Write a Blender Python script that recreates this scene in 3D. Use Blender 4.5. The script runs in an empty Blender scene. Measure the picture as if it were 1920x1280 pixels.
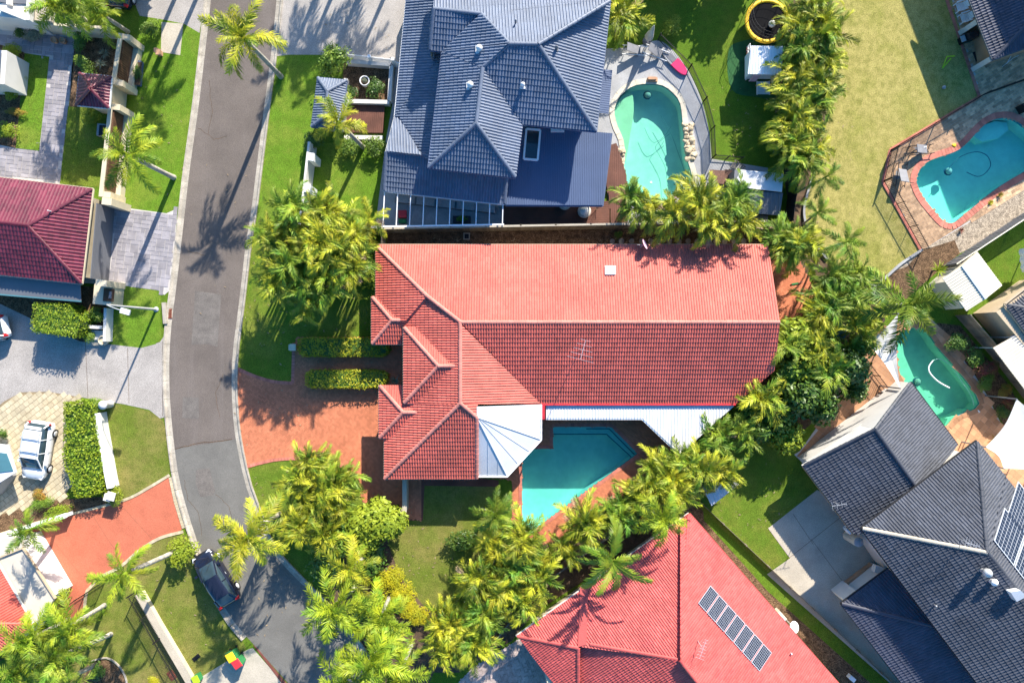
import bpy, bmesh, math, random
from mathutils import Vector, Matrix, Quaternion
from mathutils.geometry import intersect_point_line

random.seed(11)
SC = bpy.context.scene
COL = SC.collection
R = math.radians
H, S = 51.2, 0.04            # flying height of the drone, metres of ground per photo pixel

# ---------------------------------------------------------------- camera
cam_d = bpy.data.cameras.new('camera')
cam_d.sensor_width = 36; cam_d.lens = 24; cam_d.clip_end = 2000
cam = bpy.data.objects.new('camera', cam_d); COL.objects.link(cam)
cam.location = (0, 0, H)
SC.camera = cam

# ---------------------------------------------------------------- light
SUN_EL = R(31.0)
SUN_H = Vector((0.397, 0.917, 0)).normalized()      # towards the sun, seen from above
sun_d = bpy.data.lights.new('sun', 'SUN'); sun_d.energy = 5.0; sun_d.angle = R(0.55)
sun_d.color = (1.0, 0.935, 0.83)
sun = bpy.data.objects.new('sun', sun_d); COL.objects.link(sun)
sd = Vector((SUN_H.x*math.cos(SUN_EL), SUN_H.y*math.cos(SUN_EL), math.sin(SUN_EL)))
sun.rotation_euler = (-sd).to_track_quat('-Z', 'Y').to_euler()
sun.location = sd*120
W = bpy.data.worlds.new('World'); SC.world = W; W.use_nodes = True
wn = W.node_tree.nodes; wl = W.node_tree.links
sky = wn.new('ShaderNodeTexSky'); sky.sky_type = 'NISHITA'; sky.sun_disc = False
sky.ozone_density = 2.0; sky.sun_elevation = SUN_EL; sky.sun_rotation = math.atan2(SUN_H.x, SUN_H.y)
bg = wn['Background']; bg.inputs['Strength'].default_value = 0.125
hs_ = wn.new('ShaderNodeHueSaturation'); hs_.inputs['Saturation'].default_value = 1.45      # clear deep blue winter sky
wl.new(sky.outputs[0], hs_.inputs['Color']); wl.new(hs_.outputs[0], bg.inputs[0])
SC.view_settings.view_transform = 'Standard'; SC.view_settings.look = 'None'
SC.view_settings.exposure = 1.23; SC.view_settings.gamma = 1.0
SC.view_settings.use_curve_mapping = False
SC.cycles.use_denoising = True
SC.cycles.max_bounces = 8; SC.cycles.transparent_max_bounces = 12
SC.cycles.sample_clamp_indirect = 6

# ---------------------------------------------------------------- helpers
def P(x, y, z=0.0):
    k = S*(H-z)/H
    return Vector(((x-960)*k, (640-y)*k, z))

def G(pts, z=0.0):
    return [P(x, y, z) for x, y in pts]

def smooth(pts, n=6, closed=True):
    """Catmull-Rom through pixel points"""
    out = []; m = len(pts)
    rng = range(m) if closed else range(m-1)
    for i in rng:
        if closed:
            p0, p1, p2, p3 = pts[i-1], pts[i], pts[(i+1) % m], pts[(i+2) % m]
        else:
            p0, p1, p2, p3 = pts[max(i-1, 0)], pts[i], pts[i+1], pts[min(i+2, m-1)]
        for k in range(n):
            t = k/n
            out.append(tuple(0.5*((2*b)+(-a+c)*t+(2*a-5*b+4*c-d)*t*t+(-a+3*b-3*c+d)*t**3)
                             for a, b, c, d in zip(p0, p1, p2, p3)))
    if not closed: out.append(tuple(pts[-1]))
    return out

def inside(p, poly):
    x, y = p[0], p[1]; r = False; j = len(poly)-1
    for i in range(len(poly)):
        xi, yi = poly[i][0], poly[i][1]; xj, yj = poly[j][0], poly[j][1]
        if (yi > y) != (yj > y) and x < (xj-xi)*(y-yi)/(yj-yi)+xi: r = not r
        j = i
    return r

def MW(o):
    m = o.matrix_basis.copy()
    while o.parent:
        o = o.parent; m = o.matrix_basis @ m
    return m

class MB:
    """collects simple shapes into one mesh"""
    def __init__(s): s.v = []; s.f = []; s.mi = []; s.cur = 0; s.sm = []
    def add(s, vs, fs, smooth=False):
        n = len(s.v); s.v += [tuple(v) for v in vs]
        for f in fs: s.f.append([i+n for i in f]); s.mi.append(s.cur); s.sm.append(smooth)
        return s
    def box(s, c, d, rz=0.0, M=None):
        hx, hy, hz = d[0]/2, d[1]/2, d[2]/2
        m = Matrix.Translation(c) @ Matrix.Rotation(rz, 4, 'Z')
        if M is not None: m = M @ m
        vs = [m @ Vector((x*hx, y*hy, z*hz)) for z in (-1, 1) for x, y in ((-1, -1), (1, -1), (1, 1), (-1, 1))]
        return s.add(vs, [(3, 2, 1, 0), (4, 5, 6, 7), (0, 1, 5, 4), (1, 2, 6, 5), (2, 3, 7, 6), (3, 0, 4, 7)])
    def bar(s, a, b, w, h=None):
        """square bar from a to b"""
        a = Vector(a); b = Vector(b); h = w if h is None else h
        d = (b-a)
        if d.length < 1e-6: return s
        up = Vector((0, 0, 1)) if abs(d.normalized().z) < .95 else Vector((1, 0, 0))
        x = d.cross(up).normalized()*w/2; y = x.cross(d).normalized()*h/2
        vs = [a-x-y, a+x-y, a+x+y, a-x+y, b-x-y, b+x-y, b+x+y, b-x+y]
        return s.add(vs, [(0, 1, 2, 3), (7, 6, 5, 4), (0, 4, 5, 1), (1, 5, 6, 2), (2, 6, 7, 3), (3, 7, 4, 0)])
    def tube(s, pts, rad, n=6, cap=True):
        pts = [Vector(p) for p in pts]; rings = []
        if not hasattr(rad, '__len__'): rad = [rad]*len(pts)
        base = len(s.v); vs = []
        for i, p in enumerate(pts):
            d = (pts[min(i+1, len(pts)-1)]-pts[max(i-1, 0)])
            d = d.normalized() if d.length > 1e-9 else Vector((0, 0, 1))
            up = Vector((0, 0, 1)) if abs(d.z) < .9 else Vector((1, 0, 0))
            x = d.cross(up).normalized(); y = x.cross(d)
            for k in range(n):
                a = 2*math.pi*k/n; vs.append(p+(x*math.cos(a)+y*math.sin(a))*rad[i])
        fs = []
        for i in range(len(pts)-1):
            for k in range(n):
                fs.append((i*n+k, (i+1)*n+k, (i+1)*n+(k+1) % n, i*n+(k+1) % n))
        s.add(vs, fs, True)
        if cap:
            m = len(pts)-1
            s.add(vs[:n], [tuple(range(n))]); s.add(vs[m*n:], [tuple(reversed(range(n)))])
        return s
    def prism(s, pts, z0, z1, top=True):
        """vertical prism of world xy points"""
        n = len(pts); ar = sum(pts[i-1][0]*pts[i][1]-pts[i][0]*pts[i-1][1] for i in range(n))
        if ar < 0: pts = list(reversed(pts))
        vs = [(p[0], p[1], z0) for p in pts]+[(p[0], p[1], z1) for p in pts]
        fs = [(i, (i+1) % n, n+(i+1) % n, n+i) for i in range(n)]
        if top: fs.append(tuple(range(n, 2*n)))
        return s.add(vs, fs)
    def slab(s, poly, t, d=Vector((0, 0, -1))):
        """polygon of world points with thickness t along d"""
        n = len(poly); d = Vector(d)*t
        nn = Vector((0, 0, 0))
        for i in range(n): nn += Vector(poly[i-1]).cross(Vector(poly[i]))
        if nn.z < 0: poly = list(reversed(poly))
        vs = [Vector(p) for p in poly]+[Vector(p)+d for p in poly]
        fs = [tuple(range(n)), tuple(reversed(range(n, 2*n)))]+[(n+i, n+(i+1) % n, (i+1) % n, i) for i in range(n)]
        return s.add(vs, fs)
    def lathe(s, c, prof, n=16, sx=1.0, sy=1.0, cap=True):
        c = Vector(c); vs = []; fs = []
        for r, z in prof:
            for k in range(n):
                a = 2*math.pi*k/n; vs.append(c+Vector((r*sx*math.cos(a), r*sy*math.sin(a), z)))
        for i in range(len(prof)-1):
            for k in range(n): fs.append((i*n+k, i*n+(k+1) % n, (i+1)*n+(k+1) % n, (i+1)*n+k))
        s.add(vs, fs, True)
        if cap and prof[-1][0] > .005: s.add(vs[-n:], [tuple(range(n))])
        return s
    def mesh(s, name, mats):
        me = bpy.data.meshes.new(name); me.from_pydata(s.v, [], s.f)
        for m in (mats if isinstance(mats, (list, tuple)) else [mats]): me.materials.append(m)
        me.polygons.foreach_set('material_index', s.mi)
        me.polygons.foreach_set('use_smooth', s.sm)
        me.update(); return me

def link(name, me, parent=None, kind=None):
    o = bpy.data.objects.new(name, me); COL.objects.link(o)
    if parent: o.parent = parent
    if kind: o['kind'] = kind
    return o

def obj(name, mb, mats, parent=None, kind=None, local=False, label=None):
    """one mesh object; points are world points unless local"""
    me = mb.mesh(name, mats) if isinstance(mb, MB) else mb
    if parent and not local: me.transform(MW(parent).inverted())
    o = link(name, me, parent, kind)
    if label: o['label'] = label
    return o

def tag(o, label, cat, group=None, kind=None):
    o['label'] = label; o['category'] = cat
    if group: o['group'] = group
    if kind: o['kind'] = kind
    return o

def thing(name, label, cat, loc=(0, 0, 0), rz=0.0, group=None):
    o = bpy.data.objects.new(name, None); COL.objects.link(o)
    o.empty_display_size = .3; o.location = loc; o.rotation_euler = (0, 0, rz)
    return tag(o, label, cat, group)

def copy_tree(o, parent=None):
    c = o.copy(); COL.objects.link(c); c.parent = parent
    for ch in list(o.children): copy_tree(ch, c)
    return c

# ---------------------------------------------------------------- materials
def lin(c):   # sRGB 0-255 to linear
    return tuple(((v/255)/12.92 if v/255 <= .04045 else ((v/255+.055)/1.055)**2.4) for v in c)

def mat(name, col, rough=.75, var=.12, scale=1.5, bump=0.0, bscale=30, spec=.3, metal=0.0, rnd=0.0,
        col2=None, fine=.0, fscale=40, tint=0.0, trans=0.0, coat=0.0, stain=None, sscale=.5, samt=.6, stretch=None):
    m = bpy.data.materials.new(name); m.use_nodes = True
    nt = m.node_tree; N = nt.nodes; L = nt.links
    b = N['Principled BSDF']
    geo = N.new('ShaderNodeNewGeometry')
    def noise(sc, det=4.0, ro=.6, st=None):
        t = N.new('ShaderNodeTexNoise'); t.inputs['Scale'].default_value = sc
        t.inputs['Detail'].default_value = det; t.inputs['Roughness'].default_value = ro
        if st:
            vm = N.new('ShaderNodeVectorMath'); vm.operation = 'MULTIPLY'; vm.inputs[1].default_value = st
            L.new(geo.outputs['Position'], vm.inputs[0]); L.new(vm.outputs[0], t.inputs['Vector'])
        else: L.new(geo.outputs['Position'], t.inputs['Vector'])
        return t.outputs['Fac']
    def mix(f, a, c, mode='MIX'):
        x = N.new('ShaderNodeMix'); x.data_type = 'RGBA'; x.blend_type = mode
        for k, v in ((0, f), (6, a), (7, c)):
            if isinstance(v, (int, float)): x.inputs[k].default_value = v
            elif isinstance(v, tuple): x.inputs[k].default_value = (*v, 1) if len(v) == 3 else v
            else: L.new(v, x.inputs[k])
        return x.outputs[2]
    def sharp(o, lo, hi):
        r = N.new('ShaderNodeMapRange'); r.inputs[1].default_value = lo; r.inputs[2].default_value = hi
        L.new(o, r.inputs[0]); return r.outputs[0]
    c2 = col2 if col2 else tuple(min(1, v*(1+var)) for v in col)
    c1 = col if col2 else tuple(v*(1-var) for v in col)
    out = mix(sharp(noise(scale), .36, .64), c1, c2)
    if stain: out = mix(sharp(noise(sscale, 6, .7, stretch), .52, .72), out, mix(samt, out, stain))
    if fine: out = mix(fine, out, mix(sharp(noise(fscale, 2), .3, .7), (0, 0, 0), (1, 1, 1)), 'OVERLAY')
    if rnd:
        oi = N.new('ShaderNodeObjectInfo')
        hs = N.new('ShaderNodeMapRange'); hs.inputs[3].default_value = 1-rnd; hs.inputs[4].default_value = 1+rnd
        L.new(oi.outputs['Random'], hs.inputs[0])
        v = N.new('ShaderNodeHueSaturation'); L.new(hs.outputs[0], v.inputs['Value']); L.new(out, v.inputs['Color'])
        out = v.outputs[0]
    if tint:
        at = N.new('ShaderNodeAttribute'); at.attribute_name = 'tint'
        hs = N.new('ShaderNodeMapRange'); hs.inputs[3].default_value = 1-tint; hs.inputs[4].default_value = 1+tint
        L.new(at.outputs['Fac'], hs.inputs[0])
        v = N.new('ShaderNodeHueSaturation'); L.new(hs.outputs[0], v.inputs['Value']); L.new(out, v.inputs['Color'])
        out = v.outputs[0]
    L.new(out, b.inputs['Base Color'])
    b.inputs['Roughness'].default_value = rough; b.inputs['Metallic'].default_value = metal
    b.inputs['Specular IOR Level'].default_value = spec
    b.inputs['Coat Weight'].default_value = coat
    if bump:
        bp = N.new('ShaderNodeBump'); bp.inputs['Strength'].default_value = bump; bp.inputs['Distance'].default_value = .05
        L.new(noise(bscale, 3), bp.inputs['Height']); L.new(bp.outputs[0], b.inputs['Normal'])
    if trans:
        tr = N.new('ShaderNodeBsdfTranslucent'); mx = N.new('ShaderNodeMixShader'); mx.inputs[0].default_value = trans
        L.new(out, tr.inputs[0]); L.new(b.outputs[0], mx.inputs[1]); L.new(tr.outputs[0], mx.inputs[2])
        L.new(mx.outputs[0], N['Material Output'].inputs['Surface'])
    return m

def water_mat(name, tintc, wave=9):
    m = bpy.data.materials.new(name); m.use_nodes = True
    nt = m.node_tree; N = nt.nodes; L = nt.links; N.remove(N['Principled BSDF'])
    tr = N.new('ShaderNodeBsdfTransparent'); tr.inputs[0].default_value = (*tintc, 1)
    gl = N.new('ShaderNodeBsdfGlossy'); gl.inputs['Roughness'].default_value = .03
    lw = N.new('ShaderNodeLayerWeight'); lw.inputs['Blend'].default_value = .5
    pw = N.new('ShaderNodeMath'); pw.operation = 'POWER'; pw.inputs[1].default_value = 5
    fr = N.new('ShaderNodeMath'); fr.operation = 'MULTIPLY_ADD'; fr.inputs[1].default_value = .98; fr.inputs[2].default_value = .02
    L.new(lw.outputs['Facing'], pw.inputs[0]); L.new(pw.outputs[0], fr.inputs[0])
    geo = N.new('ShaderNodeNewGeometry')
    n = N.new('ShaderNodeTexNoise'); n.inputs['Scale'].default_value = wave; n.inputs['Detail'].default_value = 3
    L.new(geo.outputs['Position'], n.inputs['Vector'])
    bp = N.new('ShaderNodeBump'); bp.inputs['Strength'].default_value = .25; bp.inputs['Distance'].default_value = .02
    L.new(n.outputs['Fac'], bp.inputs['Height'])
    L.new(bp.outputs[0], gl.inputs['Normal']); L.new(bp.outputs[0], lw.inputs['Normal'])
    mx = N.new('ShaderNodeMixShader'); L.new(fr.outputs[0], mx.inputs[0])
    L.new(tr.outputs[0], mx.inputs[1]); L.new(gl.outputs[0], mx.inputs[2])
    L.new(mx.outputs[0], N['Material Output'].inputs['Surface'])
    return m

def grass_mat(name, green, dry, amount, sc=.35, seed=0.0):
    """mown lawn: broad dry patches, tufts, blade-scale grain and relief"""
    m = bpy.data.materials.new(name); m.use_nodes = True
    nt = m.node_tree; N = nt.nodes; L = nt.links; b = N['Principled BSDF']
    geo = N.new('ShaderNodeNewGeometry')
    def noise(scl, det, ro=.65):
        t = N.new('ShaderNodeTexNoise'); t.noise_dimensions = '4D'; t.inputs['W'].default_value = seed
        t.inputs['Scale'].default_value = scl; t.inputs['Detail'].default_value = det
        t.inputs['Roughness'].default_value = ro; L.new(geo.outputs['Position'], t.inputs['Vector']); return t.outputs['Fac']
    def rng(o, lo, hi, a=0, c=1):
        r = N.new('ShaderNodeMapRange'); r.inputs[1].default_value = lo; r.inputs[2].default_value = hi
        r.inputs[3].default_value = a; r.inputs[4].default_value = c; L.new(o, r.inputs[0]); return r.outputs[0]
    def mix(f, a, c, mode='MIX'):
        x = N.new('ShaderNodeMix'); x.data_type = 'RGBA'; x.blend_type = mode
        for k, v in ((0, f), (6, a), (7, c)):
            if isinstance(v, (int, float)): x.inputs[k].default_value = v
            elif isinstance(v, tuple): x.inputs[k].default_value = (*v, 1)
            else: L.new(v, x.inputs[k])
        return x.outputs[2]
    lo = .68-.42*amount
    patch = rng(noise(sc, 6, .7), lo-.13, lo+.15)
    c = mix(patch, green, dry)
    c = mix(rng(noise(2.2, 5, .7), .42, .66, 0, .55), c, tuple(v*.55 for v in green))
    c = mix(rng(noise(1.1, 5, .75), .56, .72, 0, .4), c, tuple(v*1.15 for v in dry))
    f = noise(16, 3, .75)
    c = mix(.7, c, mix(rng(f, .34, .66), (.12, .12, .12), (.88, .88, .88)), 'OVERLAY')
    c = mix(rng(noise(.8, 7, .8), .66, .74, 0, .5), c, (.26, .20, .12))
    L.new(c, b.inputs['Base Color']); b.inputs['Roughness'].default_value = .95
    b.inputs['Specular IOR Level'].default_value = .1
    bp = N.new('ShaderNodeBump'); bp.inputs['Strength'].default_value = .9; bp.inputs['Distance'].default_value = .06
    L.new(noise(22, 3, .8), bp.inputs['Height']); L.new(bp.outputs[0], b.inputs['Normal'])
    return m

M = {}
M['lawn_bright'] = grass_mat('lawn_bright', (.120, .220, .018), (.22, .25, .04), .22, .4, 1)
M['lawn_mid'] = grass_mat('lawn_mid', (.135, .178, .024), (.25, .205, .065), .42, .3, 2)
M['lawn_front'] = grass_mat('lawn_front', (.115, .185, .018), (.22, .215, .04), .25, .35, 3)
M['lawn_dry'] = grass_mat('lawn_dry', (.18, .21, .026), (.38, .325, .105), .76, .24, 4)
M['lawn_yard'] = grass_mat('lawn_yard', (.10, .18, .015), (.18, .20, .03), .2, .4, 5)
M['soil'] = mat('soil', (.10, .065, .04), .95, .4, 1.2, .6, 18, fine=.4, fscale=14)
M['mulch'] = mat('mulch', (.13, .08, .045), .95, .4, 3, .9, 16, fine=.6, fscale=12, spec=.1)
M['gravel'] = mat('gravel', (.33, .27, .20), .95, .35, 4, .8, 22, fine=.6, fscale=16, spec=.1)
M['asphalt'] = mat('asphalt', (.136, .113, .097), .9, .12, .35, .35, 45, fine=.36, fscale=28, stain=(.165, .14, .125), sscale=.5, samt=.7, spec=.25, stretch=(1.6, .12, 1))
M['asphalt_new'] = mat('asphalt_new', (.145, .137, .122), .9, .10, .5, .3, 45, fine=.25, fscale=28, stain=(.18, .17, .15), sscale=.35, spec=.25)
M['asphalt_patch'] = mat('asphalt_patch', (.143, .126, .111), .9, .15, 1.5, .3, 45, fine=.3, fscale=25)
M['kerb'] = mat('kerb', (.36, .32, .26), .9, .2, 1.2, .2, 30, fine=.25, fscale=20, stain=(.20, .17, .13), sscale=.9, samt=.6, rnd=.07)
M['conc'] = mat('conc', (.33, .30, .27), .9, .10, .6, .25, 30, fine=.4, fscale=20, stain=(.22, .20, .18), sscale=.35, samt=.5)
M['conc_warm'] = mat('conc_warm', (.42, .37, .29), .9, .10, .6, .15, 30, fine=.2, fscale=20, stain=(.28, .24, .19), sscale=.4, samt=.5)
M['conc_blue'] = mat('conc_blue', (.33, .33, .33), .9, .12, .7, .15, 30, fine=.2, fscale=20, stain=(.22, .21, .21), sscale=.4, samt=.6)
M['ashlar'] = mat('ashlar', (.27, .25, .26), .85, .14, 1.0, .3, 25, rnd=.16, fine=.2)
M['joint_pale'] = mat('joint_pale', (.46, .43, .40), .95, .1, 2)
M['paver_cream'] = mat('paver_cream', (.46, .39, .26), .85, .12, 1.0, .2, 25, rnd=.13, fine=.2, stain=(.34, .25, .13), sscale=.8, samt=.5)
M['sandbed'] = mat('sandbed', (.25, .19, .11), .95, .2, 3)
M['brick_pave'] = mat('brick_pave', (.51, .178, .092), .85, .10, .45, .2, 40, tint=.16, fine=.15, spec=.2)
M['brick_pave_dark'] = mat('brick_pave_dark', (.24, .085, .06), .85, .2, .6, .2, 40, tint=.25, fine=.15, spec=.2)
M['brick_joint'] = mat('brick_joint', (.24, .10, .06), .95, .2, 3)
M['brick_grey'] = mat('brick_grey', (.42, .33, .29), .85, .2, .8, .2, 40, tint=.25, rnd=.15)
M['paint_terra'] = mat('paint_terra', (.45, .13, .072), .7, .10, .8, .08, 40, fine=.22, fscale=14, stain=(.36, .12, .07), sscale=.8, samt=.7)
M['terra_tile'] = mat('terra_tile', (.46, .24, .125), .8, .15, .7, .15, 30, rnd=.15, tint=.2, fine=.15)
M['terra_mottle'] = mat('terra_mottle', (.56, .36, .21), .85, .22, 3.0, .2, 30, tint=.35, rnd=.2, fine=.2)
M['coping_red'] = mat('coping_red', (.48, .165, .115), .8, .15, 1, .1, 30, rnd=.18)
M['deck'] = mat('deck', (.165, .068, .045), .65, .2, 1.0, .2, 30, tint=.25, fine=.15)
M['tile_red'] = mat('tile_red', (.50, .108, .076), .52, .14, .45, .15, 50, tint=.12, fine=.12, fscale=12, stain=(.37, .095, .06), sscale=.7, samt=.7, spec=.5)
M['cap_red'] = mat('cap_red', (.50, .185, .145), .75, .1, .6, rnd=.08)
M['tile_pink'] = mat('tile_pink', (.50, .092, .080), .55, .12, .5, .15, 50, tint=.16, fine=.1, fscale=12, spec=.4, stain=(.40, .055, .06), sscale=.6, samt=.6)
M['tile_maroon'] = mat('tile_maroon', (.135, .022, .038), .4, .22, .6, .15, 50, tint=.22, spec=.5)
M['tile_grey'] = mat('tile_grey', (.120, .148, .205), .5, .12, .5, .12, 50, tint=.10, fine=.1, spec=.4)
M['tile_dark'] = mat('tile_dark', (.058, .063, .078), .55, .16, .6, .12, 50, tint=.16, spec=.4)
M['tile_navy'] = mat('tile_navy', (.055, .06, .085), .55, .16, .6, .12, 50, tint=.14, spec=.4)
M['metal_white'] = mat('metal_white', (.63, .63, .63), .45, .04, .6, spec=.4, stain=(.45, .45, .45), sscale=.8, samt=.4)
M['metal_cream'] = mat('metal_cream', (.66, .60, .47), .5, .06, .6, spec=.4, stain=(.5, .44, .34), sscale=.8, samt=.4)
M['metal_blue'] = mat('metal_blue', (.07, .10, .175), .5, .05, .6, spec=.4)
M['metal_grey'] = mat('metal_grey', (.13, .135, .15), .55, .06, .8, spec=.4)
M['metal_teal'] = mat('metal_teal', (.06, .16, .19), .5, .1, .8, spec=.4)
M['metal_dark'] = mat('metal_dark', (.025, .025, .028), .5, .1, 2)
M['black'] = mat('black', (.012, .012, .013), .5, .1, 2)
M['mat_black'] = mat('mat_black', (.010, .010, .011), .95, .1, 2, spec=.05)
M['galv'] = mat('galv', (.45, .46, .47), .45, .1, 3, metal=.3)
M['render_white'] = mat('render_white', (.60, .58, .54), .85, .06, .8, .1, 40, stain=(.52, .49, .44), sscale=.8, samt=.4)
M['render_cream'] = mat('render_cream', (.55, .47, .33), .85, .07, .8, .1, 40, stain=(.38, .31, .21), sscale=.9, samt=.5)
M['render_tan'] = mat('render_tan', (.46, .36, .24), .85, .08, .8, .1, 40, stain=(.3, .23, .15), sscale=.9, samt=.4)
M['brick_wall'] = mat('brick_wall', (.42, .24, .14), .85, .15, 1, .2, 30)
M['timber'] = mat('timber', (.17, .085, .045), .75, .25, 1.5, .2, 30, rnd=.2, tint=.3)
M['timber_grey'] = mat('timber_grey', (.27, .23, .17), .85, .25, 1.2, .2, 30, rnd=.18, tint=.35, stain=(.16, .12, .08), sscale=.8)
M['slab_cream'] = mat('slab_cream', (.50, .45, .37), .85, .06, .8, .1, 40, stain=(.5, .44, .34), sscale=.7, samt=.4)
M['white'] = mat('white', (.80, .80, .79), .5, .03, 2)
M['sail'] = mat('sail', (.80, .77, .70), .8, .04, .6, trans=.25)
M['poly'] = mat('poly', (.50, .56, .62), .35, .05, 1, trans=.3)
M['stone'] = mat('stone', (.47, .38, .25), .85, .25, 2.5, .4, 14, rnd=.2, fine=.2, fscale=10)
M['stepstone'] = mat('stepstone', (.30, .25, .20), .9, .2, 3, .2, 20, rnd=.12)
M['pool_coping'] = mat('pool_coping', (.52, .47, .37), .85, .1, 1, .15, 30, rnd=.08)
M['plaster_pool'] = mat('plaster_pool', (.64, .72, .65), .8, .06, 1.4, .1, 20, stain=(.45, .58, .55), sscale=.6)
M['plaster_sand'] = mat('plaster_sand', (.60, .60, .42), .8, .06, 1.4, .1, 20)
M['plaster_green'] = mat('plaster_green', (.48, .65, .54), .8, .08, 1.4, .1, 20)
M['plaster_blue'] = mat('plaster_blue', (.56, .76, .62), .8, .06, 1.4, .1, 20)
M['pool_tile'] = mat('pool_tile', (.10, .24, .30), .3, .3, 8)
M['pool_line'] = mat('pool_line', (.03, .10, .16), .4, .1, 4)
M['water_teal'] = water_mat('water_teal', (.50, .86, .77))
M['water_main'] = water_mat('water_main', (.38, .82, .78))
M['water_green'] = water_mat('water_green', (.45, .83, .70))
M['water_blue'] = water_mat('water_blue', (.47, .90, .87))
M['glass'] = mat('glass', (.03, .05, .06), .08, .1, 2, spec=.6)
M['solar'] = mat('solar', (.02, .026, .044), .25, .25, 6, spec=.3)
M['alu'] = mat('alu', (.62, .63, .64), .4, .04, 2, metal=.4)
M['frond_gold'] = mat('frond_gold', (.46, .43, .022), .5, .3, .9, trans=.2, rnd=.34, col2=(.14, .22, .016), spec=.25, stain=(.40, .27, .06), sscale=2.4, samt=.7)
M['frond_royal'] = mat('frond_royal', (.34, .38, .02), .5, .3, 1.2, trans=.2, rnd=.3, col2=(.11, .22, .015), spec=.25)
M['frond_green'] = mat('frond_green', (.075, .19, .016), .5, .3, .9, trans=.2, rnd=.38, col2=(.24, .29, .022), spec=.25, stain=(.26, .20, .06), sscale=2.4, samt=.5)
M['frond_cane'] = mat('frond_cane', (.085, .175, .013), .5, .3, .8, trans=.2, rnd=.42, col2=(.42, .41, .022), spec=.25, stain=(.30, .22, .07), sscale=2.6, samt=.75)
M['frond_dead'] = mat('frond_dead', (.33, .24, .14), .8, .3, 2, trans=.15, rnd=.3)
M['trunk_pale'] = mat('trunk_pale', (.36, .33, .28), .9, .25, 3, .3, 14)
M['trunk_cane'] = mat('trunk_cane', (.22, .21, .10), .8, .3, 2, .2, 14)
M['bark'] = mat('bark', (.12, .09, .06), .95, .3, 3, .4, 14)
M['leaf_hedge'] = mat('leaf_hedge', (.16, .26, .014), .55, .3, 2.0, trans=.2, col2=(.27, .32, .018), spec=.3)
M['leaf_hedge_yel'] = mat('leaf_hedge_yel', (.25, .29, .012), .55, .3, 2.0, trans=.2, col2=(.40, .37, .02), spec=.3)
M['leaf_green'] = mat('leaf_green', (.09, .18, .018), .5, .3, 1.6, trans=.2, col2=(.20, .28, .025), rnd=.2, spec=.4)
M['leaf_lime'] = mat('leaf_lime', (.30, .35, .022), .55, .3, 1.6, trans=.25, col2=(.17, .24, .02), rnd=.15, spec=.3)
M['leaf_yellow'] = mat('leaf_yellow', (.50, .44, .015), .55, .2, 1.8, trans=.25, col2=(.33, .34, .018), spec=.3)
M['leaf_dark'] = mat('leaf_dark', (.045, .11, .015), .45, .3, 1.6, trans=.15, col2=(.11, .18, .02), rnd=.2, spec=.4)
M['leaf_red'] = mat('leaf_red', (.26, .05, .05), .55, .3, 2, trans=.2, col2=(.16, .12, .03), rnd=.2)
M['leaf_grey'] = mat('leaf_grey', (.22, .25, .17), .6, .3, 2, trans=.2, rnd=.2)
M['leaf_orange'] = mat('leaf_orange', (.40, .20, .03), .6, .3, 2, trans=.2, col2=(.2, .2, .03))
M['yellow'] = mat('yellow', (.75, .47, .02), .5, .06, 2)
M['red'] = mat('red', (.50, .035, .045), .45, .06, 2)
M['bin_green'] = mat('bin_green', (.03, .19, .06), .5, .08, 2)
M['magenta'] = mat('magenta', (.66, .02, .13), .5, .05, 2)
M['pink'] = mat('pink', (.80, .48, .62), .5, .05, 2)
M['car_white'] = mat('car_white', (.74, .74, .73), .2, .01, 1, coat=.6)
M['car_navy'] = mat('car_navy', (.012, .014, .026), .18, .05, 1, coat=.8)
M['tyre'] = mat('tyre', (.02, .02, .021), .85, .1, 4)
M['lamp_red'] = mat('lamp_red', (.5, .02, .02), .2, .05, 2)
M['lamp_clear'] = mat('lamp_clear', (.7, .72, .75), .1, .03, 2)
M['rust'] = mat('rust', (.20, .06, .035), .8, .3, 4)
M['fabric_grey'] = mat('fabric_grey', (.20, .20, .21), .9, .1, 3)
M['fabric_sand'] = mat('fabric_sand', (.50, .46, .40), .9, .1, 3)
M['lime_play'] = mat('lime_play', (.36, .55, .02), .5, .05, 2)
M['wicker'] = mat('wicker', (.16, .085, .06), .8, .2, 6, .2, 40)
M['turf'] = mat('turf', (.025, .10, .03), .9, .2, 2, .3, 40)

# ---------------------------------------------------------------- surfaces
def sheet(name, pts, level, m, holes=(), kind='structure', parent=None):
    """flat ground sheet of pixel points; level * 5 mm above the ground"""
    bm = bmesh.new(); z = level*.005
    edges = []
    for loop in [pts]+list(holes):
        vs = [bm.verts.new(P(x, y, 0)+Vector((0, 0, z))) for x, y in loop]
        edges += [bm.edges.new((vs[i-1], vs[i])) for i in range(len(vs))]
    bmesh.ops.triangle_fill(bm, use_beauty=True, edges=edges)
    for f in bm.faces:
        if f.normal.z < 0: f.normal_flip()
    me = bpy.data.meshes.new(name); bm.to_mesh(me); bm.free(); me.materials.append(m)
    return obj(name, me, m, parent, kind)

def unit_box(name, m):
    mb = MB().box((0, 0, .5), (1, 1, 1)); me = mb.mesh(name, m)
    return me

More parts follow.
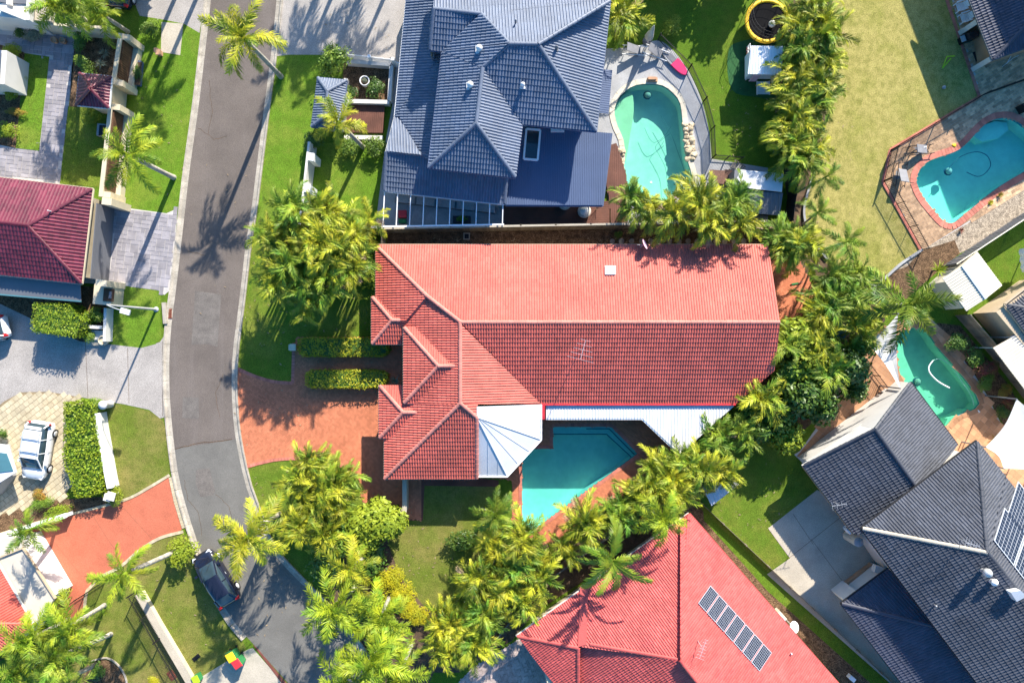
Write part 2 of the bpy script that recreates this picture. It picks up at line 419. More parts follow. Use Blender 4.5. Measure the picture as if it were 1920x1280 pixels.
def lay(parent, poly, w, l, ang, m, name='paver', z=0.0, t=.03, gap=.012, bond=.5, single=True, limit=300, holes=(), jit=.004, pattern='run'):
    """lay pieces of w x l metres over a pixel polygon; single: each its own object"""
    wp = [(p.x, p.y) for p in G(poly)]; wh = [[(p.x, p.y) for p in G(h)] for h in holes]
    cx = sum(p[0] for p in wp)/len(wp); cy = sum(p[1] for p in wp)/len(wp)
    rad = max(math.hypot(p[0]-cx, p[1]-cy) for p in wp)+l
    ca, sa = math.cos(ang), math.sin(ang)
    items = []
    def put(u, v, du, dv, a):
        x, y = cx+u*ca-v*sa, cy+u*sa+v*ca
        if inside((x, y), wp) and not any(inside((x, y), h) for h in wh): items.append((x, y, du, dv, a))
    if pattern == 'run':
        nr = int(rad/w)+1; nc = int(rad/l)+2
        for r in range(-nr, nr):
            for c in range(-nc, nc): put((c+(r % 2)*bond)*l, r*w, l, w, ang)
    elif pattern == 'herring':
        n = int(rad/w)+2
        for i in range(-n, n):
            for j in range(-n, n):
                q = (i-j) % 4
                if q == 0: put((i+1)*w, (j+.5)*w, 2*w, w, ang)
                elif q == 2: put((i+.5)*w, j*w, w, 2*w, ang)
    elif pattern == 'ashlar':
        n = int(2*rad/w)+2; used = set()
        for i in range(n):
            for j in range(n):
                if (i, j) in used: continue
                for a, b in random.sample([(1, 1), (2, 1), (1, 2), (2, 2), (2, 1)], 5)+[(1, 1)]:
                    cells = [(i+p, j+q) for p in range(a) for q in range(b)]
                    if not any(c in used for c in cells): break
                used.update(cells)
                put((i+a/2)*w-rad, (j+b/2)*w-rad, a*w, b*w, ang)
    items.sort(key=lambda q: q[0]**2+q[1]**2)
    rest = MB(); tints = []
    me = None
    for k, (x, y, du, dv, a) in enumerate(items):
        dz = random.uniform(-jit, jit)
        if single and k < limit:
            if me is None: me = unit_box(name, m)
            o = link(name, me, parent)
            o.location = Vector((x, y, z))-(MW(parent).translation if parent else Vector())
            o.rotation_euler = (random.uniform(-.006, .006), random.uniform(-.006, .006), a)
            o.scale = (du-gap, dv-gap, t+dz)
        else:
            c, s = math.cos(a), math.sin(a); hx, hy = (du-gap)/2, (dv-gap)/2
            zz = [random.uniform(-jit, jit)*.4 for _ in range(4)]
            vs = [(x+p*hx*c-q*hy*s, y+p*hx*s+q*hy*c, z+(t+dz+zz[i] if top else 0)) for top in (0, 1) for i, (p, q) in enumerate(((-1, -1), (1, -1), (1, 1), (-1, 1)))]
            rest.add(vs, [(4, 5, 6, 7), (0, 1, 5, 4), (1, 2, 6, 5), (2, 3, 7, 6), (3, 0, 4, 7)])
            tints += [random.random()]*5
    if rest.v:
        me2 = rest.mesh(name+'s', m)
        at = me2.attributes.new('tint', 'FLOAT', 'FACE'); at.data.foreach_set('value', tints)
        obj(name+'s', me2, m, parent, 'stuff')

def strip(pts, w):
    """offset a pixel polyline sideways by w pixels"""
    out = []
    for i, p in enumerate(pts):
        a = pts[max(i-1, 0)]; b = pts[min(i+1, len(pts)-1)]
        d = math.hypot(b[0]-a[0], b[1]-a[1]) or 1
        out.append((p[0]-(b[1]-a[1])/d*w, p[1]+(b[0]-a[0])/d*w))
    return out

def resample(pts, step):
    """even spacing along a polyline of tuples"""
    out = [pts[0]]; acc = 0
    for a, b in zip(pts, pts[1:]):
        a = tuple(a); b = tuple(b); d = math.dist(a, b); t = step-acc
        while t <= d:
            out.append(tuple(x+(y-x)*t/d for x, y in zip(a, b))); t += step
        acc = d-(t-step)
    return out

# ---------------------------------------------------------------- roofs
def plane(px, z, down, pitch):
    d = Vector((down[0], down[1], 0)).normalized(); p = R(pitch)
    p0 = P(px[0], px[1], z)
    N = Vector((d.x*math.sin(p), d.y*math.sin(p), math.cos(p)))
    V = Vector((-d.x*math.cos(p), -d.y*math.cos(p), math.sin(p)))
    U = V.cross(N)
    return dict(p0=p0, N=N, U=U, V=V)

def hit(x, y, pl):
    o = Vector((0, 0, H)); d = P(x, y, 0)-o
    t = (pl['p0']-o).dot(pl['N'])/d.dot(pl['N'])
    return o+d*t

ROLL = [(0, 0), (.36, 0), (.52, .030), (.70, .042), (.88, .030), (1, 0)]
RIB = [(0, 0), (.60, 0), (.68, .028), (.90, .028), (.98, 0)]

def tile_mesh(poly, pl, roll=.18, course=.335, prof=ROLL, amp=1.0, step=.034, lift=.012):
    """relief of roof tiles (or metal ribs when course is None) clipped to a convex polygon"""
    uv = [((p-pl['p0']).dot(pl['U']), (p-pl['p0']).dot(pl['V'])) for p in poly]
    ar = sum(uv[i-1][0]*uv[i][1]-uv[i][0]*uv[i-1][1] for i in range(len(uv)))
    if ar < 0: uv = uv[::-1]
    u0 = min(p[0] for p in uv); u1 = max(p[0] for p in uv); v0 = min(p[1] for p in uv); v1 = max(p[1] for p in uv)
    cs = course if course else (v1-v0)+.01
    nu = int((u1-u0)/roll)+1; nv = int((v1-v0)/cs)+1
    E = []
    n = len(uv)
    for i in range(n):
        a, b = uv[i-1], uv[i]; dx, dy = b[0]-a[0], b[1]-a[1]; l = math.hypot(dx, dy)
        if l > 1e-4: E.append((a, dy/l, -dx/l))            # outward normal
    bm = bmesh.new(); tl = bm.faces.layers.float.new('tint')
    st = step if course else 0
    for j in range(nv):
        a0 = v0+j*cs; a1 = a0+cs
        for i in range(nu):
            b0 = u0+i*roll; b1 = b0+roll
            out = False
            for (a, nx, ny) in E:
                if all((x-a[0])*nx+(y-a[1])*ny > 0 for x in (b0, b1) for y in (a0, a1)): out = True; break
            if out: continue
            tv = random.random(); jj = random.uniform(-.004, .004) if course else 0
            lo = []; up = []; ft = []
            for s, h in prof:
                x = b0+s*roll; hh = h*amp+lift
                lo.append(bm.verts.new((x, a0, hh+st+jj))); up.append(bm.verts.new((x, a1, hh+jj)))
                if course: ft.append(bm.verts.new((x, a0, hh-.01)))
            if prof is RIB:
                x = b0+roll; lo.append(bm.verts.new((x, a0, lift))); up.append(bm.verts.new((x, a1, lift)))
            for k in range(len(lo)-1):
                f = bm.faces.new((lo[k], lo[k+1], up[k+1], up[k])); f[tl] = tv
                if course:
                    f = bm.faces.new((ft[k], ft[k+1], lo[k+1], lo[k])); f[tl] = tv
    for (a, nx, ny) in E:
        bmesh.ops.bisect_plane(bm, geom=bm.verts[:]+bm.edges[:]+bm.faces[:], plane_co=(a[0], a[1], 0), plane_no=(nx, ny, 0), clear_outer=True)
    bm.transform(Matrix((( pl['U'].x, pl['V'].x, pl['N'].x, pl['p0'].x), (pl['U'].y, pl['V'].y, pl['N'].y, pl['p0'].y),
                         (pl['U'].z, pl['V'].z, pl['N'].z, pl['p0'].z), (0, 0, 0, 1))))
    me = bpy.data.meshes.new('tiles'); bm.to_mesh(me); bm.free()
    return me

def join_meshes(name, meshes, m):
    bm = bmesh.new()
    for me in meshes: bm.from_mesh(me)
    out = bpy.data.meshes.new(name); bm.to_mesh(out); bm.free(); out.materials.append(m)
    for me in meshes: bpy.data.meshes.remove(me)
    return out

CAP = {}
def cap_mesh(m):
    if m.name not in CAP:
        mb = MB(); n = 6; vs = []
        for x, g in ((-.06, 1.12), (.0, 1.14), (1.0, .98)):
            for k in range(n+1):
                a = math.pi*k/n; vs.append((x, math.cos(a)*.125*g, math.sin(a)*.085*g+.03))
        m1 = n+1
        for r in range(2):
            mb.add(vs[r*m1:(r+2)*m1], [(k, k+1, m1+k+1, m1+k) for k in range(n)], True)
        mb.add(vs[:m1], [tuple(range(m1))])
        CAP[m.name] = mb.mesh('ridge_tile', m)
    return CAP[m.name]

def ridge(roof, a, b, m, step=.40):
    """ridge or hip capping: one object per cap tile; a is the upper end"""
    d = b-a; n = max(1, round(d.length/step)); me = cap_mesh(m)
    x = d.normalized(); y = Vector((0, 0, 1)).cross(x).normalized(); zz = x.cross(y)
    rot = Matrix((x, y, zz)).transposed().to_euler(); inv = MW(roof).inverted()
    for k in range(n):
        o = link('ridge_tile', me, roof)
        o.location = inv @ (b-d*((k+1)/n)+Vector((0, 0, random.uniform(0, .012)))); o.rotation_euler = rot
        o.scale = (d.length/n, random.uniform(.96, 1.04), 1)

def roof(house, faces, m, caps=(), capm=None, gut=(), gutm=None, name='roof', thick=.10, verge=(), wallm=None, drop=None,
         roll=.18, course=.335, prof=ROLL, amp=1.0, tname='roof_tiles'):
    """faces: list of (pixel polygon, plane). caps: pairs of 3-D points. gut: pixel/height polylines"""
    base = MB(); tm = []
    for px, pl in faces:
        poly = [hit(x, y, pl) for x, y in px]
        base.slab(poly, thick); tm.append(tile_mesh(poly, pl, roll, course, prof, amp))
    r = obj(name, base, m, house)
    obj(tname, join_meshes(tname, tm, m), m, r, 'stuff')
    for a, b in caps: ridge(r, a, b, capm or m)
    if gut:
        g = MB()
        for line in gut:
            pts = [P(*p) for p in line]
            for a, b in zip(pts, pts[1:]): g.bar(a+Vector((0, 0, -.06)), b+Vector((0, 0, -.06)), .13, .12)
        obj('gutter', g, gutm or m, house)
    if verge:
        w = MB()
        for line in verge:                 # wall between a roof edge and the ground, set in a little
            pts = [Vector(p)+Vector((0, 0, -.11)) for p in line]
            c = sum(pts, Vector())/len(pts)
            lo = [Vector((p.x, p.y, drop or 2.3)) for p in pts]
            n = len(pts)
            w.add(pts+lo, [(i, i+1, n+i+1, n+i) for i in range(n-1)])
        obj('gable_wall', w, wallm or M['render_cream'], house)
    return r

def walls(house, pts, z1, m, name='wall', z0=0.0):
    return obj(name, MB().prism(pts, z0, z1), m, house)

def wpt(pts, z=0.0):
    return [(p.x, p.y) for p in G(pts, z)]
# ================================================================ ground
POOL_MAIN = [(1036, 799), (1146, 799), (1197, 850), (1002, 993), (978, 985), (978, 840), (1036, 840)]
POOL_N = smooth([(1151, 207), (1162, 180), (1185, 162), (1212, 157), (1242, 160), (1263, 175), (1276, 195), (1281, 235),
                 (1287, 290), (1297, 325), (1296, 345), (1284, 369), (1255, 378), (1215, 377), (1180, 368), (1166, 350), (1164, 330), (1171, 300), (1168, 262), (1157, 237)], 4)
POOL_NE = smooth([(1716, 340), (1722, 320), (1742, 301), (1790, 284), (1813, 267), (1832, 246), (1852, 229), (1875, 221), (1899, 223), (1925, 240), (1960, 270),
                  (1990, 300)], 4, False)+smooth([(1960, 300), (1915, 326), (1865, 357), (1796, 413), (1782, 419), (1767, 414), (1747, 392), (1727, 366), (1716, 340)], 4, False)[:-1]
POOL_E = smooth([(1680, 630), (1696, 617), (1732, 615), (1765, 658), (1800, 697), (1838, 757), (1797, 779), (1775, 800), (1755, 788), (1725, 750), (1690, 710), (1681, 672)], 3)
POOLS = [POOL_MAIN, POOL_N, POOL_NE, POOL_E]

# the ground itself, open over the four pools
bm = bmesh.new(); edges = []
for loop in [[Vector((x, y, 0)) for x, y in ((-400, -400), (400, -400), (400, 400), (-400, 400))]]+[G(p) for p in POOLS]:
    vs = [bm.verts.new(p) for p in loop]; edges += [bm.edges.new((vs[i-1], vs[i])) for i in range(len(vs))]
bmesh.ops.triangle_fill(bm, use_beauty=True, edges=edges)
for f in bm.faces:
    if f.normal.z < 0: f.normal_flip()
me = bpy.data.meshes.new('ground'); bm.to_mesh(me); bm.free(); me.materials.append(M['lawn_yard'])
link('ground', me, None, 'structure')

ROAD_L = smooth([(430, -900), (404, -200), (398, -60), (395, 0), (384, 100), (372, 200), (355, 320), (346, 400), (337, 480), (330, 540), (322, 600), (318, 650), (317, 700), (319, 760),
                 (327, 840), (336, 900), (352, 960), (375, 1030), (404, 1100), (432, 1157), (480, 1212), (545, 1285), (600, 1350)], 3, False)
ROAD_R = smooth([(560, -900), (529, -200), (522, -60), (519, 0), (509, 100), (496, 200), (481, 320), (471, 400), (461, 460), (452, 540), (442, 620), (438, 650), (435, 700), (436, 760),
                 (442, 820), (450, 860), (460, 905), (478, 955), (508, 1030), (545, 1072), (590, 1118), (640, 1172), (690, 1240), (730, 1300), (770, 1350)], 3, False)
road = sheet('road', ROAD_L+ROAD_R[::-1], 1.5, M['asphalt'])
def upto(line, y): return [p for p in line if p[1] > y]
sheet('road_resurfacing', [(327, 841)]+upto(ROAD_L, 842)+upto(ROAD_R, 824)[::-1]+[(443, 823)], 2.2, M['asphalt_new'], parent=road)
sheet('road_patch', [(366, 545), (415, 552), (408, 650), (388, 644), (359, 646)], 2.2, M['asphalt_patch'], parent=road)
sheet('road_patch', [(343, 744), (373, 745), (373, 785), (342, 783)], 2.2, M['asphalt_patch'], parent=road)
sheet('road_patch', [(368, 880), (393, 877), (404, 920), (400, 928), (376, 931), (367, 905)], 3, M['asphalt_patch'], parent=road)

# kerbs: each stone its own piece
kb = MB()
prof = [(-.02, .012), (.24, .03), (.34, .115), (.44, .12), (.45, 0)]
for x0, x1 in ((0, 1),):
    vs = [(x, y, z) for x in (0, 1) for y, z in prof]; n = len(prof)
    kb.add(vs, [(k, n+k, n+k+1, k+1) for k in range(n-1)]+[(0, 1, 2, 3, 4), (9, 8, 7, 6, 5)])
kerb_me = kb.mesh('kerb_stone', M['kerb'])
def kerb(line, side):
    k = link('kerb', MB().slab(G([line[0], line[1], strip(line[:2], 4*side)[1], strip(line[:2], 4*side)[0]], .01), .005).mesh('kerb', M['kerb']), None, 'structure')
    pts = resample(line, 34)
    for a, b in zip(pts, pts[1:]):
        A, B = P(*a), P(*b)
        if side < 0: A, B = B, A
        o = link('kerb_stone', kerb_me, k); d = B-A
        o.location = A; o.rotation_euler = (0, 0, math.atan2(d.y, d.x)); o.scale = (d.length-.012, 1, 1)
kerb([p for p in ROAD_L if -260 < p[1] < 1215], -1)
kerb([p for p in ROAD_R if -260 < p[1] < 1300], 1)
def off(line, w, y0, y1): return [p for p in strip(line, w) if y0 < p[1] < y1]
KL = strip(ROAD_L, 10); KR = strip(ROAD_R, -10)

# ---- west of the road
sheet('driveway', [(250, -40), (386, -40), (385, 0), (374, 62), (345, 45), (300, 36), (262, 30), (250, 0)], 1, M['conc'])
WEST = [p for p in KL if 62 < p[1] < 392]
sheet('lawn', [(345, 45), (374, 62)]+WEST+[(332, 393), (312, 400), (222, 388), (205, 380), (240, 200), (255, 90), (262, 30), (300, 36)], 1, M['lawn_bright'])
sheet('path', [(303, 42), (344, 45), (338, 104), (302, 98)], 3, M['conc_warm'])
ash = sheet('driveway', [(222, 388), (312, 400), (333, 391), (324, 500), (318, 545), (308, 553), (298, 545), (228, 535), (150, 530), (160, 385)], 2, M['joint_pale'])
lay(ash, [(212, 388), (312, 400), (334, 392), (322, 520), (309, 552), (298, 545), (228, 535), (200, 530)], .32, .32, R(-7), M['ashlar'], z=.005, t=.022, gap=.028, pattern='ashlar', jit=.003)
BED_W = [(-20, 78), (40, 96), (47, 100), (30, 278), (-20, 268)]; STRIP_W = [(47, 100), (93, 107), (74, 283), (30, 278)]
ash2 = sheet('courtyard_paving', [(-20, 55), (140, 66), (139, 110), (112, 345), (-20, 332)], 1, M['joint_pale'])
lay(ash2, [(-20, 62), (140, 68), (136, 120), (113, 340), (-20, 332)], .30, .30, R(-6), M['ashlar'], z=.005, t=.022, gap=.03, pattern='ashlar', holes=[BED_W, STRIP_W], jit=.003)
sheet('lawn', STRIP_W, 6, M['lawn_bright'])
sheet('garden_bed', BED_W, 6, M['mulch'])
sheet('lawn', [(127, 200), (205, 205), (198, 352), (112, 345)], 2, M['lawn_front'])
sheet('garden_bed', [(138, 66), (228, 72), (214, 205), (130, 200)], 1, M['mulch'])
DRIVE_W = [(-20, 560), (60, 598), (150, 640), (203, 645), (265, 652), (300, 641), (309, 628), (307, 700), (309, 782), (300, 784), (280, 768), (230, 757), (200, 753),
           (150, 744), (90, 734), (40, 735), (8, 752), (-20, 775)]
drv = sheet('driveway', DRIVE_W, 2, M['conc'])
for a, b in (((239, 652), (242, 757)), ((160, 640), (165, 745)), ((305, 640), (305, 780))):
    obj('joint', MB().bar(P(*a, .012), P(*b, .012), .025, .008), M['soil'], drv)
sheet('garden_bed', [(-20, 520), (200, 540), (205, 645), (150, 640), (60, 598), (-20, 560)], 1, M['mulch'])
sheet('lawn', [(200, 560), (226, 568), (234, 536), (290, 540), (302, 552), (300, 600), (303, 632), (292, 645), (265, 652), (205, 645)], 2.6, M['lawn_bright'])
PAVE_W = [(-20, 775), (8, 752), (40, 735), (90, 734), (150, 744), (165, 780), (140, 900), (118, 935), (60, 948), (-20, 970)]
pv = sheet('driveway', PAVE_W, 1.6, M['sandbed'])
lay(pv, PAVE_W, .40, .40, R(38), M['paver_cream'], z=.004, t=.03, gap=.03, bond=.5, jit=.006)
sheet('lawn', [(196, 756), (230, 758), (282, 771), (306, 788)]+off(ROAD_L, 10, 790, 890)+[(318, 886), (280, 911), (235, 933), (200, 948), (205, 880)], 1.8, M['lawn_mid'])
sheet('garden_bed', [(-20, 970), (60, 948), (118, 935), (200, 930), (200, 948), (150, 957), (60, 980), (-20, 1005)], 1.2, M['mulch'])
DRIVE_T = [(316, 893)]+off(ROAD_L, 11, 893, 992)+[(338, 994), (300, 1006), (262, 1028), (225, 1060), (190, 1078), (170, 1098), (160, 1112), (157, 1150), (125, 1165), (60, 1080),
           (-20, 1060), (-20, 1010), (70, 982), (150, 962), (235, 939), (280, 916)]
dt = sheet('driveway', DRIVE_T, 2.4, M['paint_terra'])
for a, b in (((232, 952), (285, 1010)), ((105, 1020), (150, 1075)), ((170, 960), (215, 1030))):
    obj('joint', MB().bar(P(*a, .013), P(*b, .013), .02, .008), M['brick_joint'], dt)
edge_me = unit_box('paver', M['paver_cream'])
def edging(parent, line, step, w, me, z=.01, t=.04):
    pts = resample(line, step)
    for a, b in zip(pts, pts[1:]):
        A, B = P(*a), P(*b); d = B-A; o = link('paver', me, parent)
        o.location = (A+B)/2+Vector((0, 0, z))-MW(parent).translation; o.rotation_euler = (0, 0, math.atan2(d.y, d.x)); o.scale = (d.length-.014, w, t)
edging(dt, smooth([(318, 890), (280, 913), (235, 936), (150, 959), (70, 979), (-10, 1004)], 5, False), 5.2, .20, edge_me)
edging(dt, smooth([(344, 996), (300, 1008), (262, 1031), (225, 1062), (190, 1080), (170, 1100), (162, 1112), (158, 1150)], 5, False), 5.2, .22, edge_me)
edging(dt, [(320, 894), (330, 940), (346, 992)], 5.2, .28, edge_me)
sheet('lawn', [(345, 1002)]+off(ROAD_L, 10, 1005, 1208)+[(462, 1216), (430, 1236), (366, 1275), (330, 1310), (60, 1320), (150, 1160), (160, 1114), (190, 1080), (225, 1062), (262, 1032), (300, 1009)], 1.4, M['lawn_mid'])
dc = sheet('driveway', [(350, 1310), (366, 1275), (430, 1236), (466, 1216), (474, 1214), (540, 1290), (560, 1320)], 2.6, M['conc_warm'])
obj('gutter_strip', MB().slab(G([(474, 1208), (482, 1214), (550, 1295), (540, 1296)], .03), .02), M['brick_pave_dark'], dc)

# ---- east of the road
dn = sheet('driveway', [(526, -40), (768, -40), (766, 122), (745, 127), (690, 122), (655, 112), (600, 103), (540, 103), (517, 106)]+[p for p in KR if p[1] < 100 and p[1] > -30][::-1], 1, M['conc'])
EAST = [p for p in KR if 106 < p[1] < 690]
sheet('lawn', [(517, 106), (540, 103), (600, 103), (588, 240), (582, 300), (580, 420), (482, 420)]+[p for p in EAST if p[1] < 418][::-1], 1.2, M['lawn_bright'])
sheet('lawn', [(482, 420), (580, 420), (705, 440), (705, 640), (556, 640), (549, 717), (512, 714), (475, 703), (446, 691)]+[p for p in EAST if p[1] > 422][::-1], 1.4, M['lawn_front'])
sheet('lawn', [(592, 270), (722, 262), (712, 430), (582, 430)], 1.6, M['lawn_bright'])
sheet('garden_bed', [(645, 112), (745, 122), (738, 195), (640, 190)], 1.8, M['mulch'])
sheet('path', [(742, 122), (768, 122), (742, 262), (722, 440), (702, 440), (724, 260), (735, 200)], 2.2, M['conc_blue'])
sheet('patio', [(718, 352), (960, 375), (950, 430), (718, 430)], 2.6, M['conc_blue'])
sheet('gravel_strip', [(728, 430), (1420, 424), (1460, 460), (1455, 500), (720, 500)], 1.3, M['mulch'])
DRIVE_M = [(446, 691), (475, 704), (512, 715), (549, 718), (551, 690), (551, 650), (556, 632), (790, 632), (790, 975), (750, 972), (748, 945), (680, 942), (672, 905), (660, 882), (600, 863),
           (560, 859), (520, 861), (490, 867), (464, 874)]+[p for p in KR if 691 < p[1] < 872][::-1]
bd = sheet('brick_driveway', DRIVE_M, 1.5, M['brick_joint'])
lay(bd, DRIVE_M, .115, .23, R(45), M['brick_pave'], name='brick', z=.005, t=.02, gap=.012, single=False, pattern='herring', jit=.003)
sheet('lawn', [(466, 876), (490, 868), (530, 862), (600, 864), (655, 882), (672, 905), (682, 945), (760, 1000), (720, 1120), (660, 1175)]+off(ROAD_R, -10, 878, 1172)[::-1], 1.1, M['lawn_front'])
sheet('lawn', [(748, 974), (792, 974), (795, 908), (935, 905), (935, 1000), (880, 1100), (820, 1142), (790, 1130), (750, 1080), (725, 1010)], 1.5, M['lawn_mid'])
DECK_M = [(893, 890), (960, 900), (960, 1000), (985, 1028), (1045, 1013), (1218, 893), (1262, 862), (1320, 800), (1330, 750), (1000, 750), (893, 800)]
pd = sheet('pool_paving', DECK_M, 1.7, M['brick_joint'], holes=[POOL_MAIN])
lay(pd, DECK_M, .125, .25, R(-35), M['brick_pave'], name='brick', z=.006, t=.02, gap=.012, single=False, holes=[POOL_MAIN], jit=.003)
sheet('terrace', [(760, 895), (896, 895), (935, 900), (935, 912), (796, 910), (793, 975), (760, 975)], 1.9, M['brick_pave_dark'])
back = sheet('brick_terrace', [(1436, 455), (1500, 490), (1535, 560), (1515, 610), (1462, 625)], 1.7, M['brick_joint'])
lay(back, [(1436, 455), (1500, 490), (1535, 560), (1515, 610), (1462, 625)], .115, .23, R(45), M['brick_pave'], name='brick', z=.005, t=.02, gap=.012, single=False, pattern='herring', jit=.003)
sheet('lawn', smooth([(1580, -60), (1770, -60), (1835, 182), (1745, 236), (1670, 281), (1657, 342), (1695, 415), (1727, 467), (1690, 492), (1655, 522), (1610, 535), (1545, 490), (1517, 440), (1510, 390), (1525, 330), (1545, 250), (1560, 100)], 2), 1.2, M['lawn_dry'])
sheet('garden_bed', [(1490, -40), (1590, -40), (1570, 100), (1555, 250), (1535, 330), (1512, 390), (1518, 440), (1545, 490), (1600, 530), (1500, 520), (1470, 330)], 1.0, M['soil'])
PATIO_NE = [(1768, -60), (2000, -60), (2000, 310), (1727, 470), (1655, 342), (1669, 280), (1836, 182)]
pn = sheet('pool_paving', PATIO_NE, 1.8, M['joint_pale'], holes=[POOL_NE])
lay(pn, PATIO_NE, .22, .44, R(32), M['terra_mottle'], name='paver', z=.006, t=.02, gap=.014, limit=300, holes=[POOL_NE], jit=.003)
sheet('garden_bed', [(1727, 470), (1775, 432), (2000, 292), (2000, 372), (1800, 475), (1745, 515), (1700, 520), (1660, 525), (1690, 494)], 1.6, M['gravel'])
sheet('garden_bed', [(1640, 520), (1700, 500), (1728, 470), (1790, 450), (1800, 475), (1745, 520), (1700, 560), (1650, 560)], 1.9, M['mulch'])
sheet('garden_bed', [(1420, 620), (1465, 600), (1520, 600), (1560, 540), (1640, 540), (1660, 600), (1610, 680), (1560, 760), (1480, 830), (1400, 800), (1380, 750)], 1.25, M['soil'])
sheet('garden_bed', [(870, 1120), (980, 1000), (1050, 1012), (1220, 893), (1300, 850), (1340, 830), (1330, 930), (1290, 960), (1000, 1150), (960, 1200), (860, 1260), (780, 1260), (740, 1180)], 1.35, M['soil'])
sheet('garden_bed', [(650, 1000), (740, 1000), (790, 1130), (850, 1180), (800, 1290), (660, 1290), (600, 1130)], 1.25, M['soil'])
DECK_N = smooth([(1135, 92), (1190, 88), (1232, 76), (1262, 95), (1290, 132), (1316, 190), (1330, 250), (1334, 298)], 3, False)+[(1440, 315), (1440, 425), (1150, 425), (1118, 250)]
sheet('pool_paving', DECK_N, 1.6, M['conc_blue'], holes=[POOL_N])
sheet('artificial_turf', smooth([(1365, 100), (1390, 78), (1480, 70), (1490, 185), (1420, 182), (1372, 168)], 4), 1.4, M['turf'])
PATIO_E = [(1560, 760), (1612, 668), (1660, 612), (1735, 588), (1790, 640), (1850, 740), (1880, 800), (2000, 880), (2000, 960), (1800, 900), (1560, 920), (1489, 852), (1500, 845)]
pe = sheet('pool_paving', PATIO_E, 1.8, M['joint_pale'], holes=[POOL_E])
lay(pe, PATIO_E, .42, .42, R(-40), M['terra_tile'], name='paver', z=.006, t=.02, gap=.012, holes=[POOL_E], bond=0, jit=.003)
sheet('garden_bed', [(1755, 605), (1800, 610), (1890, 720), (1940, 810), (1910, 840), (1872, 780), (1840, 720)], 3, M['mulch'])
sheet('lawn', [(1600, 760), (1620, 690), (1642, 720), (1645, 738), (1490, 853), (1532, 918), (1440, 990), (1481, 1046), (1440, 1072), (1305, 945), (1330, 900), (1400, 810), (1480, 840)], 1.5, M['lawn_front'])
cs = sheet('driveway', [(1440, 990), (1532, 918), (1620, 960), (1900, 1290), (1680, 1290), (1438, 1076), (1481, 1046)], 1.7, M['conc_warm'])
for a, b in (((1480, 1045), (1575, 970)), ((1487, 963), (1525, 1020)), ((1440, 990), (1481, 1046)), ((1521, 1010), (1700, 1250))):
    obj('joint', MB().bar(P(*a, .01), P(*b, .01), .025, .006), M['soil'], cs)
sheet('garden_bed', [(1290, 945), (1310, 945), (1438, 1080), (1680, 1295), (1590, 1295), (1300, 975)], 1.15, M['mulch'])
sheet('side_lawn', [(1318, 952), (1330, 958), (1440, 1082), (1690, 1300), (1655, 1300), (1440, 1108), (1320, 975)], 1.4, M['lawn_yard'])
bg_ = sheet('paved_court', [(840, 1300), (885, 1252), (935, 1222), (975, 1196), (1060, 1300)], 1.7, M['joint_pale'])
lay(bg_, [(840, 1300), (885, 1252), (935, 1222), (975, 1196), (1060, 1300)], .13, .26, R(20), M['brick_grey'], name='brick', z=.006, t=.02, gap=.02, single=False, pattern='herring', jit=.003)
sheet('lawn', [(1770, 500), (2000, 370), (2000, 600), (1900, 600), (1830, 640), (1790, 600)], 1.7, M['lawn_yard'])

# ---------------------------------------------------------------- pools
def pool(name, label, poly, depth, mfloor, mwater, coping=None, cw=.3, cl=.3, shelf=None, mshelf=None, deep=None):
    t = thing(name, label, 'swimming pool', P(sum(p[0] for p in poly)/len(poly), sum(p[1] for p in poly)/len(poly)))
    w = G(poly); n = len(w); b = MB()
    ar = sum(w[i-1].x*w[i].y-w[i].x*w[i-1].y for i in range(n))
    if ar < 0: w = w[::-1]
    # basin, floor falling to the deep end
    lo = [Vector((p.x, p.y, -depth+(deep((p.x, p.y)) if deep else 0))) for p in w]
    b.add(w+lo, [(i, n+i, n+(i+1) % n, (i+1) % n) for i in range(n)])
    obj('basin', b, mfloor, t)
    bm = bmesh.new(); vs = [bm.verts.new(p) for p in lo]
    es = [bm.edges.new((vs[i-1], vs[i])) for i in range(n)]; bmesh.ops.triangle_fill(bm, use_beauty=True, edges=es)
    for f in bm.faces:
        if f.normal.z < 0: f.normal_flip()
    me = bpy.data.meshes.new('pool_floor'); bm.to_mesh(me); bm.free(); me.materials.append(mfloor); obj('pool_floor', me, mfloor, t)
    if shelf:
        for pl, z in shelf: obj('step', MB().prism(wpt(pl), -depth, z), mshelf or mfloor, t)
    bm = bmesh.new(); vs = [bm.verts.new(Vector((p.x, p.y, -.10))) for p in w]
    es = [bm.edges.new((vs[i-1], vs[i])) for i in range(n)]; bmesh.ops.triangle_fill(bm, use_beauty=True, edges=es)
    for f in bm.faces:
        if f.normal.z < 0: f.normal_flip()
    me = bpy.data.meshes.new('water'); bm.to_mesh(me); bm.free(); me.materials.append(mwater); obj('water', me, mwater, t)
    wl_ = MB()
    c_ = sum(w, Vector())/n
    for i in range(n):
        a, b_ = w[i].lerp(c_, .004), w[(i+1) % n].lerp(c_, .004); wl_.add([(a.x, a.y, -.24), (b_.x, b_.y, -.24), (b_.x, b_.y, -.02), (a.x, a.y, -.02)], [(0, 1, 2, 3)])
    obj('waterline_tiles', wl_, M['pool_tile'], t)
    if coping:
        me = unit_box('coping_stone', coping)
        ring = [tuple(p.xy) for p in w]+[tuple(w[0].xy)]
        pts = resample(ring, cl)
        for a, c in zip(pts, pts[1:]+[pts[0]]):
            d = Vector(c)-Vector(a); nn = Vector((d.y, -d.x)).normalized()
            o = link('coping_stone', me, t); mid = (Vector(a)+Vector(c))/2+nn*(cw/2-.03)
            o.location = Vector((mid.x, mid.y, .012))-t.location; o.rotation_euler = (0, 0, math.atan2(d.y, d.x))
            o.scale = (d.length-.012+cw*.12, cw, .045)
    return t
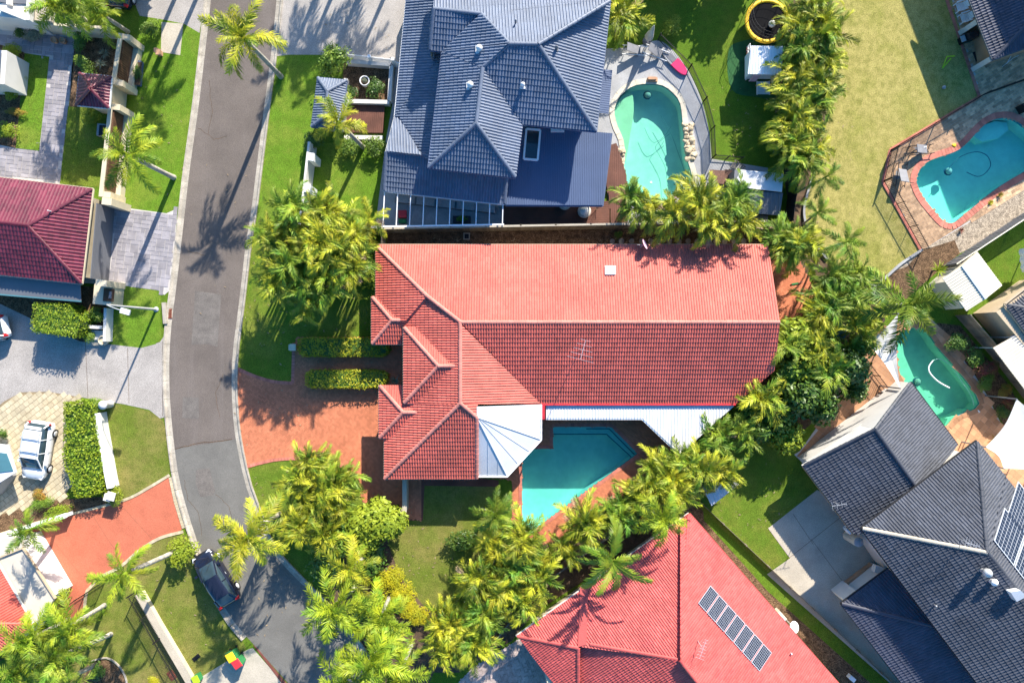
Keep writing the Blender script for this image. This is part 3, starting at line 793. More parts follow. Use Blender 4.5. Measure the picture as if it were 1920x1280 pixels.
pm = pool('swimming_pool', 'five sided teal pool with stepped ledge beside the big red tiled house', POOL_MAIN, 1.35, M['plaster_pool'], M['water_main'], M['coping_red'], .24, .24,
          shelf=[([(1036, 799), (1146, 799), (1139, 815), (1036, 815)], -.55), ([(1146, 799), (1197, 850), (1186, 858), (1139, 815)], -.55), ([(1098, 799), (1146, 799), (1143, 804), (1102, 804)], -.3), ([(1146, 800), (1197, 850), (1191, 853), (1143, 804)], -.3)])
ln = MB()
for a, b, z in (((1036, 815.5), (1139, 815.5), -.54), ((1139, 815.5), (1186, 858.5), -.54), ((1100, 804.5), (1143, 804.5), -.29), ((1143, 804.5), (1191, 853), -.29)):
    ln.bar(P(*a, 0)+Vector((0, 0, z)), P(*b, 0)+Vector((0, 0, z)), .07, .02)
obj('tile_line', ln, M['pool_line'], pm)
pool('swimming_pool', 'kidney shaped turquoise pool with pale coping behind the grey roofed house', POOL_N, 1.3, M['plaster_pool'], M['water_teal'], M['pool_coping'], .38, .5,
     shelf=[(smooth([(1152, 207), (1163, 182), (1185, 170), (1190, 205), (1183, 250), (1174, 300), (1170, 268), (1158, 238)], 3), -.35)], mshelf=M['plaster_sand'])
pool('swimming_pool', 'bright blue pool edged in red brick in the top right yard', POOL_NE, 1.3, M['plaster_blue'], M['water_blue'], M['coping_red'], .46, .26,
     shelf=[([(1830, 250), (1850, 232), (1875, 223), (1897, 226), (1900, 240), (1880, 256), (1850, 262)], -.5)])
pool('swimming_pool', 'green pool with a curved white hose between sail and dark roof', POOL_E, 1.3, M['plaster_green'], M['water_green'], M['terra_tile'], .34, .42,
     shelf=[([(1782, 785), (1797, 779), (1818, 768), (1822, 775), (1806, 792), (1775, 800)], -.3), ([(1683, 640), (1681, 672), (1690, 710), (1725, 750), (1755, 788), (1768, 770), (1725, 715), (1703, 665), (1700, 645)], -.55)])
em2 = unit_box('edge_brick', M['coping_red'])
def edge_bricks(parent, line, me, step=5.6, w=.24):
    pts = resample(line, step)
    for a, b in zip(pts, pts[1:]):
        A, B = P(*a), P(*b); d = B-A; o = link('edge_brick', me, parent)
        o.location = (A+B)/2+Vector((0, 0, .012))-MW(parent).translation; o.rotation_euler = (0, 0, math.atan2(d.y, d.x)); o.scale = (d.length-.012, w, .03)
edge_bricks(pn, [(1768, -20), (1836, 182), (1669, 281), (1655, 342), (1727, 470)], em2)
edge_bricks(bd, smooth([(464, 874), (490, 867), (520, 861), (560, 859), (600, 863), (645, 876), (668, 900)], 4, False), em2, 2.9, .24)
edge_bricks(bd, smooth([(446, 691), (475, 704), (512, 715), (549, 718)], 4, False)+[(551, 640)], em2, 2.9, .24)
# fine cracks and sealed seams in the asphalt
def crack(line, w=.03):
    rn = random.Random(int(line[0][0])); pts = []
    for a, b in zip(line, line[1:]):
        for k in range(7): t = k/7; pts.append((a[0]+(b[0]-a[0])*t+rn.uniform(-1.3, 1.3), a[1]+(b[1]-a[1])*t+rn.uniform(-1.3, 1.3)))
    L, Rr = strip(pts, w/2/S), strip(pts, -w/2/S)
    sheet('crack', L+Rr[::-1], 2.9, M['soil'], parent=road)
crack([(327, 841), (385, 829), (443, 823)], .06)
crack([(372, 240), (402, 262), (430, 255)]); crack([(350, 470), (395, 482)]); crack([(392, 150), (398, 210), (390, 260)]); crack([(420, 700), (405, 735), (412, 790)]); crack([(345, 900), (352, 935), (372, 960), (380, 1010)]); crack([(405, 925), (430, 950), (440, 1000)])
# ================================================================ houses
N_, E_, S_, W_ = (0, 1), (1, 0), (0, -1), (-1, 0)

# ---- big red tiled house in the middle
hs = thing('tiled_house', 'large house with weathered red tiled hip roof in the middle of the block', 'house', (3, -1, 0))
walls(hs, [(-8.9, 6.3), (17.6, 6.3), (17.9, 1), (17.2, -2.0), (15.0, -3.9), (-2.9, -3.9), (-2.9, -9.2), (-8.6, -9.2), (-8.6, -3.4), (-7.0, -3.4), (-7.0, -.1), (-8.9, -.1)], 2.5, M['render_tan'])
pt = 20
pN = plane((1000, 459), 2.6, N_, pt); pS = plane((1200, 757), 2.6, S_, pt)
pW1 = plane((705, 520), 2.6, W_, pt); pW2 = plane((721, 860), 2.6, W_, pt); pE = plane((1015, 757), 2.6, E_, pt); pSg = plane((800, 897), 2.6, S_, pt)
q1n = plane((720, 556), 2.6, N_, pt); q1w = plane((697, 600), 2.6, W_, pt); q1s = plane((720, 645), 2.6, S_, pt)
q2n = plane((770, 613), 3.45, N_, pt); q2w = plane((757, 685), 3.45, W_, pt); q2s = plane((770, 756), 3.45, S_, pt)
q3n = plane((740, 722), 2.75, N_, pt); q3w = plane((711, 770), 2.75, W_, pt); q3s = plane((740, 821), 2.75, S_, pt)
faces = [([(705, 459), (1440, 459), (1462, 604), (865, 604), (800, 553)], pN),
         ([(865, 605), (1462, 605), (1452, 694), (1379, 757), (1016, 757)], pS),
         ([(705, 460), (801, 555), (760, 603), (705, 603)], pW1),
         ([(757, 602), (800, 556), (863, 605), (863, 756), (757, 756)], pW2), ([(721, 756), (863, 756), (721, 897)], pW2),
         ([(863, 606), (1015, 757), (863, 757)], pE), ([(863, 756), (895, 757), (895, 783)], pE),
         ([(863, 756), (895, 783), (895, 897), (721, 897)], pSg),
         ([(697, 556), (790, 556), (770, 600), (735, 600)], q1n), ([(697, 556), (735, 600), (697, 645)], q1w), ([(735, 600), (770, 600), (757, 645), (697, 645)], q1s),
         ([(757, 613), (800, 613), (856, 686), (822, 686)], q2n), ([(757, 613), (822, 686), (757, 756)], q2w), ([(822, 686), (856, 686), (790, 756), (757, 756)], q2s),
         ([(711, 722), (757, 722), (785, 773), (756, 773)], q3n), ([(711, 722), (756, 773), (711, 821)], q3w), ([(756, 773), (785, 773), (745, 821), (711, 821)], q3s)]
h = hit
caps = [(h(865, 604, pN), h(1462, 604, pN)), (h(800, 554, pN), h(705, 460, pN)), (h(864, 604, pN), h(800, 554, pN)), (h(800, 556, pW2), h(760, 601, pW2)),
        (h(863, 605, pW2), h(863, 756, pW2)), (h(863, 756, pW2), h(721, 897, pW2)), (h(863, 756, pE), h(895, 783, pE)), (h(894, 783, pSg), h(894, 896, pSg)),
        (h(735, 600, q1w), h(698, 557, q1w)), (h(735, 600, q1w), h(698, 644, q1w)), (h(735, 600, q1n), h(765, 600, q1n)),
        (h(822, 686, q2w), h(758, 614, q2w)), (h(822, 686, q2w), h(758, 755, q2w)), (h(822, 686, q2n), h(854, 686, q2n)),
        (h(756, 773, q3w), h(712, 723, q3w)), (h(756, 773, q3w), h(712, 820, q3w)), (h(756, 773, q3n), h(783, 773, q3n))]
roof(hs, faces, M['tile_red'], caps, capm=M['cap_red'], gut=[[(705, 459, 2.6), (1440, 459, 2.6)], [(705, 459, 2.6), (705, 556, 2.6)], [(697, 556, 2.6), (697, 645, 2.6), (757, 645, 2.6)], [(757, 613, 3.45), (757, 756, 3.45), (790, 756, 3.45)],
     [(711, 722, 2.75), (711, 821, 2.75), (722, 821, 2.7)], [(721, 821, 2.6), (721, 897, 2.6), (895, 897, 2.6)]], gutm=M['render_tan'],
     verge=[[h(1440, 459, pN), h(1462, 604, pN), h(1452, 694, pS), h(1379, 757, pS), h(1016, 757, pS)], [h(895, 897, pSg), h(895, 783, pSg), h(863, 757, pE), h(1015, 757, pE)],
            [h(757, 756, q2s), h(757, 613, q2n), h(800, 613, q2n)]], wallm=M['render_tan'])
fl = MB().bar(P(1016, 757.5, 2.62), P(1379, 757.5, 2.62), .16, .12).bar(P(1018.5, 757, 2.66), P(1018.5, 786, 2.5), .26, .10)
obj('fascia', fl, M['red'], hs)
sk = obj('skylight', MB().slab([hit(x, y, pN)+pN['N']*.16 for x, y in ((1134, 500), (1154, 500), (1154, 516), (1134, 516))], .18, -pN['N']), M['white'], hs)
obj('skylight_dome', MB().slab([hit(x, y, pN)+pN['N']*.22 for x, y in ((1136, 502), (1152, 502), (1152, 514), (1136, 514))], .06, -pN['N']), M['metal_white'], sk)
# garage side wall, low white pillar and garden wall
gw = thing('garden_wall', 'low cream rendered wall running down from the garage corner', 'wall', P(764, 930))
obj('wall', MB().prism(wpt([(760, 893), (766, 893), (766, 952), (752, 955), (752, 950), (760, 946)]), 0, 1.1), M['render_cream'], gw)
obj('wall_cap', MB().prism(wpt([(759, 892), (767, 892), (767, 953), (759, 953)]), 1.1, 1.16), M['conc_warm'], gw)
tag(obj('gate_pillar', MB().box(P(549, 651, .45), (.36, .42, .9)).box(P(549, 651, .93), (.44, .5, .07)), M['render_cream']), 'small square cream pillar at the lawn end of the hedges', 'pillar')
# faceted white patio roof over the pool's west end
pr = thing('patio_roof', 'smooth white faceted patio roof beside the garage above the pool', 'patio roof', P(955, 825))
ap, c1, c2, c3, c4, c5 = P(894, 782, 4.3), P(1015, 758, 2.72), P(1015, 824, 2.42), P(951, 893, 2.40), P(895, 893, 2.40), P(894, 762, 4.38)
for pts in ((c5, c1, c2, ap), (ap, c2, c3), (ap, c3, c4)):
    obj('roof_sheet', MB().slab(list(pts), .05), M['metal_white'], pr)
rb = MB()
for a, b in ((ap, c2), (ap, c3), (ap, ap.lerp(c4, 1))): rb.bar(a+Vector((0, 0, .02)), b+Vector((0, 0, .02)), .035, .04)
for t in (.33, .67): rb.bar(ap.lerp(c2, .02)+Vector((0, 0, .01)), c2.lerp(c3, t)+Vector((0, 0, .01)), .018, .03)
for t in (.35, .68): rb.bar(ap.lerp(c3, t)+Vector((0, 0, .005)), ap.lerp(c4, 0).lerp(c4, 1).lerp(c3, t)+Vector((0, 0, .005)), .018, .03)
obj('rib', rb, M['alu'], pr)
gt = MB().bar(c1, c2, .1, .12).bar(c2, c3, .1, .12).bar(c3, c4, .1, .12); obj('gutter', gt, M['white'], pr)
for p in (c2, c3): obj('post', MB().bar(Vector((p.x-.15, p.y+.1, 0)), Vector((p.x-.15, p.y+.1, 2.35)), .09), M['white'], pr)
pr2 = thing('patio_roof', 'white ribbed sheet patio roof along the south eave above the pool steps', 'patio roof', P(1200, 790))
pm1 = plane((1100, 785), 2.42, S_, 4)
fc = [([(1024, 760), (1204, 760), (1204, 784), (1024, 784)], pm1), ([(1204, 760), (1375, 760), (1276, 852), (1204, 784)], pm1)]
roof(pr2, fc, M['metal_white'], roll=.20, course=None, prof=RIB, amp=1.1, tname='ribbed_sheets', thick=.03, gut=[[(1024, 785, 2.4), (1204, 785, 2.4), (1272, 850, 2.2), (1375, 760, 2.5)]], gutm=M['white'])
for q in ((1030, 782), (1120, 782), (1200, 782), (1272, 842)): obj('post', MB().bar(P(*q, 0), Vector((*P(*q, 2.3).xy, 2.25)), .09), M['white'], pr2)

# ---- two-storey grey house at the top
gh = thing('tiled_house', 'two storey house with blue grey tiled roof at the top of the picture', 'house', (1, 16, 0))
up = 24
ue = 5.3
walls(gh, wpt([(824, -60), (1118, -60), (1100, 222), (970, 215), (957, 312), (826, 297), (840, 80)], ue), ue-.12, M['render_white'], name='upper_wall')
walls(gh, wpt([(775, -60), (812, -60), (806, 290), (950, 330), (940, 376), (732, 352), (752, 230)], 2.6), 2.45, M['render_white'])
uNp = plane((980, -5), 5.95, (-.03, 1), 0.1)
pa = plane((1118, 246), ue, E_, up)
a_ = math.atan2
uE = plane((1143, 2), ue, (.995, -.10), 23); uS = plane((1050, 240), ue, (-.1, -.995), 23); uS2 = plane((885, 325), ue, (-.1, -.995), 25)
uW = plane((818, 200), ue, (-.995, .09), 24); uE2 = plane((972, 285), ue, (.995, -.10), 24)
uN = plane((955, 81), hit(955, 81, uS).z, (-.06, 1), 20); uSs = plane((815, 95), ue, (-.1, -.995), 22)
faces = [([(812, 16), (820, -60), (1150, -60), (1144, 2), (1009, 83), (954, 81), (902, 26)], uN), ([(1009, 83), (1144, 2), (1118, 246)], uE),
         ([(954, 82), (1009, 83), (1118, 246), (980, 233), (905, 128)], uS), ([(902, 26), (955, 81), (905, 128), (893, 232), (803, 315), (829, 97)], uW),
         ([(905, 128), (980, 233), (967, 333), (893, 232)], uE2), ([(893, 232), (967, 333), (803, 315)], uS2), ([(813, 17), (902, 26), (829, 97), (805, 94)], uSs)]
def split(fs):   # tile clipping needs convex outlines: fan the concave ones
    out = []
    for poly, pl in fs:
        n = len(poly); cr = []
        for i in range(n):
            a, b, c = poly[i-1], poly[i], poly[(i+1) % n]
            cr.append((b[0]-a[0])*(c[1]-b[1])-(b[1]-a[1])*(c[0]-b[0]))
        if all(v >= -1 for v in cr) or all(v <= 1 for v in cr): out.append((poly, pl)); continue
        from mathutils.geometry import tessellate_polygon
        for tri in tessellate_polygon([[Vector((x, y, 0)) for x, y in poly]]): out.append(([poly[k] for k in tri], pl))
    return out
caps = [(h(955, 82, uS), h(1008, 83, uS)), (h(1009, 83, uS), h(1117, 245, uS)), (h(955, 82, uS), h(905, 127, uS)), (h(905, 128, uW), h(893, 231, uW)), (h(893, 232, uS2), h(804, 314, uS2)),
        (h(893, 232, uS2), h(966, 332, uS2)), (h(813, 17, uN), h(901, 26, uN)), (h(954, 81, uN), h(902, 26, uN)), (h(1010, 83, uN), h(1144, 2, uN)), (h(813, 17, uSs), h(806, 93, uSs))]
roof(gh, split(faces), M['tile_grey'], caps, roll=.20, course=.36, amp=1.25, name='upper_roof', gut=[[(1144, 2, ue), (1118, 247, ue), (980, 233, ue)], [(967, 333, ue), (803, 315, ue), (829, 97, ue), (805, 94, ue)]], gutm=M['metal_blue'],
     verge=[[h(813, 17, uSs), h(805, 94, uSs)]], wallm=M['render_white'], drop=3.6)
lW = plane((741, 215), 2.6, (-.995, .10), 20); lN = plane((735, 221), 2.6, (-.1, .995), 20); lS = plane((830, 369), 2.6, (-.109, -.994), 19)
faces = [([(764, -20), (830, -20), (830, 100), (808, 305), (789, 290), (749, 219), (741, 219)], lW), ([(739, 220), (749, 220), (790, 291), (725, 284)], lN),
         ([(725, 284), (806, 291), (950, 315), (946, 383), (719, 358)], lS)]
caps = [(h(800, 291, lS), h(724, 284, lS)), (h(951, 322, lS), h(946, 381, lS)), (h(724, 285, lS), h(720, 356, lS))]
roof(gh, split(faces), M['tile_grey'], caps, roll=.20, course=.36, amp=1.25, name='lower_roof', gut=[[(764, -20, 2.6), (740, 219, 2.6), (724, 284, 2.6), (719, 358, 2.6), (946, 383, 2.6)]], gutm=M['metal_white'])
mp = plane((1040, 385), 2.55, (.02, -1), 3)
sf = roof(gh, split([([(950, 325), (980, 236), (1147, 250), (1130, 385), (947, 384)], mp)]), M['metal_blue'], roll=.16, course=None, prof=RIB, amp=.6, tname='corrugated_sheets', thick=.04, name='flat_roof', gut=[[(1147, 250, 2.55), (1130, 386, 2.5), (948, 385, 2.5)]], gutm=M['metal_blue'])
obj('flashing', MB().bar(h(1000, 240, mp)+Vector((0, 0, .06)), h(992, 330, mp)+Vector((0, 0, .06)), .12, .03), M['metal_blue'], sf)
mp2 = plane((1140, 170), 2.6, (1, -.08), 8)
roof(gh, [([(1128, 130), (1148, 132), (1141, 214), (1124, 212)], mp2)], M['metal_blue'], roll=.16, course=None, prof=RIB, amp=.6, tname='corrugated_sheets', thick=.04, name='awning')
fr = MB(); A = [h(x, y, mp)+Vector((0, 0, .10)) for x, y in ((987, 243), (1013, 245), (1008, 301), (982, 299))]
for i in range(4): fr.bar(A[i-1], A[i], .14, .14)
skl = obj('skylight_frame', fr, M['white'], sf)
obj('skylight_glass', MB().slab([p+Vector((0, 0, -.02)) for p in A], .03), M['glass'], skl)
obj('box_vent', MB().box(h(1045, 245, mp)+Vector((0, 0, .16)), (.95, .3, .26)), M['metal_white'], sf)
ups = [o for o in gh.children if o.name.startswith('upper_roof')][0]
for (x, y, pl, r) in ((899, 94, uW, .17), (882, 162, uW, .17), (980, 162, uS, .12), (967, 44, uN, .05), (1043, 93, uE, .09)):
    c = h(x, y, pl)
    v = obj('roof_vent', MB().box(c+Vector((0, 0, .02)), (r*3, r*3, .06)).lathe(c, [(r, 0), (r, .3), (r*1.3, .3), (r*1.3, .36), (r*.8, .48), (0, .52)], 12), M['metal_white'] if r > .1 else M['metal_grey'], ups)
# pergola and deck
pg = thing('pergola', 'glazed pergola of thin white rafters over the patio south of the grey house', 'pergola', P(830, 400))
zt = 2.45
for k in range(10):
    t = k/9; a = P(721+t*222, 361+t*22, zt); b = P(718+t*224, 424-t*2, zt-.15)
    obj('rafter', MB().bar(a, b, .06, .10), M['white'], pg)
obj('beam', MB().bar(P(716, 425, zt-.2), P(945, 421, zt-.2), .1, .14), M['white'], pg)
for x in (720, 770, 830, 890, 942): obj('post', MB().bar(P(x, 423, 0), Vector((*P(x, 423, zt-.3).xy, zt-.3)), .08), M['white'], pg)
dk = thing('timber_deck', 'red brown timber deck wrapping round the flat roofed corner', 'deck', P(1060, 400))
def decking(t, poly, ang, z, w=.14):
    """timber deck of full length boards cut to the outline"""
    obj('deck_frame', MB().prism(wpt(poly), .02, z-.03), M['timber'], t)
    W_ = wpt(poly); d = Vector((math.cos(ang), math.sin(ang))); nn = Vector((-d.y, d.x)); me = unit_box('deck_board', M['deck'])
    vs = [Vector(p).dot(nn) for p in W_]; v = min(vs)+w/2; k = 0
    while v < max(vs):
        us = []
        for i in range(len(W_)):
            a, b = Vector(W_[i-1]), Vector(W_[i]); va, vb = a.dot(nn)-v, b.dot(nn)-v
            if (va > 0) != (vb > 0): us.append(a.lerp(b, va/(va-vb)).dot(d))
        us.sort()
        for u0, u1 in zip(us[::2], us[1::2]):
            o = link('deck_board', me, t); p = d*(u0+u1)/2+nn*v; o.location = Vector((p.x, p.y, z-.025+random.uniform(0, .004)))-t.location
            o.rotation_euler = (0, 0, ang); o.scale = (u1-u0, w-.014, .03); k += 1
        v += w
decking(dk, [(945, 378), (1142, 378), (1142, 423), (945, 424)], 0, .22)
decking(dk, [(1122, 280), (1155, 270), (1174, 330), (1176, 420), (1144, 421), (1142, 376)], R(90), .24)
fd = thing('timber_deck', 'small dark red timber landing between the planter and the palm', 'deck', P(686, 220))
decking(fd, [(648, 188), (722, 190), (719, 251), (645, 250)], R(86), .25)
obj('step_edge', MB().bar(P(646, 258, .12), P(718, 259, .12), .3, .24), M['render_white'], fd)
# gatehouse of the grey house
gt = thing('gate_shelter', 'little gatehouse with blue grey tiled hip roof beside the front lawn', 'gatehouse', P(615, 190))
gW = plane((588, 190), 2.5, (-.99, .12), 24); gE = plane((645, 180), 2.5, (.99, -.12), 24); gN = plane((622, 148), 2.5, (.12, .99), 24); gS = plane((610, 238), 2.5, (-.1, -.99), 24)
walls(gt, wpt([(600, 155), (642, 158), (632, 230), (590, 226)], 2.4), 2.4, M['render_white'])
roof(gt, [([(596, 146), (614, 171), (611, 217), (584, 238)], gW), ([(596, 146), (650, 151), (614, 171)], gN), ([(650, 151), (640, 240), (611, 217), (614, 171)], gE), ([(584, 238), (611, 217), (640, 240)], gS)], M['tile_grey'],
     [(h(614, 171, gW), h(596, 146, gW)), (h(614, 171, gE), h(650, 151, gE)), (h(614, 171, gW), h(611, 217, gW)), (h(611, 217, gW), h(584, 238, gW)), (h(611, 217, gE), h(640, 240, gE))],
     gut=[[(596, 146, 2.5), (650, 151, 2.5), (640, 240, 2.5), (584, 238, 2.5), (596, 146, 2.5)]], gutm=M['metal_blue'])

# ---- maroon garage on the left
mg = thing('tiled_house', 'garage wing with glossy maroon tiled hip roof at the left edge', 'house', P(60, 430))
d1 = (-.09, .996); m24 = 22
nN = plane((100, 345), 2.6, (.115, .993), m24); nE = plane((164, 440), 2.6, (.993, -.11), m24); nS = plane((80, 524), 2.6, (-.11, -.993), m24)
walls(mg, wpt([(-60, 345), (166, 368), (148, 518), (-60, 500)], 2.6), 2.5, M['render_cream'])
roof(mg, [([(-60, 326), (174, 354), (53, 423), (-60, 410)], nN), ([(174, 354), (153, 532), (53, 423)], nE), ([(-60, 412), (53, 425), (153, 532), (-60, 508)], nS)], M['tile_maroon'],
     [(h(53, 423, nN), h(-60, 410, nN)), (h(53, 423, nE), h(173, 355, nE)), (h(53, 424, nE), h(153, 531, nE))], gut=[[(-60, 326, 2.6), (174, 354, 2.6), (153, 532, 2.6), (-60, 509, 2.6)]], gutm=M['render_cream'],
     roll=.25, course=.34, amp=1.2)
gd = MB(); a, b = P(214, 392), P(203, 527)
for k in range(5): gd.bar(a+Vector((.02, 0, .22+.44*k)), b+Vector((.02, 0, .22+.44*k)), .06, .43)
obj('garage_door', gd, M['metal_grey'], mg)
obj('pier', MB().box(P(219, 384, 1.25), (.7, .5, 2.5), R(-7)).box(P(208, 533, 1.2), (.8, .45, 2.4), R(-7)), M['render_cream'], mg)
aw = thing('awning', 'flat grey awning tucked under the lower eave of the maroon roof', 'awning', P(60, 535))
obj('awning_sheet', MB().slab([P(-60, 512, 2.2), P(150, 528, 2.2), P(152, 564, 2.0), P(-60, 546, 2.0)], .05), M['metal_grey'], aw)
obj('awning_gutter', MB().bar(P(-60, 547, 2.0), P(152, 565, 2.0), .1, .12), M['metal_teal'], aw)
obj('support', MB().bar(P(150, 558, 0), Vector((*P(150, 558, 2).xy, 1.95)), .1), M['metal_grey'], aw)
# gatehouse on the left
g2 = thing('gate_shelter', 'small square gatehouse with maroon tiled pyramid roof by the left lawn', 'gatehouse', P(180, 172))
g2N = plane((175, 141), 2.7, (.08, 1), 30); g2E = plane((205, 172), 2.7, (1, -.06), 30); g2S = plane((172, 200), 2.7, (-.06, -1), 30); g2W = plane((145, 170), 2.7, (-1, .06), 30)
k = (169, 167)
walls(g2, wpt([(156, 146), (200, 149), (196, 195), (151, 190)], 2.6), 2.6, M['render_cream'])
roof(g2, [([(149, 138), (209, 144), k], g2N), ([(209, 144), (204, 203), k], g2E), ([(204, 203), (143, 197), k], g2S), ([(143, 197), (149, 138), k], g2W)], M['tile_maroon'],
     [(h(*k, g2N), h(149, 138, g2N)), (h(*k, g2E), h(209, 144, g2E)), (h(*k, g2S), h(204, 203, g2S)), (h(*k, g2W), h(143, 197, g2W))],
     gut=[[(149, 138, 2.7), (209, 144, 2.7), (204, 203, 2.7), (143, 197, 2.7), (149, 138, 2.7)]], gutm=M['metal_white'], roll=.22, course=.34, amp=1.2)
# pale house in the top left corner
tl = thing('flat_roofed_house', 'corner of a pale house with white parapets at the top left', 'house', P(30, 15))
walls(tl, wpt([(-60, -60), (60, -60), (55, 36), (-60, 24)], 2.6), 2.5, M['render_white'])
obj('roof', MB().slab([P(-60, -60, 2.6), P(62, -60, 2.6), P(58, 8, 2.6), P(20, 6, 2.6), P(-60, -2, 2.6)], .1), M['metal_grey'], tl)
obj('parapet', MB().bar(P(62, -60, 2.7), P(55, 40, 2.7), .3, .4).bar(P(0, 15, 2.7), P(52, 36, 2.7), .35, .3).bar(P(20, -60, 2.72), P(18, 10, 2.72), .28, .3), M['render_white'], tl)
obj('terrace_slab', MB().slab([P(62, -60, 2.2), P(100, -60, 2.2), P(95, 40, 2.2), P(58, 38, 2.2)], .3), M['conc_warm'], tl)
bl = thing('house_corner', 'sliver of a teal grey house with a window at the left edge', 'house', P(4, 140))
walls(bl, wpt([(-60, 92), (13, 95), (8, 158), (-60, 155)], 2.3), 2.3, M['render_white'])
obj('roof', MB().slab([P(-60, 90, 2.5), P(1, 94, 2.5), P(-3, 160, 2.5), P(-60, 158, 2.5)], .1), M['metal_blue'], bl)
obj('window', MB().box(P(16, 122, 1.3), (.06, 1.5, 1.2), R(-4)), M['glass'], bl)

# ---- red roofed house bottom left
rl = thing('tiled_house', 'house with ribbed orange red roof and white terrace slab at bottom left', 'house', P(0, 1150))
rr = plane((58, 1168), 2.7, (.868, .5), 20); rs = plane((20, 1240), 2.7, (.6, -.8), 20)
walls(rl, wpt([(-80, 1030), (0, 1060), (50, 1165), (35, 1200), (-80, 1250)], 2.6), 2.5, M['render_white'])
roof(rl, [([(-60, 960), (-3, 1058), (60, 1168), (-60, 1168)], rr), ([(-60, 1170), (59, 1170), (40, 1195), (-60, 1260)], rs)], M['tile_red'], [(h(-60, 1169, rr), h(58, 1169, rr))],
     gut=[[(-60, 958, 2.7), (60, 1168, 2.7), (40, 1197, 2.7), (-60, 1262, 2.7)]], gutm=M['render_white'])
obj('terrace_slab', MB().slab([P(-60, 1016, 2.5), P(38, 1006, 2.5), P(42, 1025, 2.5), P(-60, 1068, 2.5)], .25), M['slab_cream'], rl)
obj('terrace_slab', MB().slab([P(-20, 1054, 2.46), P(42, 1026, 2.46), P(102, 1122, 2.46), P(70, 1166, 2.46), P(58, 1168, 2.46), P(-4, 1062, 2.46)], .25), M['slab_cream'], rl)
obj('slab_edge', MB().bar(P(44, 1027, 2.5), P(104, 1121, 2.5), .10, .2).bar(P(0, 1044, 2.54), P(42, 1027, 2.54), .12, .12), M['render_tan'], rl)
walls(rl, wpt([(-40, 1020), (36, 1012), (98, 1118), (62, 1160)], 2.3), 2.25, M['render_white'], name='carport_wall')
cv = thing('canopy_boat', 'pale blue glazed canopy corner at the left edge beside the cream pavers', 'canopy', P(5, 870))
obj('canopy_body', MB().prism(wpt([(-40, 835), (20, 832), (32, 890), (5, 925), (-40, 930)]), 0, 1.3), M['conc_blue'], cv)
obj('canopy_frame', MB().slab([P(-40, 828, 1.75), P(14, 834, 1.75), P(30, 885, 1.7), P(-2, 905, 1.7), P(-40, 900, 1.75)], .12), M['metal_white'], cv)
obj('canopy_glass', MB().slab([P(-40, 843, 1.8), P(12, 850, 1.8), P(24, 882, 1.77), P(-40, 890, 1.8)], .05), M['metal_teal'], cv)

# ---- bright red roof bottom centre
rb_ = thing('tiled_house', 'house with vivid pinkish red tiled roof carrying solar panels at bottom centre', 'house', P(1250, 1200))
nw = Vector((-.585, .81)); ne = Vector((.73, .683)); se_ = Vector((-.2, -.98))
r1 = plane((1130, 1072), 2.7, (-.60, .80), 20); z_r = hit(1274, 1100, r1).z
r2 = plane((1450, 1122), 2.7, (.72, .69), 21)
r3 = plane((1190, 1221), hit(1190, 1221, r1).z, (-.74, -.67), 22); r4 = plane((1030, 1205), hit(1030, 1205, r1).z, (-.74, -.67), 19)
walls(rb_, wpt([(1000, 1190), (1290, 985), (1560, 1290), (1500, 1400), (1060, 1400)], 2.6), 2.5, M['render_cream'])
faces = [([(968, 1192), (1292, 962), (1275, 985), (1275, 1236), (1090, 1212)], r1), ([(1292, 962), (1700, 1425), (1420, 1425), (1275, 1236), (1275, 985)], r2),
         ([(1084, 1212), (1104, 1206), (1275, 1237), (1420, 1425), (1084, 1425)], r3), ([(972, 1192), (1084, 1214), (1084, 1425), (1180, 1425)], r4)]
faces[3] = ([(970, 1192), (1084, 1214), (1084, 1340)], r4)
caps = [(h(1275, 1236, r1), h(1290, 966, r1)), (h(1275, 1236, r1), h(1106, 1207, r1)), (h(1275, 1237, r2), h(1420, 1425, r2)), (h(1084, 1214, r1), h(970, 1192, r1)), (h(1084, 1214, r4), h(1084, 1336, r4))]
roof(rb_, split(faces), M['tile_pink'], caps, gut=[[(968, 1192, 2.7), (1292, 962, 2.7)]], gutm=M['render_white'], roll=.17, course=.33)
rbr = [o for o in rb_.children if o.name.startswith('roof')][0]
obj('gutter', MB().bar(P(1293, 962, 2.62), P(1700, 1426, 2.62), .13, .12), M['tile_pink'], rb_)
obj('valley', MB().slab([h(x, y, r1)+r1['N']*.12 for x, y in ((1084, 1212), (1100, 1207), (1104, 1100), (1088, 1100))], .04), M['tile_pink'], rbr)

def solar(house, corners, pl, n, label_z=.12, cells=(6, 10), nrow=1):
    """array of framed panels; corners are pixels: start a-b, end d-c"""
    A, B, C, D = [hit(x, y, pl)+pl['N']*label_z for x, y in corners]
    for k in range(n):
        for r in range(nrow):
            def pt(u, v): return A.lerp(B, v).lerp(D.lerp(C, v), u)
            u0, u1, v0, v1 = k/n+.006, (k+1)/n-.006, r/nrow+.006, (r+1)/nrow-.006
            q = [pt(u0, v0), pt(u0, v1), pt(u1, v1), pt(u1, v0)]
            pnl = obj('solar_panel', MB().slab(q, .05, -pl['N']), M['alu'], house)
            cl = MB(); nx, ny = cells
            for i in range(nx):
                for j in range(ny):
                    f = lambda a, b: pt(u0+(u1-u0)*(.03+.94*a), v0+(v1-v0)*(.02+.96*b))+pl['N']*.006
                    g = .05
                    cl.add([f((i+g)/nx, (j+g)/ny), f((i+1-g)/nx, (j+g)/ny), f((i+1-g)/nx, (j+1-g)/ny), f((i+g)/nx, (j+1-g)/ny)], [(0, 1, 2, 3)])
            obj('solar_cells', cl, M['solar'], pnl)
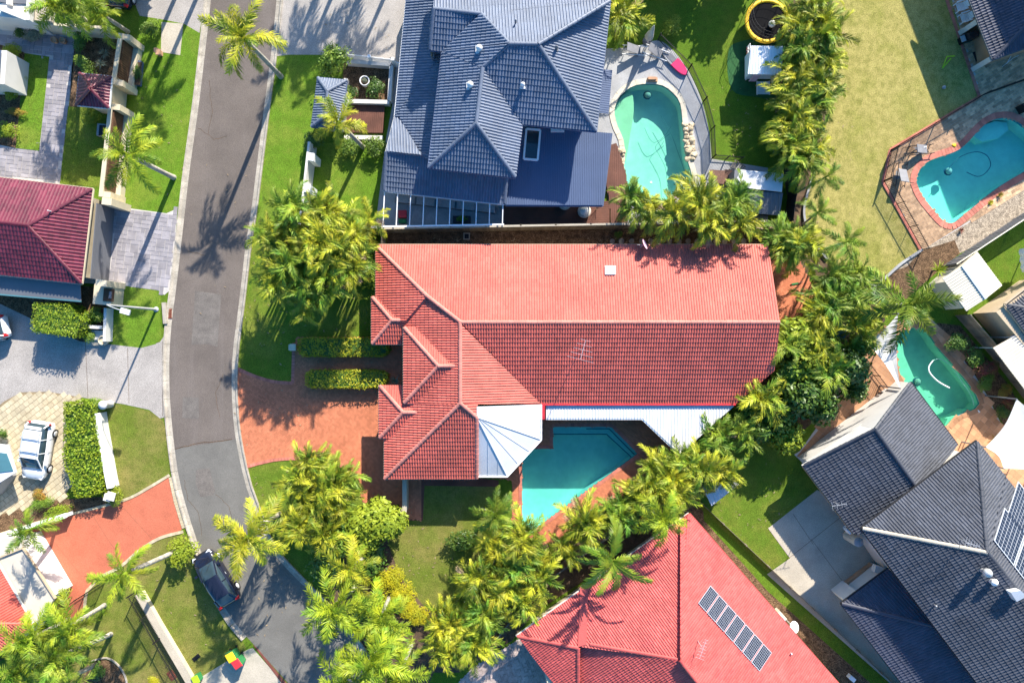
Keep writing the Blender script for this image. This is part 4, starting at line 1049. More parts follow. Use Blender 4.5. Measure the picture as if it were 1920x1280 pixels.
solar(rb_, ((1330, 1096), (1307, 1129), (1423, 1258), (1446, 1223)), r2, 7)

# ---- dark tiled house bottom right
dh = thing('tiled_house', 'dark grey tiled house with rooftop solar panels at bottom right', 'house', P(1760, 1050))
A_ne = plane((1751, 775), 3.0, (.77, .64), 20)
A_ne = plane((1751, 775), 2.8, (.815, .58), 20); A_sw = plane((1545, 930), 2.7, (-.80, -.60), 20)
walls(dh, wpt([(1525, 868), (1697, 732), (1785, 830), (1700, 960), (1600, 975)], 2.6), 2.5, M['render_white'], name='garage_wall')
zr = hit(1680, 857, A_ne).z
roof(dh, [([(1707, 717), (1795, 834), (1760, 880), (1717, 911), (1641, 804)], A_ne)], M['tile_dark'], [(h(1717, 911, A_ne), h(1641, 804, A_ne))], name='garage_roof', roll=.2, gut=[[(1708, 716, 2.75), (1796, 834, 2.75)]], gutm=M['metal_dark'],
     verge=[[h(1641, 804, A_ne), h(1707, 717, A_ne)]], wallm=M['render_white'], drop=1.0)
A_sw = plane((1680, 858), h(1680, 858, A_ne).z, (-.815, -.58), 20)
roof(dh, [([(1641, 804), (1717, 911), (1640, 1000), (1600, 1000), (1506, 873)], A_sw)], M['tile_dark'], [(h(1641, 804, A_sw), h(1508, 872, A_sw)), (h(1641, 804, A_ne), h(1706, 718, A_ne))], name='garage_roof', roll=.2, gut=[[(1506, 874, h(1506, 874, A_sw).z-.03), (1600, 1000, h(1600, 1000, A_sw).z-.03)]], gutm=M['brick_wall'],
     verge=[[h(1506, 873, A_sw), h(1641, 804, A_sw)], [h(1506, 873, A_sw), h(1600, 1000, A_sw)]], wallm=M['render_white'], drop=0)
be = 4.8
b_nw = plane((1720, 911), be, (-.60, .80), 22); b_sw = plane((1640, 1030), be, (-.80, -.60), 22); b_ne = plane((1875, 885), be, (.78, .63), 23)
wl_b = wpt([(1646, 1000), (1838, 856), (1960, 990), (2000, 1400), (1850, 1280), (1735, 1130)], be)
walls(dh, wl_b, be-.1, M['render_white'], name='upper_wall')
zt = h(1850, 1036, b_nw).z
b_sw = plane((1850, 1036), h(1850, 1036, b_nw).z, (-.80, -.60), 22); b_ne = plane((1850, 1036), h(1850, 1036, b_nw).z, (.80, .60), 23)
roof(dh, split([([(1832, 826), (1852, 1036), (1615, 990)], b_nw), ([(1615, 991), (1852, 1036), (1990, 1210), (1990, 1490)], b_sw), ([(1832, 826), (1885, 893), (1980, 1010), (1990, 1210), (1852, 1036)], b_ne)]),
     M['tile_dark'], [(h(1850, 1035, b_nw), h(1832, 828, b_nw)), (h(1852, 1036, b_ne), h(1990, 1210, b_ne))], name='main_roof', roll=.2,
     gut=[[(1832, 826, h(1832, 826, b_nw).z), (1615, 990, h(1615, 990, b_nw).z)], [(1615, 991, h(1615, 991, b_sw).z), (1990, 1490, h(1990, 1490, b_sw).z)]], gutm=M['metal_dark'],
     )
mr = [o for o in dh.children if o.name.startswith('main_roof')][0]
ridge(mr, h(1850, 1035, b_nw), h(1617, 990, b_nw), M['conc_warm'])
c_nw = plane((1622, 1098), 2.6, (-.62, .78), 20); c_sw = plane((1650, 1225), 2.6, (-.80, -.60), 20)
walls(dh, wpt([(1600, 1130), (1668, 1075), (1800, 1200), (1830, 1300), (1720, 1300)], 2.5), 2.4, M['render_white'], name='porch_wall')
roof(dh, split([([(1577, 1131), (1666, 1065), (1760, 1175)], c_nw), ([(1577, 1132), (1760, 1175), (1860, 1320), (1860, 1500)], c_sw)]), M['tile_navy'], [(h(1745, 1171, c_nw), h(1578, 1131, c_nw))], name='porch_roof', roll=.2,
     gut=[[(1666, 1065, 2.6), (1577, 1131, 2.6), (1860, 1500, 2.6)]], gutm=M['metal_dark'])
obj('parapet', MB().box(P(1585, 1110, 1.1), (1.1, .4, 2.2), R(38)).bar(P(1600, 1112, .8), P(1648, 1080, .8), .25, 1.6).bar(P(1638, 1064, 1.6), P(1664, 1072, 1.6), .5, .5), M['render_white'], dh)
obj('brick_step', MB().bar(P(1583, 1100, .2), P(1636, 1060, .2), .5, .4), M['brick_wall'], dh)
solar(dh, ((1906, 901), (1886, 962), (1945, 1040), (1970, 985)), b_ne, 2, cells=(6, 10))
solar(dh, ((1880, 950), (1860, 1012), (1975, 1160), (2000, 1100)), b_ne, 3, cells=(6, 10))
c = h(1840, 1068, b_sw)
vt = obj('whirly_vent', MB().lathe(c, [(.14, 0), (.14, .35), (.26, .42), (.30, .6), (.22, .78), (.05, .85)], 14), M['galv'], mr)
c = h(1858, 1088, b_sw); obj('roof_vent', MB().lathe(c, [(.16, 0), (.16, .3), (.24, .3), (.22, .4), (.05, .48)], 12), M['white'], mr)
obj('roof_hatch', MB().slab([h(x, y, b_sw)+Vector((0, 0, .5)) for x, y in ((1884, 1104), (1903, 1101), (1915, 1112), (1896, 1122))], .6), M['metal_white'], mr)

# ---- dark roofed house top right
tr = thing('tiled_house', 'dark blue tiled house corner with brick patio at the top right', 'house', P(1900, 30))
t_w = plane((1845, 60), 2.7, (-.93, -.36), 18); t_s = plane((1890, 108), 2.7, (.34, -.94), 18)
walls(tr, wpt([(1850, -60), (1880, 100), (2000, 60), (2000, -60)], 2.6), 2.5, M['brick_wall'])
roof(tr, split([([(1796, -60), (1862, 112), (1960, 10), (1960, -60)], t_w), ([(1862, 112), (2000, 60), (2000, -30), (1960, 10)], t_s)]), M['tile_navy'], [(h(1960, 10, t_w), h(1863, 111, t_w))], roll=.2, gut=[[(1796, -60, 2.7), (1862, 112, 2.7), (2000, 62, 2.7)]], gutm=M['metal_grey'])
for a, b in (((1797, 64), (1836, 40)), ((1821, 132), (1862, 108))):
    obj('pier', MB().bar(P(*a, .0)+Vector((0, 0, 1.0)), P(*b, 0)+Vector((0, 0, 1.0)), .35, 2.0), M['render_white'], tr)
obj('upper_storey', MB().prism(wpt([(1790, -265), (1945, 132), (2170, 30), (2170, -265)]), 2.3, 6.5), M['brick_wall'], tr)
# ---- tan roofed house at the right edge
er = thing('tiled_house', 'grey tiled roof with tan brick wall at the right edge', 'house', P(1900, 580))
e_w = plane((1890, 600), 2.7, (-.62, .78), 20); e_s = plane((1905, 600), 2.7, (-.82, -.57), 20)
walls(er, wpt([(1868, 585), (1960, 520), (2000, 700), (1935, 665)], 2.5), 2.5, M['render_tan'])
roof(er, [([(1884, 570), (2000, 480), (2000, 590)], e_w), ([(1884, 571), (2000, 591), (2000, 730)], e_s)], M['tile_dark'], [(h(2000, 590, e_w), h(1885, 571, e_w))], roll=.2, gut=[[(2000, 480, 2.7), (1884, 570, 2.7), (2000, 731, 2.7)]], gutm=M['render_tan'])
# ================================================================ plants
def frond_mesh(kind, m, seed):
    """one feather leaf of unit length along +x: rachis with leaflets both sides"""
    rn = random.Random(seed); mb = MB()
    n = {'royal': 58, 'cane': 28, 'queen': 58, 'broad': 34}[kind]
    e = {'royal': .30, 'cane': .45, 'queen': .42, 'broad': .30}[kind]+rn.uniform(-.12, .12)
    droop = {'royal': 1.15, 'cane': 1.75, 'queen': 1.55, 'broad': 1.0}[kind]*rn.uniform(.8, 1.2)
    ll = {'royal': .25, 'cane': .25, 'queen': .24, 'broad': .23}[kind]
    bend = rn.uniform(-.35, .35)
    pts = [Vector((0, 0, 0))]; tans = []
    for i in range(n):
        t = i/n; a = e-droop*t**1.4; y = bend*t
        d = Vector((math.cos(a)*math.cos(y), math.cos(a)*math.sin(y), math.sin(a))); tans.append(d); pts.append(pts[-1]+d/n)
    tans.append(tans[-1])
    mb.tube([pts[k] for k in range(0, n+1, 4)], [.012*(1-.75*k/n) for k in range(0, n+1, 4)], 3, False)
    mb.cur = 0
    for i in range(3, n+1):
        t = i/n; d = tans[i]
        side = d.cross(Vector((0, 0, 1))).normalized(); up = side.cross(d)
        prof = min(1, (t-.02)/.22)*(1-.62*max(0, (t-.55)/.45)**1.6)
        for s in (-1, 1):
            if rn.random() < .04: continue
            if kind == 'cane': dih, sw = rn.uniform(.25, .75), rn.uniform(.45, .8)
            elif kind == 'queen': dih, sw = rn.uniform(-.7, .8), rn.uniform(.3, .8)
            elif kind == 'broad': dih, sw = rn.uniform(.0, .2), rn.uniform(.5, .75)
            else: dih, sw = rn.uniform(-.55, .55), rn.uniform(.35, .75)
            sw += .35*t
            L = ll*prof*rn.uniform(.8, 1.1)
            o = (side*s*math.cos(dih)+up*math.sin(dih))
            o = (o*math.cos(sw)+d*math.sin(sw)).normalized()
            w = (.042 if kind == 'cane' else .040 if kind == 'broad' else .026)
            wd = d*w*.5
            b = pts[i]; mid = b+o*L*.5+up*.0; tip = b+o*L-Vector((0, 0, L*rn.uniform(.15, .45)))
            mid -= Vector((0, 0, L*.06))
            v = [b-wd*.6, b+wd*.6, mid+wd, mid-wd, tip]
            mb.add(v, [(0, 1, 2, 3), (3, 2, 4)])
    return mb.mesh('frond', m)

FR = {}
def fronds(kind, m):
    k = (kind, m.name)
    if k not in FR: FR[k] = [frond_mesh(kind, m, hash(kind) % 7+i*13+len(FR)*101) for i in range(5)]
    return FR[k]
import zlib
def _seed(s): return zlib.crc32(s.encode())
def fronds(kind, m):
    k = (kind, m.name)
    if k not in FR: FR[k] = [frond_mesh(kind, m, _seed(kind+m.name)+i) for i in range(5)]
    return FR[k]

def put_frond(parent, me, at, az, el, L, tw=0.0):
    o = link('frond', me, parent); o.location = at
    o.rotation_euler = (Matrix.Rotation(az, 4, 'Z') @ Matrix.Rotation(-el, 4, 'Y') @ Matrix.Rotation(tw, 4, 'X')).to_euler()
    o.scale = (L, L*random.uniform(.9, 1.1), L); return o

def palm(label, base, top, z, L=2.4, n=14, kind='royal', m='frond_royal', r=.16, dead=0, name='palm_tree', group='tall single palms', cshaft=True, low=-.35):
    b = P(*base); t = thing(name, label, 'palm tree', b, group=group)
    tp = P(top[0], top[1], z)-b
    mid = tp*.5+Vector((0, 0, 0))+Vector((tp.x, tp.y, 0))*(-.06)
    pts = [Vector((0, 0, 0)).lerp(mid*2-tp*1.0, 0) if k == 0 else Vector((tp.x*(k/6)**1.15, tp.y*(k/6)**1.15, tp.z*k/6)) for k in range(7)]
    obj('trunk', MB().tube(pts, [r*1.25, r*1.02, r, r*1.0, r*.95, r*.85, r*.7], 10), M['trunk_pale'], t, local=True)
    if cshaft:
        obj('crownshaft', MB().tube([tp*.97, tp+Vector((0, 0, .45)), tp+Vector((0, 0, .9))], [r*.85, r*.7, r*.3], 8), M['frond_green'], t, local=True)
    meshes = fronds(kind, M[m]); a0 = random.uniform(0, 6.28); n = n+random.choice((-2, 0, 1, 2))
    for k in range(n):
        q = k/(n-1) if n > 1 else 0
        el = low+(1.25-low)*q**1.5+random.uniform(-.12, .12)
        put_frond(t, random.choice(meshes), tp+Vector((0, 0, .5*q if cshaft else .1)), a0+k*2.399+random.uniform(-.35, .35), el+random.uniform(-.15, .1), L*random.uniform(.78, 1.22)*(1-.2*q), random.uniform(-.6, .6))
    dm = fronds(kind, M['frond_dead'])
    for k in range(dead): put_frond(t, random.choice(dm), tp, random.uniform(0, 6.28), random.uniform(-1.1, -.5), L*.8)
    return t

def cane(label, at, r, z, n=6, L=1.7, nf=6, m='frond_cane', group='golden cane palm clumps', dead=0):
    """clump of slim stems, each with arching leaves; at is where the crown appears"""
    c = P(at[0], at[1], z); b = Vector((c.x, c.y, 0)); t = thing('cane_palm', label, 'palm clump', b, group=group)
    me = fronds('cane', M[m]); a0 = random.uniform(0, 6.28)
    for i in range(n):
        a = a0+i*2.399; rr = r*math.sqrt((i+.3)/n)*.8; zz = z*random.uniform(.70, 1.0)
        tp = Vector((math.cos(a)*rr, math.sin(a)*rr, zz)); bs = Vector((math.cos(a)*rr*.3, math.sin(a)*rr*.3, 0))
        obj('stem', MB().tube([bs, bs.lerp(tp, .5)*.98+Vector((0, 0, .05)), tp], [.055, .045, .035], 6), M['trunk_cane'], t, local=True)
        for k in range(nf):
            q = k/(nf-1)
            put_frond(t, random.choice(me), tp, a+k*2.399+random.uniform(-.5, .5), -.05+1.1*q+random.uniform(-.3, .25), L*random.uniform(.65, 1.2)*(1-.15*q), random.uniform(-.6, .6))
    dm = fronds('cane', M['frond_dead'])
    for k in range(dead): put_frond(t, random.choice(dm), Vector((random.uniform(-r, r)*.6, random.uniform(-r, r)*.6, z*.8)), random.uniform(0, 6.28), random.uniform(-.6, .3), L*.9)
    return t

BM = {}
def bush_mesh(m, leaf, n, seed, flat=.0, lump=.32):
    rn = random.Random(seed); mb = MB()
    lobes = []
    for k in range(11):
        a = rn.uniform(0, 6.28); e = rn.uniform(-.1, 1.4)
        lobes.append((Vector((math.cos(a)*math.cos(e), math.sin(a)*math.cos(e), math.sin(e)))*rn.uniform(.35, .62), rn.uniform(.30, .48)))
    lobes.append((Vector((0, 0, .1)), .6))
    for k in range(n):
        c, r = rn.choice(lobes)
        d = Vector((rn.gauss(0, 1), rn.gauss(0, 1), rn.gauss(.25, 1))).normalized()
        p = c+d*r*rn.uniform(.75, 1.06)
        if p.z < -.35: continue
        nn = (d+Vector((rn.gauss(0, .5), rn.gauss(0, .5), rn.gauss(.3, .5)))).normalized()
        x = nn.orthogonal().normalized(); x.rotate(Quaternion(nn, rn.uniform(0, 6.28))); y = nn.cross(x)
        s = leaf*rn.uniform(.6, 1.25)
        mb.add([p-x*s*.1, p+y*s*.32+x*s*.45, p+x*s, p-y*s*.32+x*s*.45], [(0, 1, 2, 3)])
    return mb.mesh('foliage', m)
def bush(label, at, r, z, m='leaf_green', name='shrub', cat='shrub', leaf=.16, n=1500, group=None, rz=None, stem=True):
    """rounded shrub or small tree: r pixels radius as seen, z height in metres"""
    k = (m, leaf, n)
    if k not in BM: BM[k] = [bush_mesh(M[m], leaf, n, _seed(m)+i*7+int(leaf*1000)) for i in range(3)]
    rx, ry = (r if hasattr(r, '__len__') else (r, r)); zc = z*.55
    c = P(at[0], at[1], zc); t = thing(name, label, cat, (c.x, c.y, 0), group=group)
    if stem: obj('stem', MB().tube([Vector((0, 0, 0)), Vector((.05, .02, zc*.6)), Vector((0, 0, zc))], [.07+.02*z, .05+.015*z, .03], 7), M['bark'], t, local=True)
    f = link('foliage', random.choice(BM[k]), t); f.location = (0, 0, zc*.9); f.rotation_euler = (0, 0, random.uniform(0, 6.28) if rz is None else rz)
    s = S*(H-zc)/H/.78
    f.scale = (rx*s, ry*s, max(.3, z*.52))
    return t

def spiky(label, at, r, h, m='leaf_green', n=34, name='yucca', cat='spiky plant', group=None):
    """rosette of sword leaves"""
    c = P(*at); t = thing(name, label, cat, c, group=group); mb = MB()
    for k in range(n):
        a = k*2.399; e = random.uniform(.1, 1.35); L = r*random.uniform(.75, 1.1)
        d = Vector((math.cos(a)*math.cos(e), math.sin(a)*math.cos(e), math.sin(e))); sd_ = Vector((-math.sin(a), math.cos(a), 0))*.035*max(.6, r)
        b = Vector((0, 0, h)); mid = b+d*L*.55; tip = b+d*L-Vector((0, 0, L*.25*math.cos(e)))
        mb.add([b-sd_*.5, b+sd_*.5, mid+sd_, mid-sd_, tip], [(0, 1, 2, 3), (3, 2, 4)])
    obj('leaves', mb, M[m], t, local=True)
    if h > .2: obj('stem', MB().tube([Vector(), Vector((0, 0, h))], [.07, .05], 6), M['bark'], t, local=True)
    return t

def hedge(label, poly, h, m='leaf_hedge', leaf=.11, dens=170, group=None):
    """clipped hedge: dark twiggy core under a skin of leaves; pixel outline as seen at its top"""
    w = [P(x, y, h) for x, y in poly]; c = sum(w, Vector())/len(w); t = thing('hedge', label, 'hedge', (c.x, c.y, 0), group=group)
    pts = [(p.x, p.y) for p in w]; n = len(pts)
    core = [(c.x+(x-c.x)*.93, c.y+(y-c.y)*.93) for x, y in pts]
    obj('branches', MB().prism(core, 0, h-.22), M['leaf_dark'], t)
    mb = MB(); xs = [p[0] for p in pts]; ys = [p[1] for p in pts]
    ar = (max(xs)-min(xs))*(max(ys)-min(ys))
    from mathutils import noise as nz
    def leafat(p, d):
        nn = (d+Vector((random.gauss(0, .55), random.gauss(0, .55), random.gauss(.1, .45)))).normalized()
        x = nn.orthogonal().normalized(); x.rotate(Quaternion(nn, random.uniform(0, 6.28))); y = nn.cross(x); s = leaf*random.uniform(.6, 1.3)
        mb.add([p-x*s*.3, p+y*s*.35+x*s*.3, p+x*s*.9, p-y*s*.35+x*s*.3], [(0, 1, 2, 3)])
    for k in range(int(ar*dens)):
        x, y = random.uniform(min(xs), max(xs)), random.uniform(min(ys), max(ys))
        if not inside((x, y), pts): continue
        b = nz.noise(Vector((x*1.1, y*1.1, 0)))*.20+nz.noise(Vector((x*3.5, y*3.5, 3)))*.10
        if nz.noise(Vector((x*2.3, y*2.3, 9))) > .38 and random.random() < .7: continue
        leafat(Vector((x, y, h+b-random.random()**2*.18)), Vector((0, 0, 1)))
    for i in range(n):
        a, b = Vector((*pts[i-1], 0)), Vector((*pts[i], 0)); l = (b-a).length
        d = Vector(((b-a).y, -(b-a).x, 0)).normalized()
        if (((a+b)/2)-Vector((c.x, c.y, 0))).dot(d) < 0: d = -d
        for k in range(int(l*h*dens*.8)):
            p = a.lerp(b, random.random()); z = random.uniform(.05, h)
            leafat(p+d*(random.uniform(-.12, .06)+nz.noise(Vector((p.x*2, p.y*2, z*2)))*.08)+Vector((0, 0, z)), d)
    obj('foliage', mb, M[m], t)
    return t

# ---- hedges
hedge('clipped hedge along the lawn side of the brick path, the upper one', [(558, 636), (568, 633), (716, 633), (728, 640), (728, 662), (716, 668), (566, 668), (557, 661)], 1.1, 'leaf_hedge_yel', group='path hedges')
hedge('clipped hedge between brick path and driveway, the lower one', [(572, 698), (582, 694), (714, 694), (726, 700), (724, 718), (712, 727), (584, 728), (572, 722)], 1.0, 'leaf_hedge_yel', group='path hedges')
hedge('tall square clipped hedge beside the grey driveway under the maroon roof', [(66, 566), (126, 570), (132, 578), (152, 600), (140, 632), (60, 622), (56, 612), (62, 572)], 2.0)
hedge('broad bushy green hedge between white car and curved white wall', [(117, 756), (160, 750), (174, 762), (177, 800), (189, 870), (190, 924), (140, 936), (130, 900), (117, 865), (120, 815)], 1.25, 'leaf_hedge', leaf=.15, dens=130)

# ---- single tall palms
palm('tall golden royal palm arching over the road at the top', (527, 144), (459, 74), 7.3, 2.7, 15, 'royal', 'frond_gold', .17)
palm('royal palm leaning over the left verge beside the timber fence', (326, 333), (242, 291), 6.3, 2.7, 14, 'royal', 'frond_royal', .17)
palm('royal palm with pale trunk over the corner of the terracotta drive', (331, 1032), (240, 1072), 6.2, 2.6, 15, 'royal', 'frond_royal', .17)
palm('bright yellow green palm whose crown overhangs the road above the navy car', (524, 962), (468, 1003), 5.6, 3.0, 14, 'royal', 'frond_gold', .16)
palm('golden courtyard palm beside the small timber landing', (681, 276), (636, 232), 5.4, 2.1, 15, 'royal', 'frond_gold', .15)
palm('large star shaped palm beside the white sail and green pool', (1665, 575), (1697, 571), 5.5, 3.5, 12, 'royal', 'frond_green', .15)
palm('small palm with a curved trunk at the dry lawn\'s upper edge', (1492, 362), (1546, 333), 3.4, 1.6, 8, 'royal', 'frond_green', .08, group='slim palms on the dry lawn')
palm('small palm in the middle of the dry lawn\'s curved edging', (1506, 420), (1531, 399), 3.0, 1.5, 8, 'royal', 'frond_green', .08, group='slim palms on the dry lawn')
palm('slim dark palm at the lower corner of the dry lawn', (1536, 470), (1582, 455), 3.8, 2.0, 9, 'royal', 'frond_green', .08, group='slim palms on the dry lawn')
palm('bright green palm standing over the red roof\'s upper eave', (1108, 1012), (1145, 1048), 5.0, 2.9, 10, 'broad', 'frond_green', .14)
palm('feathery palm over the tip of the vivid red roof', (1195, 935), (1240, 968), 5.2, 2.4, 16, 'queen', 'frond_royal', .14)
palm('big queen palm reaching over the shaded road, upper of the pair', (668, 1098), (628, 1132), 6.0, 3.1, 15, 'queen', 'frond_royal', .16, dead=1)
palm('big queen palm at the bottom edge beside the shaded road', (730, 1175), (696, 1236), 6.4, 3.1, 16, 'queen', 'frond_royal', .16)
palm('queen palm with brown hanging frond behind the yellow ground cover', (688, 1038), (660, 1062), 5.2, 2.6, 13, 'queen', 'frond_gold', .15, dead=2)
palm('queen palm leaning over the bottom left lawn, pale trunk end visible', (196, 1134), (132, 1172), 5.4, 2.6, 15, 'queen', 'frond_royal', .15)
palm('queen palm at bottom left nearest the circular bed', (208, 1188), (118, 1226), 5.8, 2.7, 16, 'queen', 'frond_green', .15)
palm('queen palm behind the ribbed red roof at the bottom left corner', (110, 1240), (44, 1252), 5.4, 2.6, 16, 'queen', 'frond_green', .15)
palm('queen palm on the left edge above the white terrace slab', (110, 972), (62, 990), 4.8, 1.9, 12, 'queen', 'frond_green', .13)
palm('queen palm at the top left corner above the courtyard wall', (150, 60), (112, 18), 5.5, 2.6, 16, 'queen', 'frond_royal', .15)
palm('olive crowned palm beside the top left driveway', (240, 60), (198, 32), 4.6, 1.9, 15, 'queen', 'frond_royal', .14)
palm('spent palm with pale fronds hanging over the pergola corner', (686, 428), (697, 414), 4.6, 2.0, 9, 'royal', 'frond_gold', .10, dead=2)
palm('dark green palm at the foot of the main pool', (905, 955), (930, 962), 3.4, 1.9, 14, 'royal', 'frond_green', .13)
palm('pale fan of a palm overlapping the blue roofed gatehouse lawn', (592, 452), (566, 448), 5.0, 2.1, 10, 'royal', 'frond_gold', .09)

palm('queen palm filling the bottom edge right of the shaded road', (700, 1230), (650, 1268), 5.6, 2.8, 15, 'queen', 'frond_royal', .15)
palm('queen palm beside the yellow ground cover, pale trunk below it', (730, 1120), (716, 1152), 5.0, 2.5, 14, 'queen', 'frond_royal', .15)
palm('queen palm at the bottom edge near the lower lawn shade', (770, 1210), (752, 1258), 5.4, 2.5, 14, 'queen', 'frond_royal', .15)
palm('queen palm between the bottom left palms and the ribbed roof', (130, 1160), (66, 1192), 5.4, 2.6, 16, 'queen', 'frond_royal', .15)
palm('queen palm at the very bottom left of the circular bed', (180, 1245), (112, 1275), 5.2, 2.5, 15, 'queen', 'frond_green', .15)
palm('dense queen palm over the top left parapet', (160, 40), (148, -2), 5.2, 2.6, 16, 'queen', 'frond_green', .15)
# beyond the top edge of the picture: their shadows fall into it
for k, (b, z) in enumerate((((655, -150), 6.4), ((700, -185), 7.0), ((735, -150), 6.5), ((790, -165), 6.8), ((368, -95), 7.2), ((402, -80), 7.0), ((330, -140), 6.5))):
    g = P(*b); kk = H/(H-z)
    palm('royal palm standing beyond the top edge, seen by its shadow', b, (960+(b[0]-960)*kk, 640+(b[1]-640)*kk), z, 2.8, 14, 'royal', 'frond_royal', .16, group='palms beyond the top edge')
for at, r, z in (((1425, -140), 40, 5.2), ((1310, -90), 40, 4.0), ((1240, -80), 44, 3.2), ((240, -110), 50, 4.5)):
    bush('leafy tree beyond the top edge, seen by its shadow', at, r, z, 'leaf_dark', 'tree', 'tree', .2, 2600, 'trees beyond the top edge')
